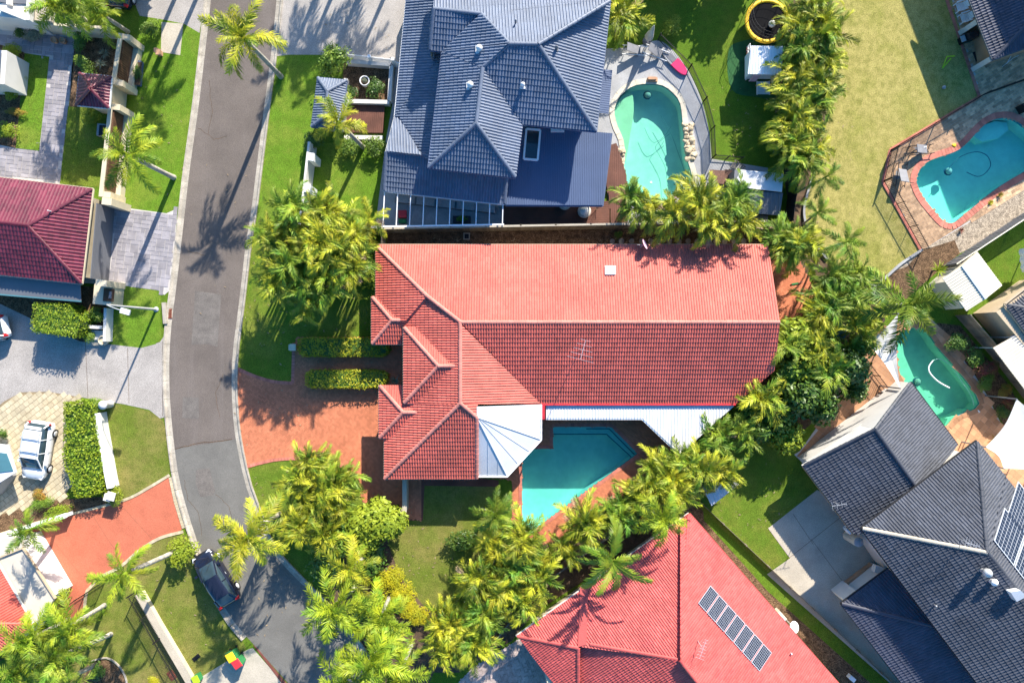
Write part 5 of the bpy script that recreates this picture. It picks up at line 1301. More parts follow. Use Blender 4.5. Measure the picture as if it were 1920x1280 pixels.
# ---- golden cane clumps
CANES = [
 # row between the play yard and the dry lawn
 ('golden cane palm at the very top of the row by the trampoline', (1525, 6), .9, 3.3, 7), ('golden cane palm second from the top, against the trampoline rim', (1497, 44), .9, 3.2, 6),
 ('golden cane palm spilling onto the dry lawn near its top', (1550, 58), .9, 3.4, 7), ('golden cane palm just below the trampoline', (1502, 88), .9, 3.2, 6),
 ('golden cane palm leaning right over the dry lawn below the first bulge', (1548, 104), .9, 3.4, 7), ('golden cane palm level with the cubby house roof', (1500, 132), .9, 3.2, 6),
 ('golden cane palm on the lawn side level with the cubby steps', (1532, 146), .8, 3.0, 6), ('golden cane palm below the cubby house', (1488, 178), .9, 3.2, 7),
 ('golden cane palm midway down the row with a pale trunk showing', (1528, 190), .8, 3.0, 6), ('golden cane palm in the narrow waist of the row', (1500, 222), .9, 3.2, 6),
 ('large golden cane palm near the lower end of the row', (1486, 262), .9, 3.2, 8), ('golden cane palm on the lawn side of the lower end', (1520, 270), .8, 3.0, 6), ('golden cane palm at the lower end above the dark shed', (1502, 296), .8, 2.8, 6),
 # poolside
 ('golden cane palm at the deck corner by the kidney pool', (1188, 372), .8, 3.0, 7), ('golden cane palm drooping over the kidney pool\'s foot', (1222, 392), .8, 2.8, 6), ('golden cane palm left of the brown garden table', (1268, 400), .9, 3.0, 6),
 ('thick golden cane palm below the brown garden table', (1318, 372), .9, 3.2, 8), ('golden cane palm hanging over the stepping stones', (1330, 412), .9, 3.0, 7), ('golden cane palm against the dark shed by the fence', (1382, 380), .9, 3.2, 8), ('golden cane palm at the end of the stepping stones', (1392, 412), .8, 2.8, 6),
 ('dark cane palm between fence corner and dry lawn', (1474, 450), .9, 3.0, 8), ('cane palm by the corner of the back terrace', (1500, 462), .6, 2.6, 5),
 ('curly golden cane palm at the top of the kidney pool deck', (1170, 24), .8, 3.8, 6), 
 # front lawn clump
 ('tall golden cane palm at the upper left of the front lawn clump', (538, 398), 1.0, 4.2, 7), ('golden cane palm leaning to the road from the front lawn clump', (512, 440), 1.0, 4.0, 7), ('golden cane palm in the middle of the front clump', (592, 440), 1.0, 4.2, 8), ('golden cane palm topping the white fence', (610, 400), .9, 3.8, 7),
 ('golden cane palm beside the shrub by the house corner', (650, 440), .9, 3.8, 7), ('golden cane palm in the left heart of the clump', (548, 490), 1.0, 4.0, 8), ('golden cane palm in the right heart of the clump', (622, 482), 1.0, 4.2, 8), ('golden cane palm overhanging the red roof corner', (648, 500), .9, 3.8, 7),
 ('golden cane palm at the left foot of the clump', (520, 512), .9, 3.6, 7), ('golden cane palm at the dark foot of the clump', (568, 540), .9, 3.6, 7), ('golden cane palm at the lower right of the clump', (606, 530), .9, 3.6, 7), ('golden cane palm lowest on the front lawn', (572, 566), .7, 3.2, 6),
 # driveway clump
 ('golden cane palm nearest the brick driveway', (585, 868), .9, 3.6, 8), ('golden cane palm on the left of the driveway clump', (560, 905), .9, 3.5, 8), ('golden cane palm in the centre of the driveway clump', (604, 912), 1.0, 3.6, 8), ('golden cane palm beside the garage shade', (638, 905), .9, 3.4, 7),
 ('golden cane palm below the driveway clump\'s centre', (585, 948), .9, 3.4, 7), ('golden cane palm by the round yellow green tree', (628, 945), .8, 3.2, 6), ('golden cane palm behind the overhanging road palm', (560, 985), .9, 3.4, 6), ('golden cane palm between road and shaded shrubs', (604, 1000), .8, 3.2, 6),
 # south of the pool
 ('golden cane palm over the tip of the white ribbed roof', (1282, 866), .7, 3.2, 6), ('golden cane palm at the pool\'s right corner', (1232, 878), .6, 3.0, 6), ('golden cane palm in the middle of the poolside row', (1258, 902), .8, 3.2, 7), ('golden cane palm over the small ribbed shed', (1316, 884), .7, 3.2, 7),
 ('golden cane palm right of the small ribbed shed', (1358, 890), .7, 3.0, 6), ('golden cane palm beyond the white ribbed roof', (1396, 812), .8, 3.2, 7), ('golden cane palm among the dark bushes east of the roof', (1345, 822), .8, 3.0, 6), ('golden cane palm above the red roof\'s tip', (1268, 920), .9, 3.4, 7), ('golden cane palm below the pool\'s brick edge', (1208, 926), .8, 3.0, 6),
 ('golden cane palm between pool corner and red roof', (1225, 918), .8, 3.2, 6), ('golden cane palm left of the red roof\'s tip', (1165, 960), .9, 3.2, 7), ('golden cane palm by the brown trunk below the pool', (1098, 985), .9, 3.0, 6),
 ('golden cane palm at the top of the dividing fence', (1062, 1030), .8, 3.0, 6), ('golden cane palm at the pool\'s pointed end', (985, 1012), .9, 3.4, 7), ('golden cane palm right of the lawn\'s shade', (925, 1028), .9, 3.4, 7), ('golden cane palm in the dry tangle by the fence', (968, 1060), .9, 3.2, 7),
 ('golden cane palm along the fence below the pale tangle', (1010, 1080), .8, 3.0, 6), ('golden cane palm at the lawn\'s lower right curl', (890, 1090), .9, 3.4, 7), ('golden cane palm at the red roof\'s left eave', (940, 1110), .9, 3.2, 7), ('golden cane palm hanging over the red roof\'s left corner', (975, 1130), .8, 3.0, 6),
 ('golden cane palm above the grey brick court', (905, 1160), .9, 3.4, 8), ('golden cane palm left of the grey brick court', (862, 1180), .9, 3.4, 8), ('golden cane palm at the lawn\'s bottom point', (830, 1170), .8, 3.2, 6), ('golden cane palm overhanging the bottom lawn shade', (840, 1215), .9, 3.2, 7), ('golden cane palm nearest the grey brick court\'s edge', (890, 1205), .8, 3.0, 7),
 # east garden
 ('cane palm against the red roof in the east garden', (1486, 640), .9, 3.6, 7), ('tall cane palm above the leafy shrubs east of the red roof', (1536, 640), .9, 3.8, 7), ('cane palm over the dark east garden tree', (1560, 700), .9, 3.8, 6), ('low cane palm over the chamfered eave', (1432, 752), .7, 3.2, 5),
 ('dark cane palm at the top of the east garden thicket', (1568, 520), .9, 3.4, 7), ('cane palm beside the bare twiggy shrub', (1612, 520), .9, 3.2, 6), ('broad dark cane palm in the east thicket', (1560, 562), 1.0, 3.6, 8), ('cane palm in the middle of the east thicket', (1606, 565), 1.0, 3.6, 8), ('cane palm above the teal shed roof', (1618, 606), .9, 3.4, 7), ('cane palm touching the brick terrace', (1540, 590), .8, 3.0, 6),
]
for i, (lab, at, r, z, n) in enumerate(CANES):
    dark = 'dark' in lab or 'thicket' in lab
    if 23 <= i <= 34: z *= 1.5
    if 13 <= i <= 19: z *= 1.45
    n = max(4, n+random.choice((-1, 0, 0, 1)))
    cane(lab, at, r, z, n, L=random.uniform(1.55, 2.25), nf=random.choice((6, 7, 8)), m='frond_green' if (dark or i % 5 == 3) else ('frond_gold' if (13 <= i <= 20 or i % 4 == 1) else 'frond_cane'), dead=(2, 0, 1, 0, 3)[i % 5])

# ---- trees and shrubs
bush('round yellow green tree below the garage lawn', (698, 985), 56, 3.2, 'leaf_lime', 'tree', 'tree', .11, 5200)
bush('dark olive tree shaded beside the round yellow green tree', (640, 1002), 44, 2.8, 'leaf_green', 'tree', 'tree', .12, 3000)
bush('dark shrub at the foot of the round tree', (690, 1045), 36, 1.6, 'leaf_dark')
for lab, at, r in (('yellow ground cover at the top of the lawn\'s curved border', (728, 1085), (28, 24)), ('yellow ground cover half way along the lawn\'s curved border', (752, 1118), (30, 26)), ('yellow ground cover at the bottom of the lawn\'s curved border', (778, 1150), (26, 24))):
    bush(lab, at, r, .8, 'leaf_yellow', 'ground_cover', 'shrub', .10, 2600, 'yellow border shrubs', stem=False)
for lab, at, r, z, m in (
 ('lush lime shrub against the red roof\'s right end', (1492, 632), (40, 36), 2.6, 'leaf_lime'), ('leafy green shrub beside the teal shed roof', (1545, 655), (36, 34), 2.6, 'leaf_green'), ('bright leafy shrub in the middle of the east thicket', (1520, 690), (42, 36), 2.8, 'leaf_lime'),
 ('dark tree at the corner of the east garden', (1585, 690), (40, 42), 3.0, 'leaf_dark'), ('green shrub below the red roof\'s chamfered corner', (1478, 700), (34, 34), 2.4, 'leaf_green'), ('dark round tree above the shaded lawn', (1500, 745), (44, 40), 3.0, 'leaf_dark'),
 ('dark tree nearest the lower lawn path', (1540, 760), (34, 34), 2.6, 'leaf_dark'), ('lime flecked shrub at the lawn\'s upper end', (1452, 775), (34, 32), 2.4, 'leaf_green'), ('round dark shrub right of the white ribbed roof', (1418, 805), (30, 28), 2.2, 'leaf_dark'),
 ('green shrub with pale tips by the shaded lawn', (1470, 820), (32, 28), 2.0, 'leaf_lime'), ('small shrub between the roof and the cane palms', (1400, 765), (22, 22), 1.8, 'leaf_green'), ('twiggy shrub beside the back terrace fence', (1632, 548), (26, 22), 2.0, 'leaf_grey'),
 ('leafy shrub in the far corner of the thicket', (1606, 645), (28, 26), 2.4, 'leaf_green'), ('dark shrub by the terracotta steps', (1600, 730), (24, 24), 2.0, 'leaf_dark')):
    bush(lab, at, r, z*1.55, m, 'tree' if 'tree' in lab else 'shrub', 'tree' if 'tree' in lab else 'shrub', .20 if m != 'leaf_dark' else .15, 2200)
for lab, at, r, z, m in (
 ('bright green shrub between the cane clump and house corner', (684, 450), (30, 26), 2.2, 'leaf_green'), ('dense green shrub at the red roof\'s upper left corner', (688, 432), (20, 18), 1.8, 'leaf_green'), ('low shrubs along the house wall beside the shaded lawn', (700, 520), (14, 40), 1.0, 'leaf_lime'),
 ('large strappy green shrub filling the driveway corner above the tiled gatehouse', (627, 118), (27, 36), 2.4, 'leaf_green'), ('glossy green shrub right of the courtyard palm', (702, 272), (20, 22), 1.2, 'leaf_green'), ('green shrub left of the courtyard palm trunk', (655, 275), (22, 20), 1.0, 'leaf_green'), ('broad leaved shrub beside the tiled gatehouse', (590, 262), (22, 20), 1.2, 'leaf_dark'),
 ('dark leafy shrub in the white edged planter by the urn', (660, 172), (16, 15), .9, 'leaf_dark'), ('leafy shrub in the right corner of the white edged planter', (705, 170), (22, 20), .9, 'leaf_dark'), 
 ('bright yellow shrub below the maroon gatehouse', (170, 217), (20, 16), 1.0, 'leaf_lime'), ('olive shrub in the bed above the maroon gatehouse', (160, 120), (24, 16), .9, 'leaf_green'),
 ('round clipped shrub at the left courtyard\'s top', (22, 97), (16, 14), 1.0, 'leaf_hedge'), ('spreading shrub midway down the left courtyard', (18, 168), (20, 14), .8, 'leaf_hedge'), ('yellow flowering border along the left courtyard lawn', (34, 130), (8, 26), .5, 'leaf_yellow'), ('yellow green shrub at the left courtyard\'s foot', (16, 245), (18, 18), .8, 'leaf_hedge'), ('orange flecked border below the yellow flowers', (30, 210), (8, 22), .5, 'leaf_orange'),
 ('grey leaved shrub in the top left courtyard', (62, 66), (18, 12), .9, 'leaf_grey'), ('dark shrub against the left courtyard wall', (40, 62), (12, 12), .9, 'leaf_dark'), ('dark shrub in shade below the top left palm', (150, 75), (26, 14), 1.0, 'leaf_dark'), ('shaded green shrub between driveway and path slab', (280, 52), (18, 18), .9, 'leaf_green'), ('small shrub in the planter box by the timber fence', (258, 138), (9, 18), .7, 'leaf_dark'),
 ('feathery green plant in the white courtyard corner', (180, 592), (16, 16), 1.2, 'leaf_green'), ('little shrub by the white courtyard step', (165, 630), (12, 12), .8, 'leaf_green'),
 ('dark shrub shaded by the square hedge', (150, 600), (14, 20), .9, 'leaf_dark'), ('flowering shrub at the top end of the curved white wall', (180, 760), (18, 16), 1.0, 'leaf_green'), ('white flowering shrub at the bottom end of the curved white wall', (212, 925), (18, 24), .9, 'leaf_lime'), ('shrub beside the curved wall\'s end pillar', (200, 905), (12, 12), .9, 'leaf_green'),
 ('orange leaved shrub by the white car\'s nose', (78, 928), (18, 14), .7, 'leaf_orange'), ('green shrub below the orange leaved shrub', (82, 945), (22, 14), .7, 'leaf_green'), ('low green shrub on the left edge by the pavers', (2, 810), (10, 16), .8, 'leaf_dark'),
 ('strappy green shrub along the painted driveway', (110, 958), (24, 12), .7, 'leaf_hedge'),
 ('arching bright shrub with white flowers over the pale palm trunk', (340, 1035), (26, 34), 1.4, 'leaf_lime'), ('yellow shrub at the foot of the bottom left fence', (290, 1275), (14, 10), .7, 'leaf_yellow'), ('green shrub beside the circular garden bed', (185, 1262), (18, 16), 1.0, 'leaf_dark'), ('small yellow frond bush beside the white slab', (112, 1118), (14, 24), 1.2, 'leaf_lime'),
 ('sunlit shrub in the shaded play yard', (1262, 52), (20, 18), .9, 'leaf_lime'), ('leafy shrub by the folded umbrella', (1164, 62), (16, 20), 1.2, 'leaf_lime'), ('pale shrub by the deck gravel', (1190, 58), (12, 12), .8, 'leaf_hedge'),
 ('small green plant on the gravel strip behind the house', (1160, 441), (8, 8), .5, 'leaf_green'),
 ('dark shrub at the bed beside the green pool', (1800, 640), (24, 20), 1.0, 'leaf_dark'), ('dark green shrub midway along the green pool bed', (1825, 668), (24, 20), 1.0, 'leaf_dark'), ('red flowering shrub in the green pool bed', (1852, 690), (20, 18), 1.0, 'leaf_red'), ('blue green shrub below the red flowering shrub', (1848, 715), (18, 14), .8, 'leaf_green'), ('pale orange shrub by the timber fence corner', (1885, 735), (16, 14), .9, 'leaf_orange'), ('red shrub near the lower sail', (1898, 755), (18, 12), .9, 'leaf_red'), ('green shrub above the lower sail', (1880, 772), (14, 14), .8, 'leaf_dark'), 
 ('green shrub under the poolside palms left of the ribbed shed', (1200, 935), (30, 26), 1.6, 'leaf_green'), ('bright shrub at the brick edge below the pool', (1145, 955), (24, 18), 1.2, 'leaf_green'), ('dark green shrub by the fence below the pool', (1110, 970), (24, 18), 1.2, 'leaf_dark'),
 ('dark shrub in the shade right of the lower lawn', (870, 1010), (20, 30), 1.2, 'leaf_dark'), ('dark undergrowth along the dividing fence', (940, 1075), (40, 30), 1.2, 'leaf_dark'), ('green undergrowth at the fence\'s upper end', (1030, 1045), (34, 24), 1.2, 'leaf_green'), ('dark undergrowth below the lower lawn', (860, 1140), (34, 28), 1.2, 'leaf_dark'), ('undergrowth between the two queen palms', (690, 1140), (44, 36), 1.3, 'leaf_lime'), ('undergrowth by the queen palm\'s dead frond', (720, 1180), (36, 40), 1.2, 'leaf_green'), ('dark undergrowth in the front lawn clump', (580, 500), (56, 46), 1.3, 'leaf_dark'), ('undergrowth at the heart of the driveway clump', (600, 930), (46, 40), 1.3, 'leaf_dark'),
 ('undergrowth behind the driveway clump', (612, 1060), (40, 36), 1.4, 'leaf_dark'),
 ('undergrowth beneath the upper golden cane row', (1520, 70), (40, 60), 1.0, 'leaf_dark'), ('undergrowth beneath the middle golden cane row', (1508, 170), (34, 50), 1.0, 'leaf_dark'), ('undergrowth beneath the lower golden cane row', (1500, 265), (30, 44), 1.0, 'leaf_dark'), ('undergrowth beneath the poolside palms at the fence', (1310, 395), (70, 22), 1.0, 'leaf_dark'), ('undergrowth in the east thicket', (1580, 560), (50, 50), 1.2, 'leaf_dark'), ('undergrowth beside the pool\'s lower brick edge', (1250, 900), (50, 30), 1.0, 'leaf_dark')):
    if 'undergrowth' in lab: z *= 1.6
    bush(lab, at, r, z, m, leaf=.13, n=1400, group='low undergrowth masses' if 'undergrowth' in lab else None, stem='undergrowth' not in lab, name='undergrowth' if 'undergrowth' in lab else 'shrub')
for lab, at, r, h, m in (('upper pale yucca by the timber fence', (204, 106), .55, .5, 'leaf_grey'), ('lower pale yucca by the timber fence', (197, 126), .55, .5, 'leaf_grey'), ('large dense yucca at the grey driveway edge', (630, 112), 1.1, .9, 'leaf_green'), ('second yucca head behind the tiled gatehouse', (620, 138), .9, .7, 'leaf_dark'),
    ('little spiky plant at the end of the lower hedge', (742, 713), .55, .15, 'leaf_grey'), ('bright agave beside the road edge palm', (1150, 938), .8, .5, 'leaf_grey'), ('banana like leaves at the bottom left corner', (8, 1232), 1.0, .9, 'leaf_green'), ('small agave in the gravel bed by the blue pool', (1800, 432), .35, .05, 'leaf_red'), ('second small agave in the gravel bed', (1873, 366), .35, .05, 'leaf_orange'), ('yellow agave near the dark fence', (1856, 380), .3, .05, 'leaf_yellow'),
    ('pale spiky yucca beside the cream shed', (1748, 508), .9, .6, 'leaf_lime'), ('grey green agave in the green pool bed', (1838, 720), .5, .1, 'leaf_grey'), ('orange spiky plant on the paving by the lower sail', (1862, 822), .6, .05, 'leaf_orange')):
    spiky(lab, at, r, h, m)
h = hit
# ================================================================ walls and fences
def front_wall(label, top_a, top_b, base_off, panels):
    """rendered front wall with a timber slat panel facing the street; ground line in pixels"""
    a, b = P(*top_a), P(*top_b); d = (b-a).normalized(); nn = Vector((d.y, -d.x, 0))
    if nn.x < 0: nn = -nn
    t = thing('front_wall', label, 'wall', (a+b)/2, group='timber panelled front walls')
    zt = 1.9; L = (b-a).length
    obj('wall', MB().bar(a-nn*.1+Vector((0, 0, .3)), b-nn*.1+Vector((0, 0, .3)), .75, .6).bar(a-nn*.30+Vector((0, 0, zt/2)), b-nn*.30+Vector((0, 0, zt/2)), .14, zt), M['render_cream'], t)
    obj('pier', MB().box(a+d*.2+Vector((0, 0, zt/2+.02)), (.42, .75, zt+.04), math.atan2(d.y, d.x)), M['render_cream'], t)
    obj('pier', MB().box(b-d*.2+Vector((0, 0, zt/2+.02)), (.42, .75, zt+.04), math.atan2(d.y, d.x)), M['render_cream'], t)
    obj('cap', MB().bar(a-nn*.3+Vector((0, 0, zt+.05)), b-nn*.3+Vector((0, 0, zt+.05)), .30, .08), M['render_cream'], t)
    me = unit_box('timber_slat', M['timber']); n = int((L-.9)/.16)
    for k in range(n):
        o = link('timber_slat', me, t); p = a+d*(.47+.16*k)+nn*.0
        for q in (0,): o.location = p+nn*(-.12)+Vector((0, 0, .62))-t.location
        o.rotation_euler = (0, 0, math.atan2(d.y, d.x)); o.scale = (.14, .10, 1.22)
front_wall('cream front wall with dark timber panel above the maroon gatehouse', (262, 86), (248, 178), 0, 1)
front_wall('longer cream front wall with timber panel below the maroon gatehouse', (244, 212), (226, 380), 0, 1)
lb = thing('letterbox_pier', 'square cream letterbox pier with brown timber face below the grey garage door', 'pier', P(208, 555))
obj('pier', MB().box(P(204, 553, .75), (1.35, 1.5, 1.5), R(-5)), M['render_cream'], lb)
obj('timber_panel', MB().box(P(204, 553, 1.53), (.75, .95, .08), R(-5)), M['timber'], lb)
obj('letterbox', MB().box(P(207, 553, 1.60), (.18, .5, .1), R(-5)), M['metal_grey'], lb)
pit = tag(obj('pit_lid', MB().box(P(222, 549, .03), (.45, .85, .05), R(-5)), M['metal_grey']), 'grey rounded pit lid in the garden bed beside the letterbox', 'lid')
def wall_line(name, label, pts, w, z, m, cap=None, cat='wall', group=None):
    t = thing(name, label, cat, P(*pts[0]), group=group); b = MB(); c = MB()
    L = strip(pts, w/2/S); Rr = strip(pts, -w/2/S)
    b.prism(wpt(L+Rr[::-1]), 0, z); obj('wall', b, m, t)
    if cap:
        L = strip(pts, (w/2+.04)/S); Rr = strip(pts, -(w/2+.04)/S)
        obj('cap', MB().prism(wpt(L+Rr[::-1]), z, z+.06), cap, t)
    return t
wall_line('garden_wall', 'curved white rendered wall between the hedge and the small lawn', smooth([(196, 772), (200, 800), (207, 840), (214, 880), (220, 910)], 4, False), .34, .9, M['render_white'], M['white'])
wall_line('garden_wall', 'white wall running below the cream pavers at the left edge', [(-20, 1010), (50, 988), (138, 960)], .26, .8, M['render_white'], M['white'])
tag(obj('gate_pillar', MB().box(P(208, 930, .5), (.5, .5, 1.0), R(-15)).box(P(208, 930, 1.04), (.6, .6, .08), R(-15)), M['render_white']), 'white square pillar at the lower end of the curved wall', 'pillar')
tag(obj('gate_pillar', MB().lathe(P(207, 757), [(.28, 0), (.28, .9), (.33, .92), (.33, 1.0), (.1, 1.05)], 12), M['render_white']), 'round white pillar at the upper end of the curved wall', 'pillar')
wc = thing('courtyard_wall', 'white courtyard walls with steps below the letterbox pier', 'wall', P(185, 620))
obj('wall', MB().bar(P(204, 578, .45), P(202, 640, .45), .2, .9).bar(P(165, 612, .35), P(196, 614, .35), .25, .7), M['render_white'], wc)
obj('step', MB().box(P(182, 628, .15), (1.2, .7, .3), R(-3)), M['render_white'], wc)
obj('step', MB().box(P(180, 642, .08), (1.4, .45, .16), R(-3)), M['conc_warm'], wc)
tag(obj('plant_pot', MB().lathe(P(201, 638), [(.22, 0), (.34, .35), (.36, .6), (.30, .62), (.27, .5)], 14), M['render_cream']), 'round cream pot at the corner of the white courtyard', 'pot')
# white planter, urn and slatted fence of the grey house
pl = thing('planter_wall', 'low white wall framing the mulched planter with the urn', 'wall', P(690, 160))
for a, b in (((735, 125), (731, 192)), ((652, 192), (731, 194)), ((652, 118), (735, 124)), ((650, 150), (646, 192))): obj('wall', MB().bar(P(*a, .3), P(*b, .3), .28, .6), M['render_white'], pl)
ur = thing('plant_urn', 'round white urn holding a grey green plant in the planter', 'pot', P(687, 158))
obj('urn', MB().lathe(P(687, 158), [(.22, 0), (.34, .3), (.37, .62), (.37, .7), (.31, .7), (.29, .55)], 18), M['white'], ur)
obj('potting_soil', MB().lathe(P(687, 158), [(.29, .6), (.02, .62)], 14), M['soil'], ur)
sf_ = BM[('leaf_grey', .13, 1400)][0]; o = link('plant', sf_, ur); o.location = (0, 0, .68); o.scale = (.26, .26, .18)
def picket(label, a, b, h, m, n, name='fence', rails=(.15, .85), w=.05, group=None, post=None, base=0.0, posts=None, bal_w=.022, depth=.035):
    """railing fence: posts, rails and uprights; each post and rail its own part"""
    A, B = P(*a), P(*b); t = thing(name, label, 'fence', A, group=group); d = B-A
    for r in rails: obj('rail', MB().bar(A+Vector((0, 0, base+h*r)), B+Vector((0, 0, base+h*r)), depth, .045), m, t)
    k = posts or max(2, round(d.length/2.4)+1)
    for i in range(k):
        p = A.lerp(B, i/(k-1)); obj('post', MB().bar(p, p+Vector((0, 0, base+h*1.04)), w), m, t)
    u = MB()
    for i in range(n):
        p = A.lerp(B, (i+.5)/n); u.bar(p+Vector((0, 0, base+.06)), p+Vector((0, 0, base+h*.98)), bal_w)
    obj('uprights', u, m, t, 'stuff')
    return t
sl = thing('slat_fence', 'white slatted fence along the top driveway edge by the planter', 'fence', P(690, 120))
A, B = P(655, 114), P(742, 124)
me = unit_box('slat', M['white'])
for k in range(36):
    o = link('slat', me, sl); p = A.lerp(B, (k+.5)/36); o.location = p+Vector((0, 0, .08))-sl.location; o.rotation_euler = (0, 0, R(-6)); o.scale = (.065, .03, 1.1)
for z in (.25, 1.0): obj('rail', MB().bar(A+Vector((0, .05, z)), B+Vector((0, .05, z)), .05, .08), M['white'], sl)
for q in (0, .5, 1): p = A.lerp(B, q); obj('post', MB().bar(p, p+Vector((0, 0, 1.3)), .22), M['white'], sl)
obj('gate', MB().bar(P(744, 122, .6), P(752, 124, .6), .05, 1.1), M['white'], sl)
wf = wall_line('white_fence', 'tall white fence between the front lawn and the grey house side lawn', [(592, 278), (586, 330), (580, 385), (574, 428)], .16, 1.7, M['render_white'])
for q in ((590, 300), (583, 358)): obj('post', MB().box(P(*q, .9), (.4, .55, 1.8), R(-6)), M['white'], wf)
wall_line('white_fence', 'grey white boundary wall running under the palms to the pergola', [(574, 430), (640, 431), (720, 432)], .18, 1.5, M['conc_blue'])
# timber paling fence north of the red house
pf = thing('paling_fence', 'weathered timber paling fence between the red roof and the grey house deck', 'fence', P(950, 436))
A, B = P(722, 437), P(1420, 424)
n = 280; me = unit_box('paling', M['timber_grey'])
for k in range(n):
    o = link('paling', me, pf); p = A.lerp(B, (k+.5)/n); o.location = p-pf.location; o.scale = ((B-A).length/n-.012, .02, 1.75+random.uniform(-.02, .02)); o.rotation_euler = (random.uniform(-.012, .012), 0, 0)
for z in (.4, 1.45): obj('rail', MB().bar(A+Vector((0, .05, z)), B+Vector((0, .05, z)), .05, .09), M['timber_grey'], pf)
for k in range(12): p = A.lerp(B, k/11)+Vector((0, .1, 0)); obj('post', MB().bar(p, p+Vector((0, 0, 1.8)), .12), M['timber_grey'], pf)
obj('capping', MB().bar(A+Vector((0, .06, 1.78)), B+Vector((0, .06, 1.78)), .14, .04), M['conc_warm'], pf)
rt = thing('paling_fence', 'short timber fence return at the red roof\'s upper left corner', 'fence', P(724, 448))
A, B = P(723, 438), P(723, 466)
for k in range(9):
    o = link('paling', me, rt); p = A.lerp(B, (k+.5)/9); o.location = p-rt.location; o.scale = (.02, .115, 1.75)
obj('rail', MB().bar(A+Vector((-.05, 0, 1.4)), B+Vector((-.05, 0, 1.4)), .05, .09), M['timber_grey'], rt)
ss = unit_box('x', M['stepstone']); bpy.data.meshes.remove(ss)
ssm = MB().lathe((0, 0, 0), [(.19, 0), (.20, .04), (.185, .06)], 14).mesh('stepping_stone', M['stepstone'])
xs = [1148, 1165, 1184, 1203, 1220, 1236, 1255, 1273, 1290, 1307, 1325, 1342, 1358, 1376, 1394]
for i, x in enumerate(xs):
    o = link('stepping_stone', ssm); o.location = P(x, 452.5+random.uniform(-.6, .6), .01); o.scale = (random.uniform(.95, 1.1),)*3
    tag(o, 'round grey stepping stone in the mulch strip behind the red roof', 'stepping stone', 'stepping stones behind the house')
dp = thing('drain_pit', 'square drain pit with pale rim in the mulch strip', 'drain', P(875, 443))
obj('rim', MB().box(P(875, 437.5, .05), (.5, .07, .1)).box(P(875, 448.5, .05), (.5, .07, .1)).box(P(870, 443, .05), (.07, .37, .1)).box(P(880, 443, .05), (.07, .37, .1)), M['conc_warm'], dp)
obj('grate', MB().box(P(875, 443, .03), (.34, .36, .02)), M['black'], dp)
# dividing fence between lower lawn and vivid red roof
for lab, a, b in (('grey weathered fence between the palms and the vivid red roof, upper length', (1150, 985), (1010, 1085)), ('grey weathered fence between the palms and the vivid red roof, lower length', (1000, 1092), (925, 1190))):
    t = thing('paling_fence', lab, 'fence', P(*a)); A, B = P(*a), P(*b); n = 48; me3 = unit_box('paling', M['timber_grey'])
    d = B-A
    for k in range(n):
        o = link('paling', me3, t); o.location = A.lerp(B, (k+.5)/n)-t.location; o.rotation_euler = (0, 0, math.atan2(d.y, d.x)); o.scale = (d.length/n-.01, .02, 1.6)
    obj('rail', MB().bar(A+Vector((0, 0, 1.62)), B+Vector((0, 0, 1.62)), .1, .04), M['timber_grey'], t)
def board_fence(label, a, b, h, m, boards, group=None, name='board_fence'):
    t = thing(name, label, 'fence', P(*a), group=group); A, B = P(*a), P(*b)
    for k in range(boards):
        z = h*(k+.5)/boards; obj('board', MB().bar(A+Vector((0, 0, z)), B+Vector((0, 0, z)), .03, h/boards-.02), m, t)
    n = max(2, round((B-A).length/2.4)+1)
    for i in range(n): p = A.lerp(B, i/(n-1)); obj('post', MB().bar(p, p+Vector((0, 0, h+.03)), .09), m, t)
    return t
def panel_fence(label, a, b, h, m, capm=None):
    """sheet metal fence of separate ribbed panels"""
    t = thing('panel_fence', label, 'fence', P(*a)); A, B = P(*a), P(*b); d = B-A; n = max(1, round(d.length/2.3))
    for i in range(n):
        p, q = A.lerp(B, (i+.01)/n), A.lerp(B, (i+.99)/n); mb = MB(); k = 16
        nn = Vector((-d.y, d.x, 0)).normalized()
        for j in range(k):
            o_ = nn*(.015 if j % 2 else -.015)
            mb.bar(p.lerp(q, j/k)+o_+Vector((0, 0, h/2)), p.lerp(q, (j+1)/k)+o_+Vector((0, 0, h/2)), .012, h-.1)
        obj('panel', mb, m, t)
        obj('post', MB().bar(p, p+Vector((0, 0, h)), .07), m, t)
    obj('rail', MB().bar(A+Vector((0, 0, h)), B+Vector((0, 0, h)), .07, .06), capm or m, t)
panel_fence('long dark grey sheet fence between gravel bed and clothes line lawn', (1765, 500), (1990, 352), 1.75, M['metal_grey'], M['metal_cream'])
board_fence('grey timber board fence beside the green pool planting, upper length', (1792, 592), (1862, 672), 1.7, M['timber_grey'], 7)
board_fence('grey timber board fence beside the green pool planting, lower length', (1863, 673), (1960, 800), 1.7, M['timber_grey'], 7)
board_fence('thin timber fence between the dark roofed drive and the red roof', (1312, 940), (1690, 1296), .5, M['timber_grey'], 1)
board_fence('dark fence behind the shed at the left side of the dry lawn', (1482, 330), (1470, 420), 1.7, M['metal_dark'], 6)
picket('black pool fence across the grass left of the brick edged blue pool', (1656, 341), (1727, 469), 1.2, M['black'], 46, name='pool_fence', group='black pool fences', posts=4)
picket('black pool fence along the shaded lawn side of the brick patio', (1670, 281), (1836, 182), 1.2, M['black'], 60, name='pool_fence', group='black pool fences', posts=5)
picket('short black pool fence at the patio\'s left corner', (1656, 340), (1670, 282), 1.2, M['black'], 20, name='pool_fence', group='black pool fences', posts=2)
picket('black pool fence turning away at the right edge', (1838, 181), (1925, 150), 1.2, M['black'], 30, name='pool_fence', group='black pool fences', posts=3)
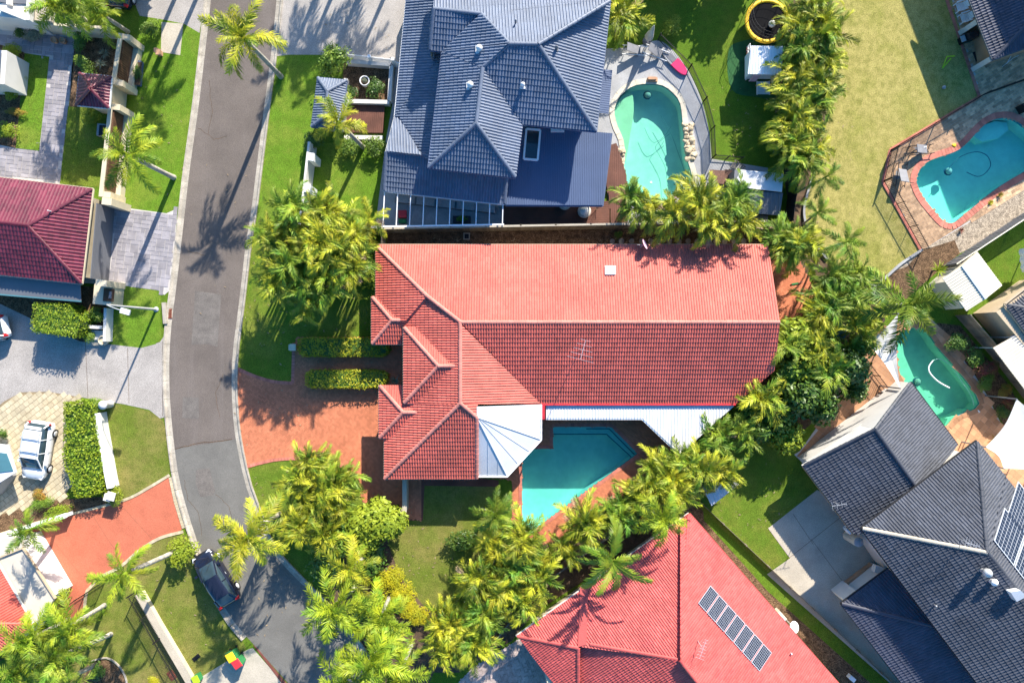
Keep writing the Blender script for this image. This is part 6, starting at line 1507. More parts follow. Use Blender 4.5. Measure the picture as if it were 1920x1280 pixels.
for i, (a, b) in enumerate((((1233, 76), (1290, 132)), ((1290, 132), (1318, 192)), ((1318, 192), (1332, 245)), ((1332, 245), (1334, 298)))):
    picket('curved black fence by the kidney pool, '+('topmost length at the paddle board', 'upper length under the tree shade', 'lower length beside the sunny grass', 'last straight length above the garden table')[i], a, b, 1.2, M['black'], 24, name='pool_fence', group='black pool fences', posts=2)
picket('short fence above the garden table by the kidney pool', (1334, 298), (1385, 302), 1.2, M['black'], 18, name='pool_fence', group='black pool fences', posts=3)
for i, (a, b) in enumerate((((1648, 735), (1700, 734)), ((1660, 735), (1612, 672)))):
    picket(('black rail over the gap between white sail and garage gable', 'black fence on the terracotta strip beside the white sail')[i], a, b, 1.1, M['black'], 20, name='pool_fence', group='black pool fences', posts=3)
# bottom left fence on its pale wall, and the sliding gate
wall_line('low_wall', 'long pale low wall under the black railing at the bottom left', [(266, 1108), (300, 1168), (340, 1235), (372, 1290)], .5, .45, M['render_cream'], M['conc_warm'])
picket('black railing running along the pale low wall at the bottom left', (258, 1106), (354, 1275), 1.5, M['black'], 70, name='rail_fence', posts=5, bal_w=.03)
picket('black sliding gate across the mouth of the terracotta drive', (198, 1088), (122, 1138), 1.3, M['black'], 30, name='sliding_gate', posts=3, bal_w=.022)
wall_line('garden_edging', 'thin curved concrete edging round the circular bed at bottom left', smooth([(172, 1238), (200, 1232), (222, 1245), (236, 1268), (240, 1295)], 4, False), .1, .1, M['kerb'])
sheet('garden_bed', smooth([(160, 1250), (196, 1236), (220, 1248), (234, 1270), (236, 1300), (160, 1300)], 3), 2.5, M['mulch'])
wall_line('garden_edging', 'grey curved sleeper edging along the dry lawn\'s left side', smooth([(1524, 325), (1508, 380), (1507, 410), (1518, 445), (1536, 470), (1550, 486)], 4, False), .16, .2, M['conc_blue'])
wall_line('garden_edging', 'grey sleeper edging between the dry lawn and the mulch bed', smooth([(1728, 468), (1690, 493), (1665, 515), (1645, 532)], 4, False), .16, .2, M['conc_blue'])
wall_line('garden_edging', 'white edging along the lawn\'s right side above the timber fence', smooth([(1330, 930), (1380, 985), (1440, 1050), (1440, 1075)], 2, False)[:-6], .12, .25, M['render_cream'])

# ================================================================ street things
sl = thing('street_lamp', 'pale street lamp on the small lawn leaning out over the verge', 'street lamp', P(293, 580))
b0 = P(293, 580); tp = b0+Vector((0, 0, 6.2))
obj('pole', MB().tube([b0, b0+Vector((0, 0, 3)), tp], [.10, .08, .055], 8), M['galv'], sl)
obj('base_plate', MB().lathe(b0, [(.2, 0), (.2, .06), (.12, .1)], 10), M['galv'], sl)
arm = [tp, tp+Vector((.35, -.1, .35)), tp+Vector((.9, -.28, .52)), tp+Vector((1.35, -.4, .55))]
obj('arm', MB().tube(arm, .035, 6), M['galv'], sl)
hd = obj('lamp_head', MB().box(arm[-1]+Vector((.15, -.05, 0)), (.62, .34, .14), R(-16)), M['metal_white'], sl)
obj('lens', MB().box(arm[-1]+Vector((.18, -.06, -.09)), (.4, .24, .05), R(-16)), M['glass'], hd)
dg = thing('storm_drain', 'rusty red storm drain grate set in the left road edge', 'drain', P(316, 588))
me = unit_box('grate_bar', M['rust'])
for k in range(7):
    o = link('grate_bar', me, dg); o.location = P(312+k*1.6, 588, .02)-dg.location; o.scale = (.035, .66, .05)
obj('frame', MB().box(P(316.5, 579.5, .03), (.5, .05, .06)).box(P(316.5, 596.5, .03), (.5, .05, .06)), M['rust'], dg)
obj('lintel', MB().box(P(309, 587, .10), (.28, 1.6, .2), R(4)), M['kerb'], dg)
def bin_(label, at, rz, lidm):
    t = thing('wheelie_bin', label, 'wheelie bin', P(*at), rz, 'kerbside wheelie bins')
    mb = MB(); lo = [(-.22, -.26), (.22, -.26), (.22, .26), (-.22, .26)]; hi = [(-.29, -.32), (.29, -.32), (.29, .36), (-.29, .36)]
    mb.add([(x, y, .06) for x, y in lo]+[(x, y, .98) for x, y in hi], [(0, 1, 5, 4), (1, 2, 6, 5), (2, 3, 7, 6), (3, 0, 4, 7), (3, 2, 1, 0), (4, 5, 6, 7)])
    obj('body', mb, M['bin_green'], t, local=True)
    obj('lid', MB().add([(-.31, -.36, 1.0), (.31, -.36, 1.0), (.31, .33, 1.02), (-.31, .33, 1.02), (-.27, -.31, 1.08), (.27, -.31, 1.08), (.27, .28, 1.1), (-.27, .28, 1.1)],
        [(4, 5, 6, 7), (0, 1, 5, 4), (1, 2, 6, 5), (2, 3, 7, 6), (3, 0, 4, 7), (3, 2, 1, 0)]), lidm, t, local=True)
    obj('handle', MB().tube([(-.24, .42, 1.0), (.24, .42, 1.0)], .025, 6), M['bin_green'], t, local=True)
    for s in (-1, 1): obj('wheel', MB().tube([(s*.24, .33, .1), (s*.29, .33, .1)], .1, 12), M['tyre'], t, local=True)
bin_('green wheelie bin with yellow lid on the bottom driveway', (443, 1220), R(30), M['yellow'])
bin_('green wheelie bin with red lid on the bottom driveway', (454, 1232), R(34), M['red'])
gx = thing('service_box', 'small green service box at the wall end on the bottom driveway', 'box', P(374, 1266), R(25))
obj('body', MB().box((0, 0, .3), (.42, .5, .6)), M['bin_green'], gx, local=True); obj('lid', MB().box((0, 0, .63), (.48, .56, .07)), M['lime_play'], gx, local=True)
tag(obj('meter_lid', MB().box(P(368, 1232, .03), (.3, .6, .06), R(-50)).box(P(368, 1232, .07), (.2, .45, .02), R(-50)), M['black']), 'black open meter box lid on the grass above the driveway', 'lid')
tag(obj('drain_grate', MB().box(P(322, 1265, .02), (.5, .7, .04), R(35)).box(P(322, 1265, .045), (.4, .6, .02), R(35)), M['rust']), 'rusty square grate in the dry grass under the railing', 'drain')
tag(obj('letterbox_post', MB().box(P(297, 98, .4), (.28, .32, .8)).box(P(297, 98, .86), (.36, .4, .12)), M['brick_wall']), 'small brick letterbox post beside the pale path slab', 'letterbox')
wb = thing('planter_box', 'planter box edged in blue grey beside the upper timber front wall', 'planter', P(260, 138))
obj('box', MB().box(P(259, 138, .2), (.5, 1.8, .4), R(-5)), M['metal_blue'], wb); obj('soil', MB().box(P(259, 138, .41), (.42, 1.7, .03), R(-5)), M['soil'], wb)
wb = thing('planter_box', 'dark planter box inside the lower timber front wall', 'planter', P(192, 245))
obj('box', MB().box(P(192, 245, .2), (.6, .9, .4), R(-5)), M['conc_blue'], wb); obj('soil', MB().box(P(192, 245, .41), (.5, .8, .03), R(-5)), M['black'], wb)
for lab, at in (('round terracotta pot on the left courtyard paving', (107, 79)), ('smaller brown pot beside the courtyard wall', (123, 80))):
    tag(obj('plant_pot', MB().lathe(P(*at), [(.14, 0), (.22, .3), (.24, .42), (.2, .42), (.18, .34), (0, .35)], 14), M['brick_wall']), lab, 'pot')
bw = wall_line('courtyard_wall', 'long cream wall across the top of the left courtyard', [(50, 56), (140, 66), (228, 72)], .2, 1.7, M['render_cream'])

# ================================================================ cars
def car(name, label, at, heading, paint, kind='hatch', rack=False):
    t = thing(name, label, 'car', P(*at), heading)
    suv = kind == 'suv'; zr = 1.58 if suv else 1.42
    def section(x, w, zb, zt, crown=.03):
        return [(x, -w*.93, zb), (x, -w, zb+(zt-zb)*.35), (x, -w*.99, zb+(zt-zb)*.75), (x, -w*.90, zt), (x, -w*.5, zt+crown), (x, 0, zt+crown*1.3),
                (x, w*.5, zt+crown), (x, w*.90, zt), (x, w*.99, zb+(zt-zb)*.75), (x, w, zb+(zt-zb)*.35), (x, w*.93, zb)]
    def loft(mb, secs, closed=True):
        n = len(secs[0]); vs = [v for s in secs for v in s]; fs = []
        for i in range(len(secs)-1):
            for k in range(n-1): fs.append((i*n+k, i*n+k+1, (i+1)*n+k+1, (i+1)*n+k))
        mb.add(vs, fs, True)
        mb.add(secs[0], [tuple(reversed(range(n)))]); mb.add(secs[-1], [tuple(range(n))])
    S_ = [(-2.14, .62, .45, .78), (-2.08, .78, .32, .92), (-1.85, .86, .26, 1.0), (-1.2, .90, .24, .98), (0, .905, .22, .97), (1.0, .90, .24, .96), (1.55, .87, .26, .90), (1.95, .78, .32, .80), (2.12, .64, .40, .68), (2.17, .45, .45, .6)]
    mb = MB(); loft(mb, [section(*s) for s in S_]); obj('body', mb, paint, t, local=True)
    # glasshouse: wraparound glass, then the painted roof and pillars set proud of it
    if suv: g = [(-2.02, .76, .98, .98), (-1.80, .76, .70, 1.40), (-1.60, .77, .66, zr-.05), (-.2, .80, .68, zr), (.45, .79, .66, zr-.05), (1.25, .76, .70, .97)]
    else: g = [(-1.95, .74, .92, .99), (-1.35, .75, .64, zr-.06), (-.5, .77, .63, zr), (.3, .77, .62, zr-.04), (1.25, .75, .70, .96)]
    gs = [[(x, -wb, .93), (x, -wt, z), (x, -wt*.5, z+.02), (x, wt*.5, z+.02), (x, wt, z), (x, wb, .93)] for x, wb, wt, z in g]
    mb = MB(); loft(mb, gs); obj('windows', mb, M['glass'], t, local=True)
    rs = [s for s in g if s[3] > zr-.15]
    mb = MB(); loft(mb, [[(x, -wt*1.02, z-.03), (x, -wt*.98, z+.015), (x, -wt*.5, z+.04), (x, wt*.5, z+.04), (x, wt*.98, z+.015), (x, wt*1.02, z-.03)] for x, wb, wt, z in rs]); rp = obj('roof_panel', mb, paint, t, local=True)
    mb = MB()
    for s in (-1, 1):
        mb.bar((g[-2][0], s*g[-2][2], g[-2][3]), (g[-1][0]+.02, s*g[-1][2]*1.02, g[-1][3]+.01), .07)
        mb.bar((g[1][0], s*g[1][2]*1.0, g[1][3]), (g[0][0]-.02, s*g[0][1]*1.0, g[0][3]-.02), .09)
        for x in ((-.95, .05) if suv else (-.35,)): mb.bar((x, s*.79, .95), (x, s*.685, zr-.03), .06)
    obj('pillars', mb, paint, t, local=True)
    for x in (-1.32, 1.33):
        for s in (-1, 1):
            w = obj('wheel', MB().tube([(x, s*.72, .33), (x, s*.93, .33)], .33, 18), M['tyre'], t, local=True)
            obj('rim', MB().lathe((0, 0, 0), [(.21, 0), (.21, .015), (.08, .03), (.03, .03)], 12).mesh('rim', M['alu']), M['alu'], w, local=True)
            w.children[0].location = (x, s*.925, .33); w.children[0].rotation_euler = (R(-90*s), 0, 0)
            for q in range(5):
                pass
    for s in (-1, 1):
        obj('headlight', MB().box((1.93, s*.60, .70), (.32, .30, .16), R(-24*s)), M['lamp_clear'], t, local=True)
        obj('tail_light', MB().box((-2.0, s*.72, .90), (.22, .20, .26), R(10*s)), M['lamp_red'], t, local=True)
        obj('wing_mirror', MB().box((.85, s*.98, 1.0), (.16, .22, .15)), paint, t, local=True)
        obj('door_handle', MB().box((.0, s*.91, .82), (.18, .03, .03)), M['alu'], t, local=True)
    sm = MB()
    for s in (-1, 1):
        for x in (-.95, .05, .95): sm.bar((x, s*.908, .36), (x, s*.895, .93), .014)
        sm.bar((-.95, s*.912, .40), (.95, s*.912, .40), .014)
    sm.bar((1.32, -.78, .955), (1.32, .78, .955), .016).bar((-1.98, -.7, .985), (-1.98, .7, .985), .016)
    obj('panel_gaps', sm, M['black'], t, local=True)
    obj('wipers', MB().bar((1.2, -.4, 1.0), (.85, .0, 1.22), .02).bar((1.2, .2, 1.0), (.85, .55, 1.2), .02), M['black'], t, local=True)
    obj('grille', MB().box((2.14, 0, .52), (.08, .8, .14)), M['black'], t, local=True)
    obj('number_plate', MB().box((-2.13, 0, .62), (.04, .4, .12)), M['white'], t, local=True)
    if rack:
        for s in (-1, 1): obj('roof_rail', MB().tube([(-1.5, s*.60, zr+.04), (-1.4, s*.60, zr+.09), (.15, s*.60, zr+.09), (.3, s*.60, zr+.04)], .022, 6), M['alu'], t, local=True)
        for x in (-1.05, -.1):
            obj('roof_bar', MB().bar((x-.04, -.72, zr+.13), (x-.04, .72, zr+.13), .03), M['galv'], t, local=True)
            obj('roof_bar', MB().bar((x+.05, -.72, zr+.13), (x+.05, .72, zr+.13), .035), M['alu'], t, local=True)
        obj('spoiler', MB().box((-1.78, 0, zr-.06), (.22, 1.2, .05)), paint, t, local=True)
    return t
car('parked_car', 'white wagon with roof bars parked on the cream pavers', (82, 841), math.atan2(-65, -10), M['car_white'], 'suv', True)
car('parked_car', 'dark navy hatchback parked against the left kerb near the bottom', (412, 1078), math.atan2(53, -33), M['car_navy'])
car('parked_car', 'silver white car just entering the left edge on the shaded driveway', (-26, 622), math.atan2(-14, -60), M['car_white'])
car('parked_car', 'dark car with red tail lights cut off by the top edge', (236, -30), math.atan2(40, 4), M['car_navy'])

# ================================================================ grey house yard
c = P(1213, 78); um = thing('folded_umbrella', 'folded sand coloured umbrella standing by the pool fence', 'umbrella', c)
obj('pole', MB().tube([(0, 0, 0), (0, 0, 2.6)], .03, 6), M['galv'], um, local=True)
obj('canopy', MB().lathe((0, 0, 0), [(.30, .75), (.34, .8), (.22, 1.5), (.12, 2.2), (.03, 2.55)], 9), M['fabric_sand'], um, local=True)
obj('base', MB().lathe((0, 0, 0), [(.35, 0), (.35, .08), (.05, .12)], 10), M['metal_grey'], um, local=True)
def lounger(label, at, rz, m, frame, group):
    t = thing('sun_lounger', label, 'sun lounger', P(*at), rz, group)
    obj('bed', MB().box((.35, 0, .34), (1.25, .6, .05)), m, t, local=True)
    obj('backrest', MB().box((0, 0, 0), (.72, .6, .05)).mesh('backrest', m), m, t, local=True)
    b = t.children[-1]; b.location = (-.58, 0, .5); b.rotation_euler = (0, R(30), 0)
    for s in (-1, 1):
        obj('side_rail', MB().bar((-.9, s*.33, .34), (1.0, s*.33, .34), .045), frame, t, local=True)
        for x in (-.75, .85): obj('leg', MB().bar((x, s*.33, 0), (x, s*.33, .34), .045), frame, t, local=True)
    return t
lounger('grey sun lounger nearest the house on the kidney pool deck', (1188, 98), R(-4), M['fabric_grey'], M['white'], 'loungers by the kidney pool')
lounger('grey sun lounger beside the paddle board on the kidney pool deck', (1228, 102), R(-20), M['fabric_grey'], M['white'], 'loungers by the kidney pool')
pb = thing('paddle_board', 'pink and grey paddle board lying against the curved fence', 'paddle board', P(1264, 116, .1), math.atan2(-28, 26))
def board(x0, x1, L=1.35, w=.36):
    pts = []
    for s in (1, -1):
        xs_ = [x0+(x1-x0)*k/8 for k in range(9)]
        if s < 0: xs_ = xs_[::-1]
        pts += [(x, s*w*math.sqrt(max(.003, 1-(abs(x)/L)**2.6))) for x in xs_]
    return MB().prism(pts, .0, .12)
obj('nose', board(.0, 1.34), M['magenta'], pb, local=True); obj('tail', board(-1.34, -.005), M['conc_blue'], pb, local=True); obj('deck_pad', MB().box((-.5, 0, .13), (1.0, .4, .02)), M['fabric_grey'], pb, local=True)
fl = thing('pool_float', 'pale pink kickboard float at the foot of the kidney pool', 'float', P(1270, 373), R(-6))
obj('float', MB().prism([(x, y) for x, y in smooth([(-.55, -.2), (-.6, 0), (-.5, .22), (.4, .24), (.55, 0), (.45, -.22)], 4)], -.06, .05), M['pink'], fl, local=True); obj('stripe', MB().box((-.1, 0, .055), (.7, .06, .01)), M['white'], fl, local=True)
def hose(label, pts, z, m, r=.014, cat='pool hose'):
    pp = smooth(pts, 5, False); return tag(obj('pool_hose', MB().tube([P(x, y, 0)+Vector((0, 0, z)) for x, y in pp], r, 5), m), label, cat)
hose('thin dark hose looping across the kidney pool floor', [(1212, 235), (1222, 256), (1232, 262), (1250, 250), (1262, 232)], -.7, M['metal_teal'])
hose('long dark hose trailing down the kidney pool', [(1242, 212), (1262, 248), (1276, 285), (1290, 325)], -.6, M['metal_teal'])
hose('curved dark hose in the middle of the kidney pool', [(1260, 245), (1234, 268), (1240, 285), (1252, 310), (1256, 345)], -.8, M['metal_teal'])
hose('dark oval hose loop in the blue pool', [(1780, 318), (1800, 295), (1830, 284), (1852, 290), (1860, 308), (1850, 324), (1835, 330), (1815, 322)], -.15, M['pool_line'], .03)
hose('thick white hose curving across the green pool', [(1750, 676), (1742, 688), (1745, 700), (1760, 715), (1781, 727)], -.05, M['white'], .05)
hose('pale green hose following the green pool\'s right edge', [(1750, 676), (1765, 673), (1785, 686), (1805, 715), (1822, 740), (1828, 760)], -.12, M['plaster_green'], .03)
hose('fine dark hose ring on the green pool floor', [(1722, 705), (1714, 718), (1718, 730), (1735, 745), (1755, 745)], -.6, M['pool_line'], .02)
def cleaner(label, at, z):
    t = thing('pool_cleaner', label, 'pool cleaner', P(*at)+Vector((0, 0, z)))
    obj('body', MB().lathe((0, 0, 0), [(.22, 0), (.26, .08), (.18, .18), (.05, .22)], 10), M['conc_blue'], t, local=True); obj('skirt', MB().lathe((0, 0, -.03), [(.34, 0), (.3, .04)], 10), M['pool_line'], t, local=True)
cleaner('round pool cleaner at the top of the kidney pool', (1216, 175), -.4); cleaner('blue pool cleaner in the blue pool', (1786, 318), -.5); cleaner('small pale cleaner on the green pool ledge', (1727, 716), -.5)
tag(obj('skimmer_cover', MB().lathe(P(1221, 342)+Vector((0, 0, -.09)), [(.09, 0), (.09, .02), (.02, .03)], 10), M['white']), 'small white floating disc in the kidney pool', 'pool float')
tag(obj('round_lid', MB().lathe(P(1834, 770)+Vector((0, 0, .03)), [(.14, 0), (.14, .02), (.02, .03)], 12), M['white']), 'round white skimmer lid beside the green pool', 'lid')
tag(obj('round_lid', MB().lathe(P(1788, 273)+Vector((0, 0, .05)), [(.16, 0), (.16, .02), (.02, .03)], 12), M['yellow']), 'round cream skimmer lid on the brick coping of the blue pool', 'lid')
tag(obj('brick_spout', MB().box(P(1223, 150, .1), (.75, .3, .2)).box(P(1223, 147, .25), (.6, .2, .1)), M['brick_wall']), 'short brick waterfall ledge at the top of the kidney pool', 'ledge')
# rocks around the kidney pool
def rock(at, r, z=.0):
    mb = MB(); bm = bmesh.new(); bmesh.ops.create_icosphere(bm, subdivisions=2, radius=1)
    from mathutils import noise as nz
    sd_ = Vector((random.uniform(0, 50),)*3)
    for v in bm.verts: v.co *= 1+.35*nz.noise(v.co*1.1+sd_); v.co.x = round(v.co.x*3.2)/3.2*.35+v.co.x*.65
    me = bpy.data.meshes.new('rock'); bm.to_mesh(me); bm.free(); me.materials.append(M['stone'])
    o = link('rock', me); o.location = P(*at, 0)+Vector((0, 0, z+r*.25)); o.scale = (r*random.uniform(.9, 1.25), r*random.uniform(.8, 1.1), r*random.uniform(.6, .9)); o.rotation_euler = (0, 0, random.uniform(0, 6.28)); return o
rk = []
for y in range(236, 305, 7):
    for x in (1284, 1294):
        rk.append((rock((x+random.uniform(-2.5, 2.5)+(y-236)*.10, y+random.uniform(-2, 2)), random.uniform(.16, .30)), 'right'))
for y in range(284, 330, 8):
    for x in (1158, 1168): rk.append((rock((x+random.uniform(-2, 2)-(y-284)*.12, y+random.uniform(-2, 2)), random.uniform(.15, .27)), 'left'))
for o, s in rk: tag(o, 'pale sandstone rock edging the kidney pool\'s '+s+' rim', 'rock', 'rocks on the '+s+' pool rim')
tr_ = thing('trampoline', 'round trampoline with yellow padding and dark safety net', 'trampoline', P(1430, 50))
c0 = Vector((0, 0, 0))
obj('mat', MB().lathe((0, 0, .86), [(1.40, 0), (.01, -.03)], 28), M['mat_black'], tr_, local=True)
obj('padding', MB().lathe((0, 0, .88), [(1.66, -.04), (1.66, .03), (1.5, .06), (1.37, .03), (1.37, -.02)], 30, cap=False), M['yellow'], tr_, local=True)
for k in range(8):
    a = k*math.pi/4+.2; x, y = 1.68*math.cos(a), 1.68*math.sin(a)
    obj('net_pole', MB().tube([(x, y, 0), (x, y, 2.3), (x*.93, y*.93, 2.6)], .024, 6), M['metal_dark'], tr_, local=True)
nt = MB()
for k in range(48):
    a, b = k*math.pi/24, (k+1)*math.pi/24
    nt.bar((1.6*math.cos(a), 1.6*math.sin(a), .9), (1.56*math.cos(a), 1.56*math.sin(a), 2.5), .010)
for z in (1.3, 1.7, 2.1, 2.5):
    for k in range(32): a, b = k*math.pi/16, (k+1)*math.pi/16; nt.bar((1.58*math.cos(a), 1.58*math.sin(a), z), (1.58*math.cos(b), 1.58*math.sin(b), z), .014)
obj('safety_net', nt, M['metal_dark'], tr_, 'stuff', local=True)
tag(obj('play_ball', MB().lathe(P(1437, 58)+Vector((0, 0, .9)), [(.01, 0), (.2, .05), (.26, .2), (.2, .36), (.01, .42)], 12), M['white']), 'pale ball resting on the trampoline mat', 'ball')
cb = thing('cubby_house', 'white cubby house with ribbed white roof and porch rail on green turf', 'cubby house', P(1418, 128))
W0 = wpt([(1402, 100), (1452, 100), (1452, 142), (1402, 142)], 1.2)
obj('platform', MB().prism(wpt([(1395, 94), (1456, 94), (1456, 150), (1395, 150)]), .45, .55), M['deck'], cb)
obj('wall', MB().prism(W0, .55, 1.95), M['white'], cb)
cp = plane((1436, 140), 2.0, (.0, -1), 10)
rf = obj('roof', MB().slab([hit(x, y, cp) for x, y in ((1408, 86), (1468, 87), (1466, 141), (1402, 139))], .05), M['white'], cb)
obj('ribbed_sheets', join_meshes('ribbed_sheets', [tile_mesh([hit(x, y, cp) for x, y in ((1408, 86), (1468, 87), (1466, 141), (1402, 139))], cp, .2, None, RIB)], M['white']), M['white'], rf, 'stuff')
obj('door', MB().box(P(1415, 147, 1.15), (.5, .06, 1.1)), M['pink'], cb)
for x in (1398, 1452):
    obj('post', MB().bar(P(x, 150, 0), P(x, 150, 0)+Vector((0, 0, 1.9)), .07), M['white'], cb)
for a, b in (((1396, 95), (1396, 150)), ((1396, 150), (1412, 150))):
    for z in (.8, 1.2): obj('rail', MB().bar(P(*a)+Vector((0, 0, z)), P(*b)+Vector((0, 0, z)), .05), M['white'], cb)
    n = 8
    for k in range(n): p = P(*a).lerp(P(*b), k/n); obj('baluster', MB().bar(p+Vector((0, 0, .55)), p+Vector((0, 0, 1.2)), .04), M['white'], cb)
for k in range(4): obj('step', MB().box(P(1431, 156+k*6, .45-.12*k), (.95, .24, .05)), M['white'], cb)
for x in (1419.5, 1442.5): obj('stringer', MB().bar(P(x, 152, .5), P(x, 178, .05), .05, .14), M['white'], cb)
sh = thing('garden_shed', 'shed with white flat lid roof and dark lower lean to beside the cane palms', 'shed', P(1420, 350))
obj('wall', MB().prism(wpt([(1378, 318), (1462, 325), (1458, 352), (1376, 345)], 2.0), 0, 1.95), M['metal_grey'], sh)
shp = plane((1425, 358), 2.0, (.05, -1), 3)
obj('roof', MB().slab([hit(x, y, shp) for x, y in ((1389, 318), (1469, 326), (1466, 360), (1396, 352), (1382, 334))], .07), M['metal_white'], sh)
shl = plane((1430, 402), 1.6, (.05, -1), 8); pp = [(1400, 357), (1468, 362), (1462, 404), (1412, 400)]
r_ = obj('lower_roof', MB().slab([hit(x, y, shl) for x, y in pp], .05), M['metal_grey'], sh)
obj('ribbed_sheets', join_meshes('ribbed_sheets', [tile_mesh([hit(x, y, shl) for x, y in pp], shl, .3, None, RIB)], M['metal_grey']), M['metal_grey'], r_, 'stuff')
obj('side_wall', MB().prism(wpt([(1404, 352), (1460, 358), (1455, 398), (1412, 394)], 1.5), 0, 1.5), M['metal_dark'], sh)
tb = thing('garden_table', 'square brown slatted garden table above the poolside palms', 'table', P(1339, 336), R(-4))
for k in range(7): obj('slat', MB().box((-.48+.16*k, 0, .72), (.15, 1.0, .03)), M['wicker'], tb, local=True)
for x in (-.45, .45):
    for y in (-.4, .4): obj('leg', MB().bar((x, y, 0), (x, y, .7), .06), M['wicker'], tb, local=True)
ch = thing('garden_chest', 'brown wicker chest with white things on top beside the garden table', 'chest', P(1361, 333), R(-4))
obj('body', MB().box((0, 0, .25), (.55, .85, .5)), M['wicker'], ch, local=True); obj('lid', MB().box((0, 0, .53), (.6, .9, .06)), M['wicker'], ch, local=True)
rk_ = thing('slatted_screen', 'leaning dark slatted screen beside the shed', 'screen', P(1378, 318), R(-35))
for k in range(6): obj('slat', MB().box((-.4+.16*k, 0, .5), (.06, .9, .05)), M['timber_grey'], rk_, local=True)
obj('frame', MB().box((0, .42, .47), (1.0, .06, .05)), M['timber_grey'], rk_, local=True)
for lab, at in (('white conical lantern pot half under the blue flat roof', (1058, 384)), ('white conical lantern pot standing clear on the timber deck', (1094, 399))):
    t = thing('deck_pot', lab, 'pot', P(*at)+Vector((0, 0, .24)), group='lantern pots on the deck')
    obj('bowl', MB().lathe((0, 0, 0), [(.30, 0), (.48, .2), (.50, .4), (.40, .42)], 18), M['fabric_sand'], t, local=True); obj('cone', MB().lathe((0, 0, 0), [(.34, .4), (.30, .5), (.02, .78)], 18), M['white'], t, local=True)
pt_ = thing('dead_plant', 'small bare twiggy plant on the deck beside the lantern pot', 'plant', P(1118, 392)+Vector((0, 0, .24)))
for k in range(9): a = k*2.4; obj('twig', MB().tube([(0, 0, 0), (.12*math.cos(a), .12*math.sin(a), .3), (.25*math.cos(a), .25*math.sin(a), .5)], .012, 4), M['bark'], pt_, local=True)
bx = thing('storage_box', 'red storage box with green base on the pergola patio', 'box', P(755, 405))
obj('lid', MB().box(P(755, 402, .42), (.6, .55, .4)), M['red'], bx); obj('base', MB().box(P(755, 415, .2), (.55, .3, .4)), M['bin_green'], bx)
so = thing('outdoor_sofa', 'long pale cushioned outdoor sofa under the pergola rafters', 'sofa', P(830, 380))
obj('seat', MB().bar(P(742, 371, .3), P(930, 392, .3), .7, .35), M['fabric_grey'], so)
for k in range(5): a = k/5; obj('cushion', MB().bar(P(742, 371, .5).lerp(P(930, 392, .5), a+.01), P(742, 371, .5).lerp(P(930, 392, .5), a+.19), .6, .14), M['conc_blue'], so)
dtb = thing('planter_box', 'dark planter trough under the pergola\'s right half', 'planter', P(866, 412))
obj('trough', MB().box(P(866, 412, .2), (1.3, .5, .4)), M['metal_dark'], dtb); o = link('plants', BM[('leaf_green', .13, 1400)][0], dtb); o.location = (0, 0, .45); o.scale = (.6, .25, .18)
# ================================================================ roof fittings of the middle house
sdh = thing('satellite_dish', 'pale pink satellite dish on the red roof\'s upper eave', 'satellite dish', h(1200, 464, pN))
dm = MB().lathe((0, 0, 0), [(.02, 0), (.2, .03), (.34, .10)], 20); o = obj('dish', dm, M['pink'], sdh, local=True); o.location = (.12, .1, .75); o.rotation_euler = (R(-20), R(62), 0); o.scale = (1.1, 1.1, 1)
obj('mast', MB().tube([(0, 0, 0), (0, 0, .55), (.1, .08, .75)], .025, 6), M['galv'], sdh, local=True); obj('receiver_arm', MB().tube([(.1, .08, .65), (-.3, .1, .62)], .018, 5), M['galv'], sdh, local=True)
def antenna(label, base, els, az, height=1.4, L=1.5, n=9, wide=.9):
    t = thing('tv_antenna', label, 'antenna', base)
    obj('mast', MB().tube([(0, 0, -.1), (0, 0, height)], .022, 6), M['galv'], t, local=True)
    d = Vector((math.cos(az), math.sin(az), 0)); s = Vector((-d.y, d.x, 0))
    obj('boom', MB().bar(Vector((0, 0, height))-d*L*.5, Vector((0, 0, height))+d*L*.5, .018), M['alu'], t, local=True)
    for k in range(n):
        p = Vector((0, 0, height+.02))+d*L*(k/(n-1)-.5); w = wide*(1-.6*k/(n-1))
        obj('element', MB().bar(p-s*w, p+s*w, .011), M['alu'], t, local=True)
    return t
antenna('tall television antenna over the red roof below the ridge', h(1087, 655, pS), 9, R(75), 2.2, 1.3, 5, .9)
antenna('television antenna on the vivid red roof beside the solar panels', h(1308, 1200, r2), 10, R(70), 1.3, 1.3, 7, .32)
antenna('small television antenna on the garage roof\'s lower edge', h(1561, 940, A_sw), 5, R(10), 1.0, 1.0, 4, .3)
antenna('television antenna high on the dark roof', h(1800, 1010, b_nw), 6, R(-15), 1.2, .9, 6, .4)
for lab, at in (('little pale pipe vent on the dark roof', (1751, 1133)),): tag(obj('pipe_vent', MB().lathe(h(*at, b_sw), [(.05, 0), (.05, .25), (.08, .27), (.02, .32)], 8), M['galv']), lab, 'vent')
tag(obj('pipe_vent', MB().lathe(h(98, 397, nN), [(.04, 0), (.04, .5), (.02, .52)], 8), M['alu']), 'thin pale pipe standing on the maroon roof', 'vent')
tag(obj('pipe_vent', MB().lathe(h(1482, 1223, r2), [(.05, 0), (.05, .2), (.07, .22), (.02, .25)], 8), M['alu']), 'tiny pipe vent right of the solar panels on the red roof', 'vent')
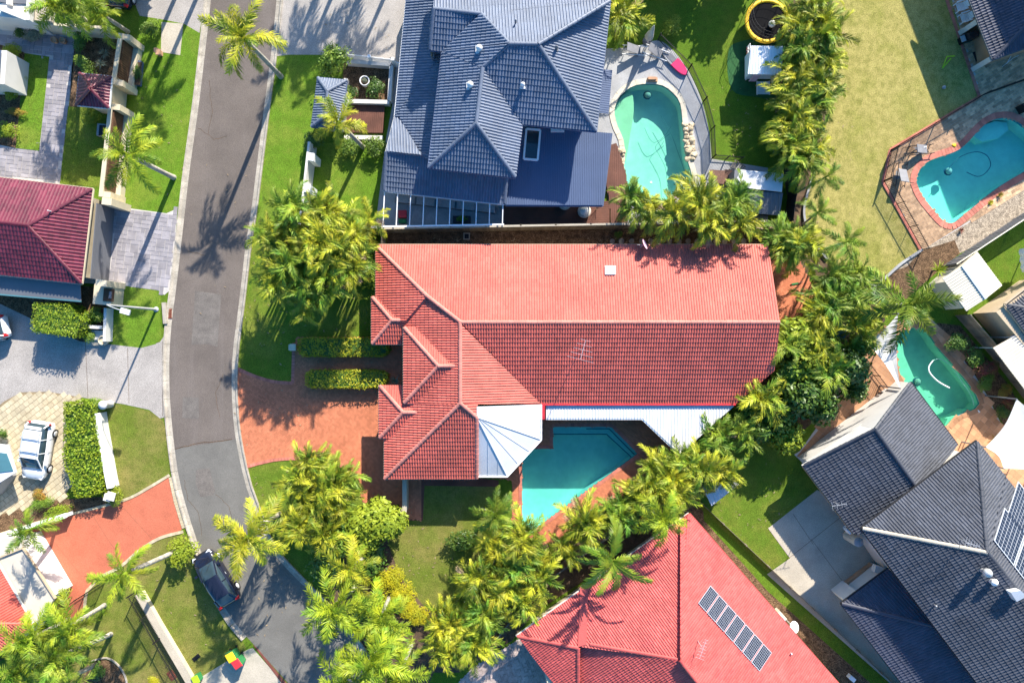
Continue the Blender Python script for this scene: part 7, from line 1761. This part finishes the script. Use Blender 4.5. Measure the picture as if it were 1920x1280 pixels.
# ================================================================ east and south-east things
ws = thing('garden_shed', 'cream sheet metal shed with two ribbed roof slopes beside the clothes line', 'shed', P(1820, 530))
obj('wall', MB().prism(wpt([(1775, 528), (1828, 478), (1870, 540), (1808, 578)], 2.1), 0, 1.95), M['metal_cream'], ws)
s1 = plane((1790, 550), 2.1, (-.82, -.57), 9); zr_ = hit(1825, 525, s1).z; s2 = plane((1825, 525), zr_, (.82, .57), 9)
roof(ws, [([(1804, 498), (1848, 560), (1812, 583), (1767, 522)], s1)], M['metal_cream'], roll=.2, course=None, prof=RIB, tname='ribbed_sheets', thick=.04)
roof(ws, [([(1804, 498), (1832, 472), (1879, 535), (1848, 560)], s2)], M['metal_cream'], roll=.2, course=None, prof=RIB, tname='ribbed_sheets', thick=.04)
obj('ridge_cap', MB().bar(hit(1804, 498, s1)+Vector((0, 0, .05)), hit(1848, 560, s1)+Vector((0, 0, .05)), .2, .04), M['alu'], ws)
w2 = thing('garden_shed', 'small white ribbed shed roof half hidden by palms below the patio roof', 'shed', P(1335, 910))
s3 = plane((1350, 920), 2.0, (.5, -.86), 6); pp = [(1300, 876), (1343, 850), (1385, 908), (1334, 948)]
obj('wall', MB().prism(wpt([(1306, 878), (1340, 858), (1378, 905), (1334, 938)], 2.0), 0, 1.9), M['metal_cream'], w2)
roof(w2, [(pp, s3)], M['metal_white'], roll=.25, course=None, prof=RIB, tname='ribbed_sheets', thick=.04)
tsd = thing('garden_shed', 'teal metal shed roof peeping from the east thicket', 'shed', P(1555, 615))
s4 = plane((1555, 625), 2.0, (-.3, -.95), 6); pp = [(1522, 606), (1556, 588), (1595, 622), (1574, 642), (1548, 634)]
obj('wall', MB().prism(wpt([(1530, 606), (1556, 594), (1588, 622), (1570, 636)], 2.0), 0, 1.85), M['metal_teal'], tsd)
roof(tsd, split([(pp, s4)]), M['metal_teal'], roll=.25, course=None, prof=RIB, tname='ribbed_sheets', thick=.04)
def sail(label, pts, sagp=.25):
    t = thing('shade_sail', label, 'shade sail', P(*pts[0][:2]), group='white shade sails')
    c = [P(*p) for p in pts]; n = 10; mb = MB(); m = len(c)
    cen = sum(c, Vector())/m; vs = [cen-Vector((0, 0, sagp))]; fs = []; ring = []
    for i in range(m):
        a, b = c[i], c[(i+1) % m]
        for k in range(n):
            s = k/n; q = a.lerp(b, s); q = q.lerp(Vector((cen.x, cen.y, q.z)), .13*math.sin(math.pi*s)); ring.append(q)
    R1 = [q.lerp(vs[0], .5)-Vector((0, 0, sagp*.2)) for q in ring]; N2 = len(ring)
    mb.add(ring+R1+vs, [(i, (i+1) % N2, N2+(i+1) % N2, N2+i) for i in range(N2)]+[(N2+i, N2+(i+1) % N2, 2*N2) for i in range(N2)], True)
    mb.add([q-Vector((0, 0, .012)) for q in ring+R1+vs], [(N2+i, N2+(i+1) % N2, (i+1) % N2, i) for i in range(N2)]+[(2*N2, N2+(i+1) % N2, N2+i) for i in range(N2)], True)
    obj('cloth', mb, M['sail'], t)
    for p, q in zip(c, pts): obj('post', MB().tube([Vector((p.x, p.y, 0)), Vector((p.x, p.y, p.z+.05))], .05, 8), M['metal_grey'], t)
    return t
sail('white shade sail over the terracotta paving left of the green pool', [(1684, 588, 2.9), (1624, 640, 2.5), (1688, 728, 2.7), (1681, 655, 2.6)])
sail('larger cream shade sail at the right edge above the dark roof', [(1906, 748, 3.2), (1848, 838, 2.6), (1882, 878, 2.8), (1990, 900, 3.0), (1990, 790, 2.8)])
cl = thing('clothes_line', 'rotary clothes line hung with washing at the right edge', 'clothes line', P(1912, 490))
obj('mast', MB().tube([(0, 0, 0), (0, 0, 1.9)], .04, 8), M['galv'], cl, local=True)
for k in range(4):
    a = k*math.pi/2+.9; e = Vector((1.5*math.cos(a), 1.5*math.sin(a), 2.05)); obj('arm', MB().bar((0, 0, 1.75), e, .035), M['galv'], cl, local=True)
    a2 = a+math.pi/2; e2 = Vector((1.5*math.cos(a2), 1.5*math.sin(a2), 2.05))
    for f in (.5, .75, 1): obj('line', MB().bar(e*f+Vector((0, 0, 1.9*(1-f))), e2*f+Vector((0, 0, 1.9*(1-f))), .015), M['lime_play'], cl, local=True)
def cloth_(label, i, f, m, w, hh=.7):
    a = i*math.pi/2+.9; a2 = a+math.pi/2
    e = Vector((1.5*math.cos(a), 1.5*math.sin(a), 2.05)).lerp(Vector((1.5*math.cos(a2), 1.5*math.sin(a2), 2.05)), .5)*f; e.z = 2.02
    t = thing('laundry', label, 'washing', P(1912, 490)+e); ax = Vector((math.cos(a+math.pi*.75), math.sin(a+math.pi*.75), 0)); mb = MB(); n = 10
    for s, zz in ((1, 0), (.95, -hh)):
        pass
    vs = []; nn = Vector((-ax.y, ax.x, 0))
    for j, zz in enumerate((0, -hh*.5, -hh)):
        for k in range(n+1): q = ax*w*(k/n-.5)+nn*(.05*math.sin(k*1.9+j)+.05*j); vs.append((q.x, q.y, zz))
    fs = [(j*(n+1)+k, j*(n+1)+k+1, (j+1)*(n+1)+k+1, (j+1)*(n+1)+k) for j in range(2) for k in range(n)]
    mb.add(vs, fs); mb.add([(x+nn.x*.02, y+nn.y*.02, z) for x, y, z in vs], [tuple(reversed(f)) for f in fs]); obj('cloth', mb, m, t, local=True)
cloth_('white sheet on the clothes line\'s left side', 1, 1.0, M['white'], 1.7); cloth_('green towel on the clothes line', 1, .75, M['bin_green'], 1.1); cloth_('dark red washing on the clothes line', 2, .75, M['leaf_red'], 1.0); cloth_('white linen on the clothes line\'s lower side', 2, 1.0, M['fabric_sand'], 1.6); cloth_('blue grey washing in the middle of the clothes line', 0, .5, M['metal_blue'], .8)
for lab, pp, z in (('ribbed white carport roof by the right edge below the tan wall', [(1862, 652), (1905, 628), (1990, 740), (1990, 760), (1925, 735)], 2.3), ('blue grey ribbed awning at the right edge', [(1894, 632), (1925, 615), (1990, 690), (1990, 716)], 2.4)):
    t = thing('awning', lab, 'awning', P(pp[0][0], pp[0][1])); sp = plane(pp[0], z, (-.8, -.6), 5); roof(t, split([(pp, sp)]), M['metal_cream'] if 'white' in lab else M['metal_blue'], roll=.22, course=None, prof=RIB, tname='ribbed_sheets', thick=.04)
    p = hit(*pp[0], sp); obj('post', MB().bar(Vector((p.x+.1, p.y, 0)), Vector((p.x+.1, p.y, p.z-.05)), .08), M['galv'], t)
wt = thing('water_tank', 'cylindrical beige water heater against the dark house wall', 'water heater', P(1590, 1004))
obj('tank', MB().tube([P(1588, 1003)+Vector((0, 0, .1)), P(1588, 1003)+Vector((0, 0, 1.75))], .36, 18), M['metal_cream'], wt); obj('lid', MB().lathe(P(1588, 1003)+Vector((0, 0, 1.75)), [(.34, 0), (.3, .08), (.05, .1)], 16), M['conc_blue'], wt); obj('pipe', MB().tube([P(1580, 1000)+Vector((0, 0, 1.2)), P(1574, 998)+Vector((0, 0, .9)), P(1574, 998)], .02, 5), M['galv'], wt)
bxs = thing('air_conditioner', 'white air conditioner box on the wall above the water heater', 'air conditioner', P(1596, 990)); obj('case', MB().box(P(1596, 988, 1.5), (.9, .45, .6), R(38)), M['white'], bxs); obj('fan_grille', MB().box(P(1594, 987, 1.82), (.5, .3, .03), R(38)), M['metal_grey'], bxs)
ac = thing('air_conditioner', 'cream air conditioner unit beside the vivid red roof\'s eave', 'air conditioner', P(1462, 1152)); obj('case', MB().box(P(1461, 1153, .4), (.8, .5, .7), R(-48)), M['metal_cream'], ac); obj('fan', MB().lathe(P(1461, 1153)+Vector((0, 0, .76)), [(.2, 0), (.05, .02)], 12), M['galv'], ac)
dsh = thing('satellite_dish', 'round white dish beside the vivid red roof\'s right eave', 'satellite dish', P(1468, 1155)); o = obj('dish', MB().lathe((0, 0, 0), [(.02, 0), (.25, .03), (.42, .1)], 18), M['white'], dsh, local=True); o.location = (0, 0, 1.9); o.rotation_euler = (R(-15), R(25), 0); obj('mast', MB().tube([(0, 0, 0), (0, 0, 1.9)], .03, 6), M['galv'], dsh, local=True)
tag(obj('sensor_box', MB().box(P(1490, 1251, .1), (.28, .28, .2)).box(P(1490, 1251, .22), (.2, .2, .05)), M['white']), 'small white box on the shaded grass edge', 'box')
gp = thing('garden_pillar', 'white mailbox block beside the red roof\'s lower eave', 'block', P(1596, 1270)); obj('block', MB().box(P(1596, 1270, .2), (.5, .3, .4), R(-40)), M['white'], gp)
# NE patio
def adirondack(label, at, rz):
    t = thing('garden_chair', label, 'chair', P(*at), rz, 'white slatted garden chairs')
    for k in range(5): obj('seat_slat', MB().box((.02+.1*k, 0, .36-.012*k), (.085, .5, .02)), M['white'], t, local=True)
    for k in range(5):
        o = obj('back_slat', MB().box((0, 0, .38), (.02, .085, .76)), M['white'], t, local=True); o.location = (-.06, -.2+.1*k, .34); o.rotation_euler = (0, R(-28), 0)
    for s in (-1, 1):
        obj('arm', MB().box((.16, s*.33, .56), (.68, .11, .025)), M['white'], t, local=True)
        obj('leg', MB().bar((.45, s*.3, 0), (.45, s*.3, .55), .06), M['white'], t, local=True); obj('leg', MB().bar((-.3, s*.27, .0), (.3, s*.27, .36), .05), M['white'], t, local=True)
adirondack('upper white slatted garden chair on the brick patio', (1800, 15), R(198)); adirondack('lower white slatted garden chair on the brick patio', (1808, 36), R(198))
bq = thing('barbecue', 'black barbecue with a pale lid window on the brick patio', 'barbecue', P(1808, 76), R(20))
obj('cabinet', MB().box((0, 0, .4), (1.0, .5, .8)), M['black'], bq, local=True); obj('hood', MB().tube([(-.35, 0, .85), (.35, 0, .85)], .28, 12), M['metal_dark'], bq, local=True); obj('side_shelf', MB().box((-.65, 0, .8), (.35, .45, .04)), M['conc_blue'], bq, local=True)
tag(obj('door_mat', MB().box(P(1836, 104, .03), (.8, .75, .03), R(20)).box(P(1836, 104, .05), (.7, .65, .02), R(20)), M['metal_dark']), 'dark square mat between the white patio walls', 'mat')
lounger('grey lounger with a white tray at the blue pool\'s upper left', (1722, 283), R(5), M['fabric_grey'], M['metal_dark'], 'loungers by the blue pool')
lounger('grey lounger standing end on by the short pool fence', (1686, 330), R(82), M['fabric_grey'], M['metal_dark'], 'loungers by the blue pool')
tag(obj('pool_scoop', MB().box(P(1728, 281, .45), (.35, .42, .05), R(20)).box(P(1734, 276, .5), (.3, .05, .05), R(20)), M['white']), 'white pool scoop lying on the grey lounger', 'scoop')
tbl = thing('wire_table', 'black wire side table beside the grey lounger', 'table', P(1699, 284), R(10))
for k in range(6): obj('rod', MB().bar((-.25+.1*k, -.25, .45), (-.25+.1*k, .25, .45), .02), M['black'], tbl, local=True)
for x in (-.25, .25):
    for y in (-.25, .25): obj('leg', MB().bar((x, y, 0), (x, y, .45), .025), M['black'], tbl, local=True)
hv = thing('covered_chair', 'black covered chair beside the blue pool at the right edge', 'chair', P(1913, 205), R(30)); obj('seat', MB().box((0, 0, .25), (.6, .6, .5)), M['black'], hv, local=True); obj('back', MB().box((-.28, 0, .6), (.1, .6, .5)), M['black'], hv, local=True)
pg_ = thing('play_stand', 'lime green play frame in the shade of the dry lawn', 'play frame', P(1772, 118), R(15))
for a, b in (((-.3, -.35, 0), (-.1, .3, .5)), ((-.1, .3, .5), (.5, .2, .45)), ((.5, .2, .45), (.65, .3, 0)), ((-.3, -.35, 0), (.2, .1, .45))): obj('tube', MB().tube([a, b], .045, 6), M['lime_play'], pg_, local=True)
tag(obj('play_ball', MB().lathe(P(1768, 165), [(.01, 0), (.12, .04), (.14, .12), (.1, .22), (.01, .26)], 10), M['conc_blue']), 'small blue ball on the shaded dry lawn', 'ball')
rkx = thing('drying_rack', 'white folding frame leaning at the patio wall end', 'rack', P(1886, 118), R(20))
for a, b in (((-.4, -.2, .02), (.4, .1, .3)), ((.4, .1, .3), (.9, .15, .25)), ((0, -.1, .02), (.3, .3, .3))): obj('bar', MB().bar(a, b, .03), M['white'], rkx, local=True)
sc_ = thing('kick_scooter', 'small scooter lying on the brick terrace behind the house', 'scooter', P(1490, 532), R(10))
obj('deck', MB().box((0, 0, .06), (.5, .12, .03)), M['bin_green'], sc_, local=True); obj('handle', MB().tube([(.3, 0, .05), (.55, .06, .12)], .02, 6), M['alu'], sc_, local=True)
for x in (-.28, .3): obj('wheel', MB().tube([(x, -.02, .06), (x, .02, .06)], .06, 10), M['tyre'], sc_, local=True)

# fallen leaves and frond litter lying about under the palms
lt = MB(); rl_ = random.Random(5)
for (x0, y0, x1, y1, n) in ((455, 420, 700, 690, 260), (470, 870, 780, 1080, 220), (1340, 860, 1480, 1010, 90), (240, 100, 350, 330, 70), (1510, 60, 1600, 420, 110), (1300, 160, 1440, 300, 70), (440, 700, 620, 860, 60), (460, 1000, 640, 1200, 90), (740, 980, 870, 1120, 70), (728, 445, 1420, 457, 160), (300, 300, 470, 640, 50), (280, 1060, 420, 1230, 60), (600, 20, 740, 100, 40), (1000, 960, 1180, 1000, 40)):
    for k in range(n//2):
        p = P(rl_.uniform(x0, x1), rl_.uniform(y0, y1)); a = rl_.uniform(0, 6.28); L = rl_.uniform(.04, .14); w = L*rl_.uniform(.15, .4)
        d = Vector((math.cos(a), math.sin(a), 0)); s = Vector((-d.y, d.x, 0))
        lt.add([p-d*L+Vector((0, 0, .05)), p-s*w+Vector((0, 0, .055)), p+d*L+Vector((0, 0, .06)), p+s*w+Vector((0, 0, .055))], [(0, 1, 2, 3)])
obj('fallen_leaves', lt, M['frond_dead'], None, 'stuff')
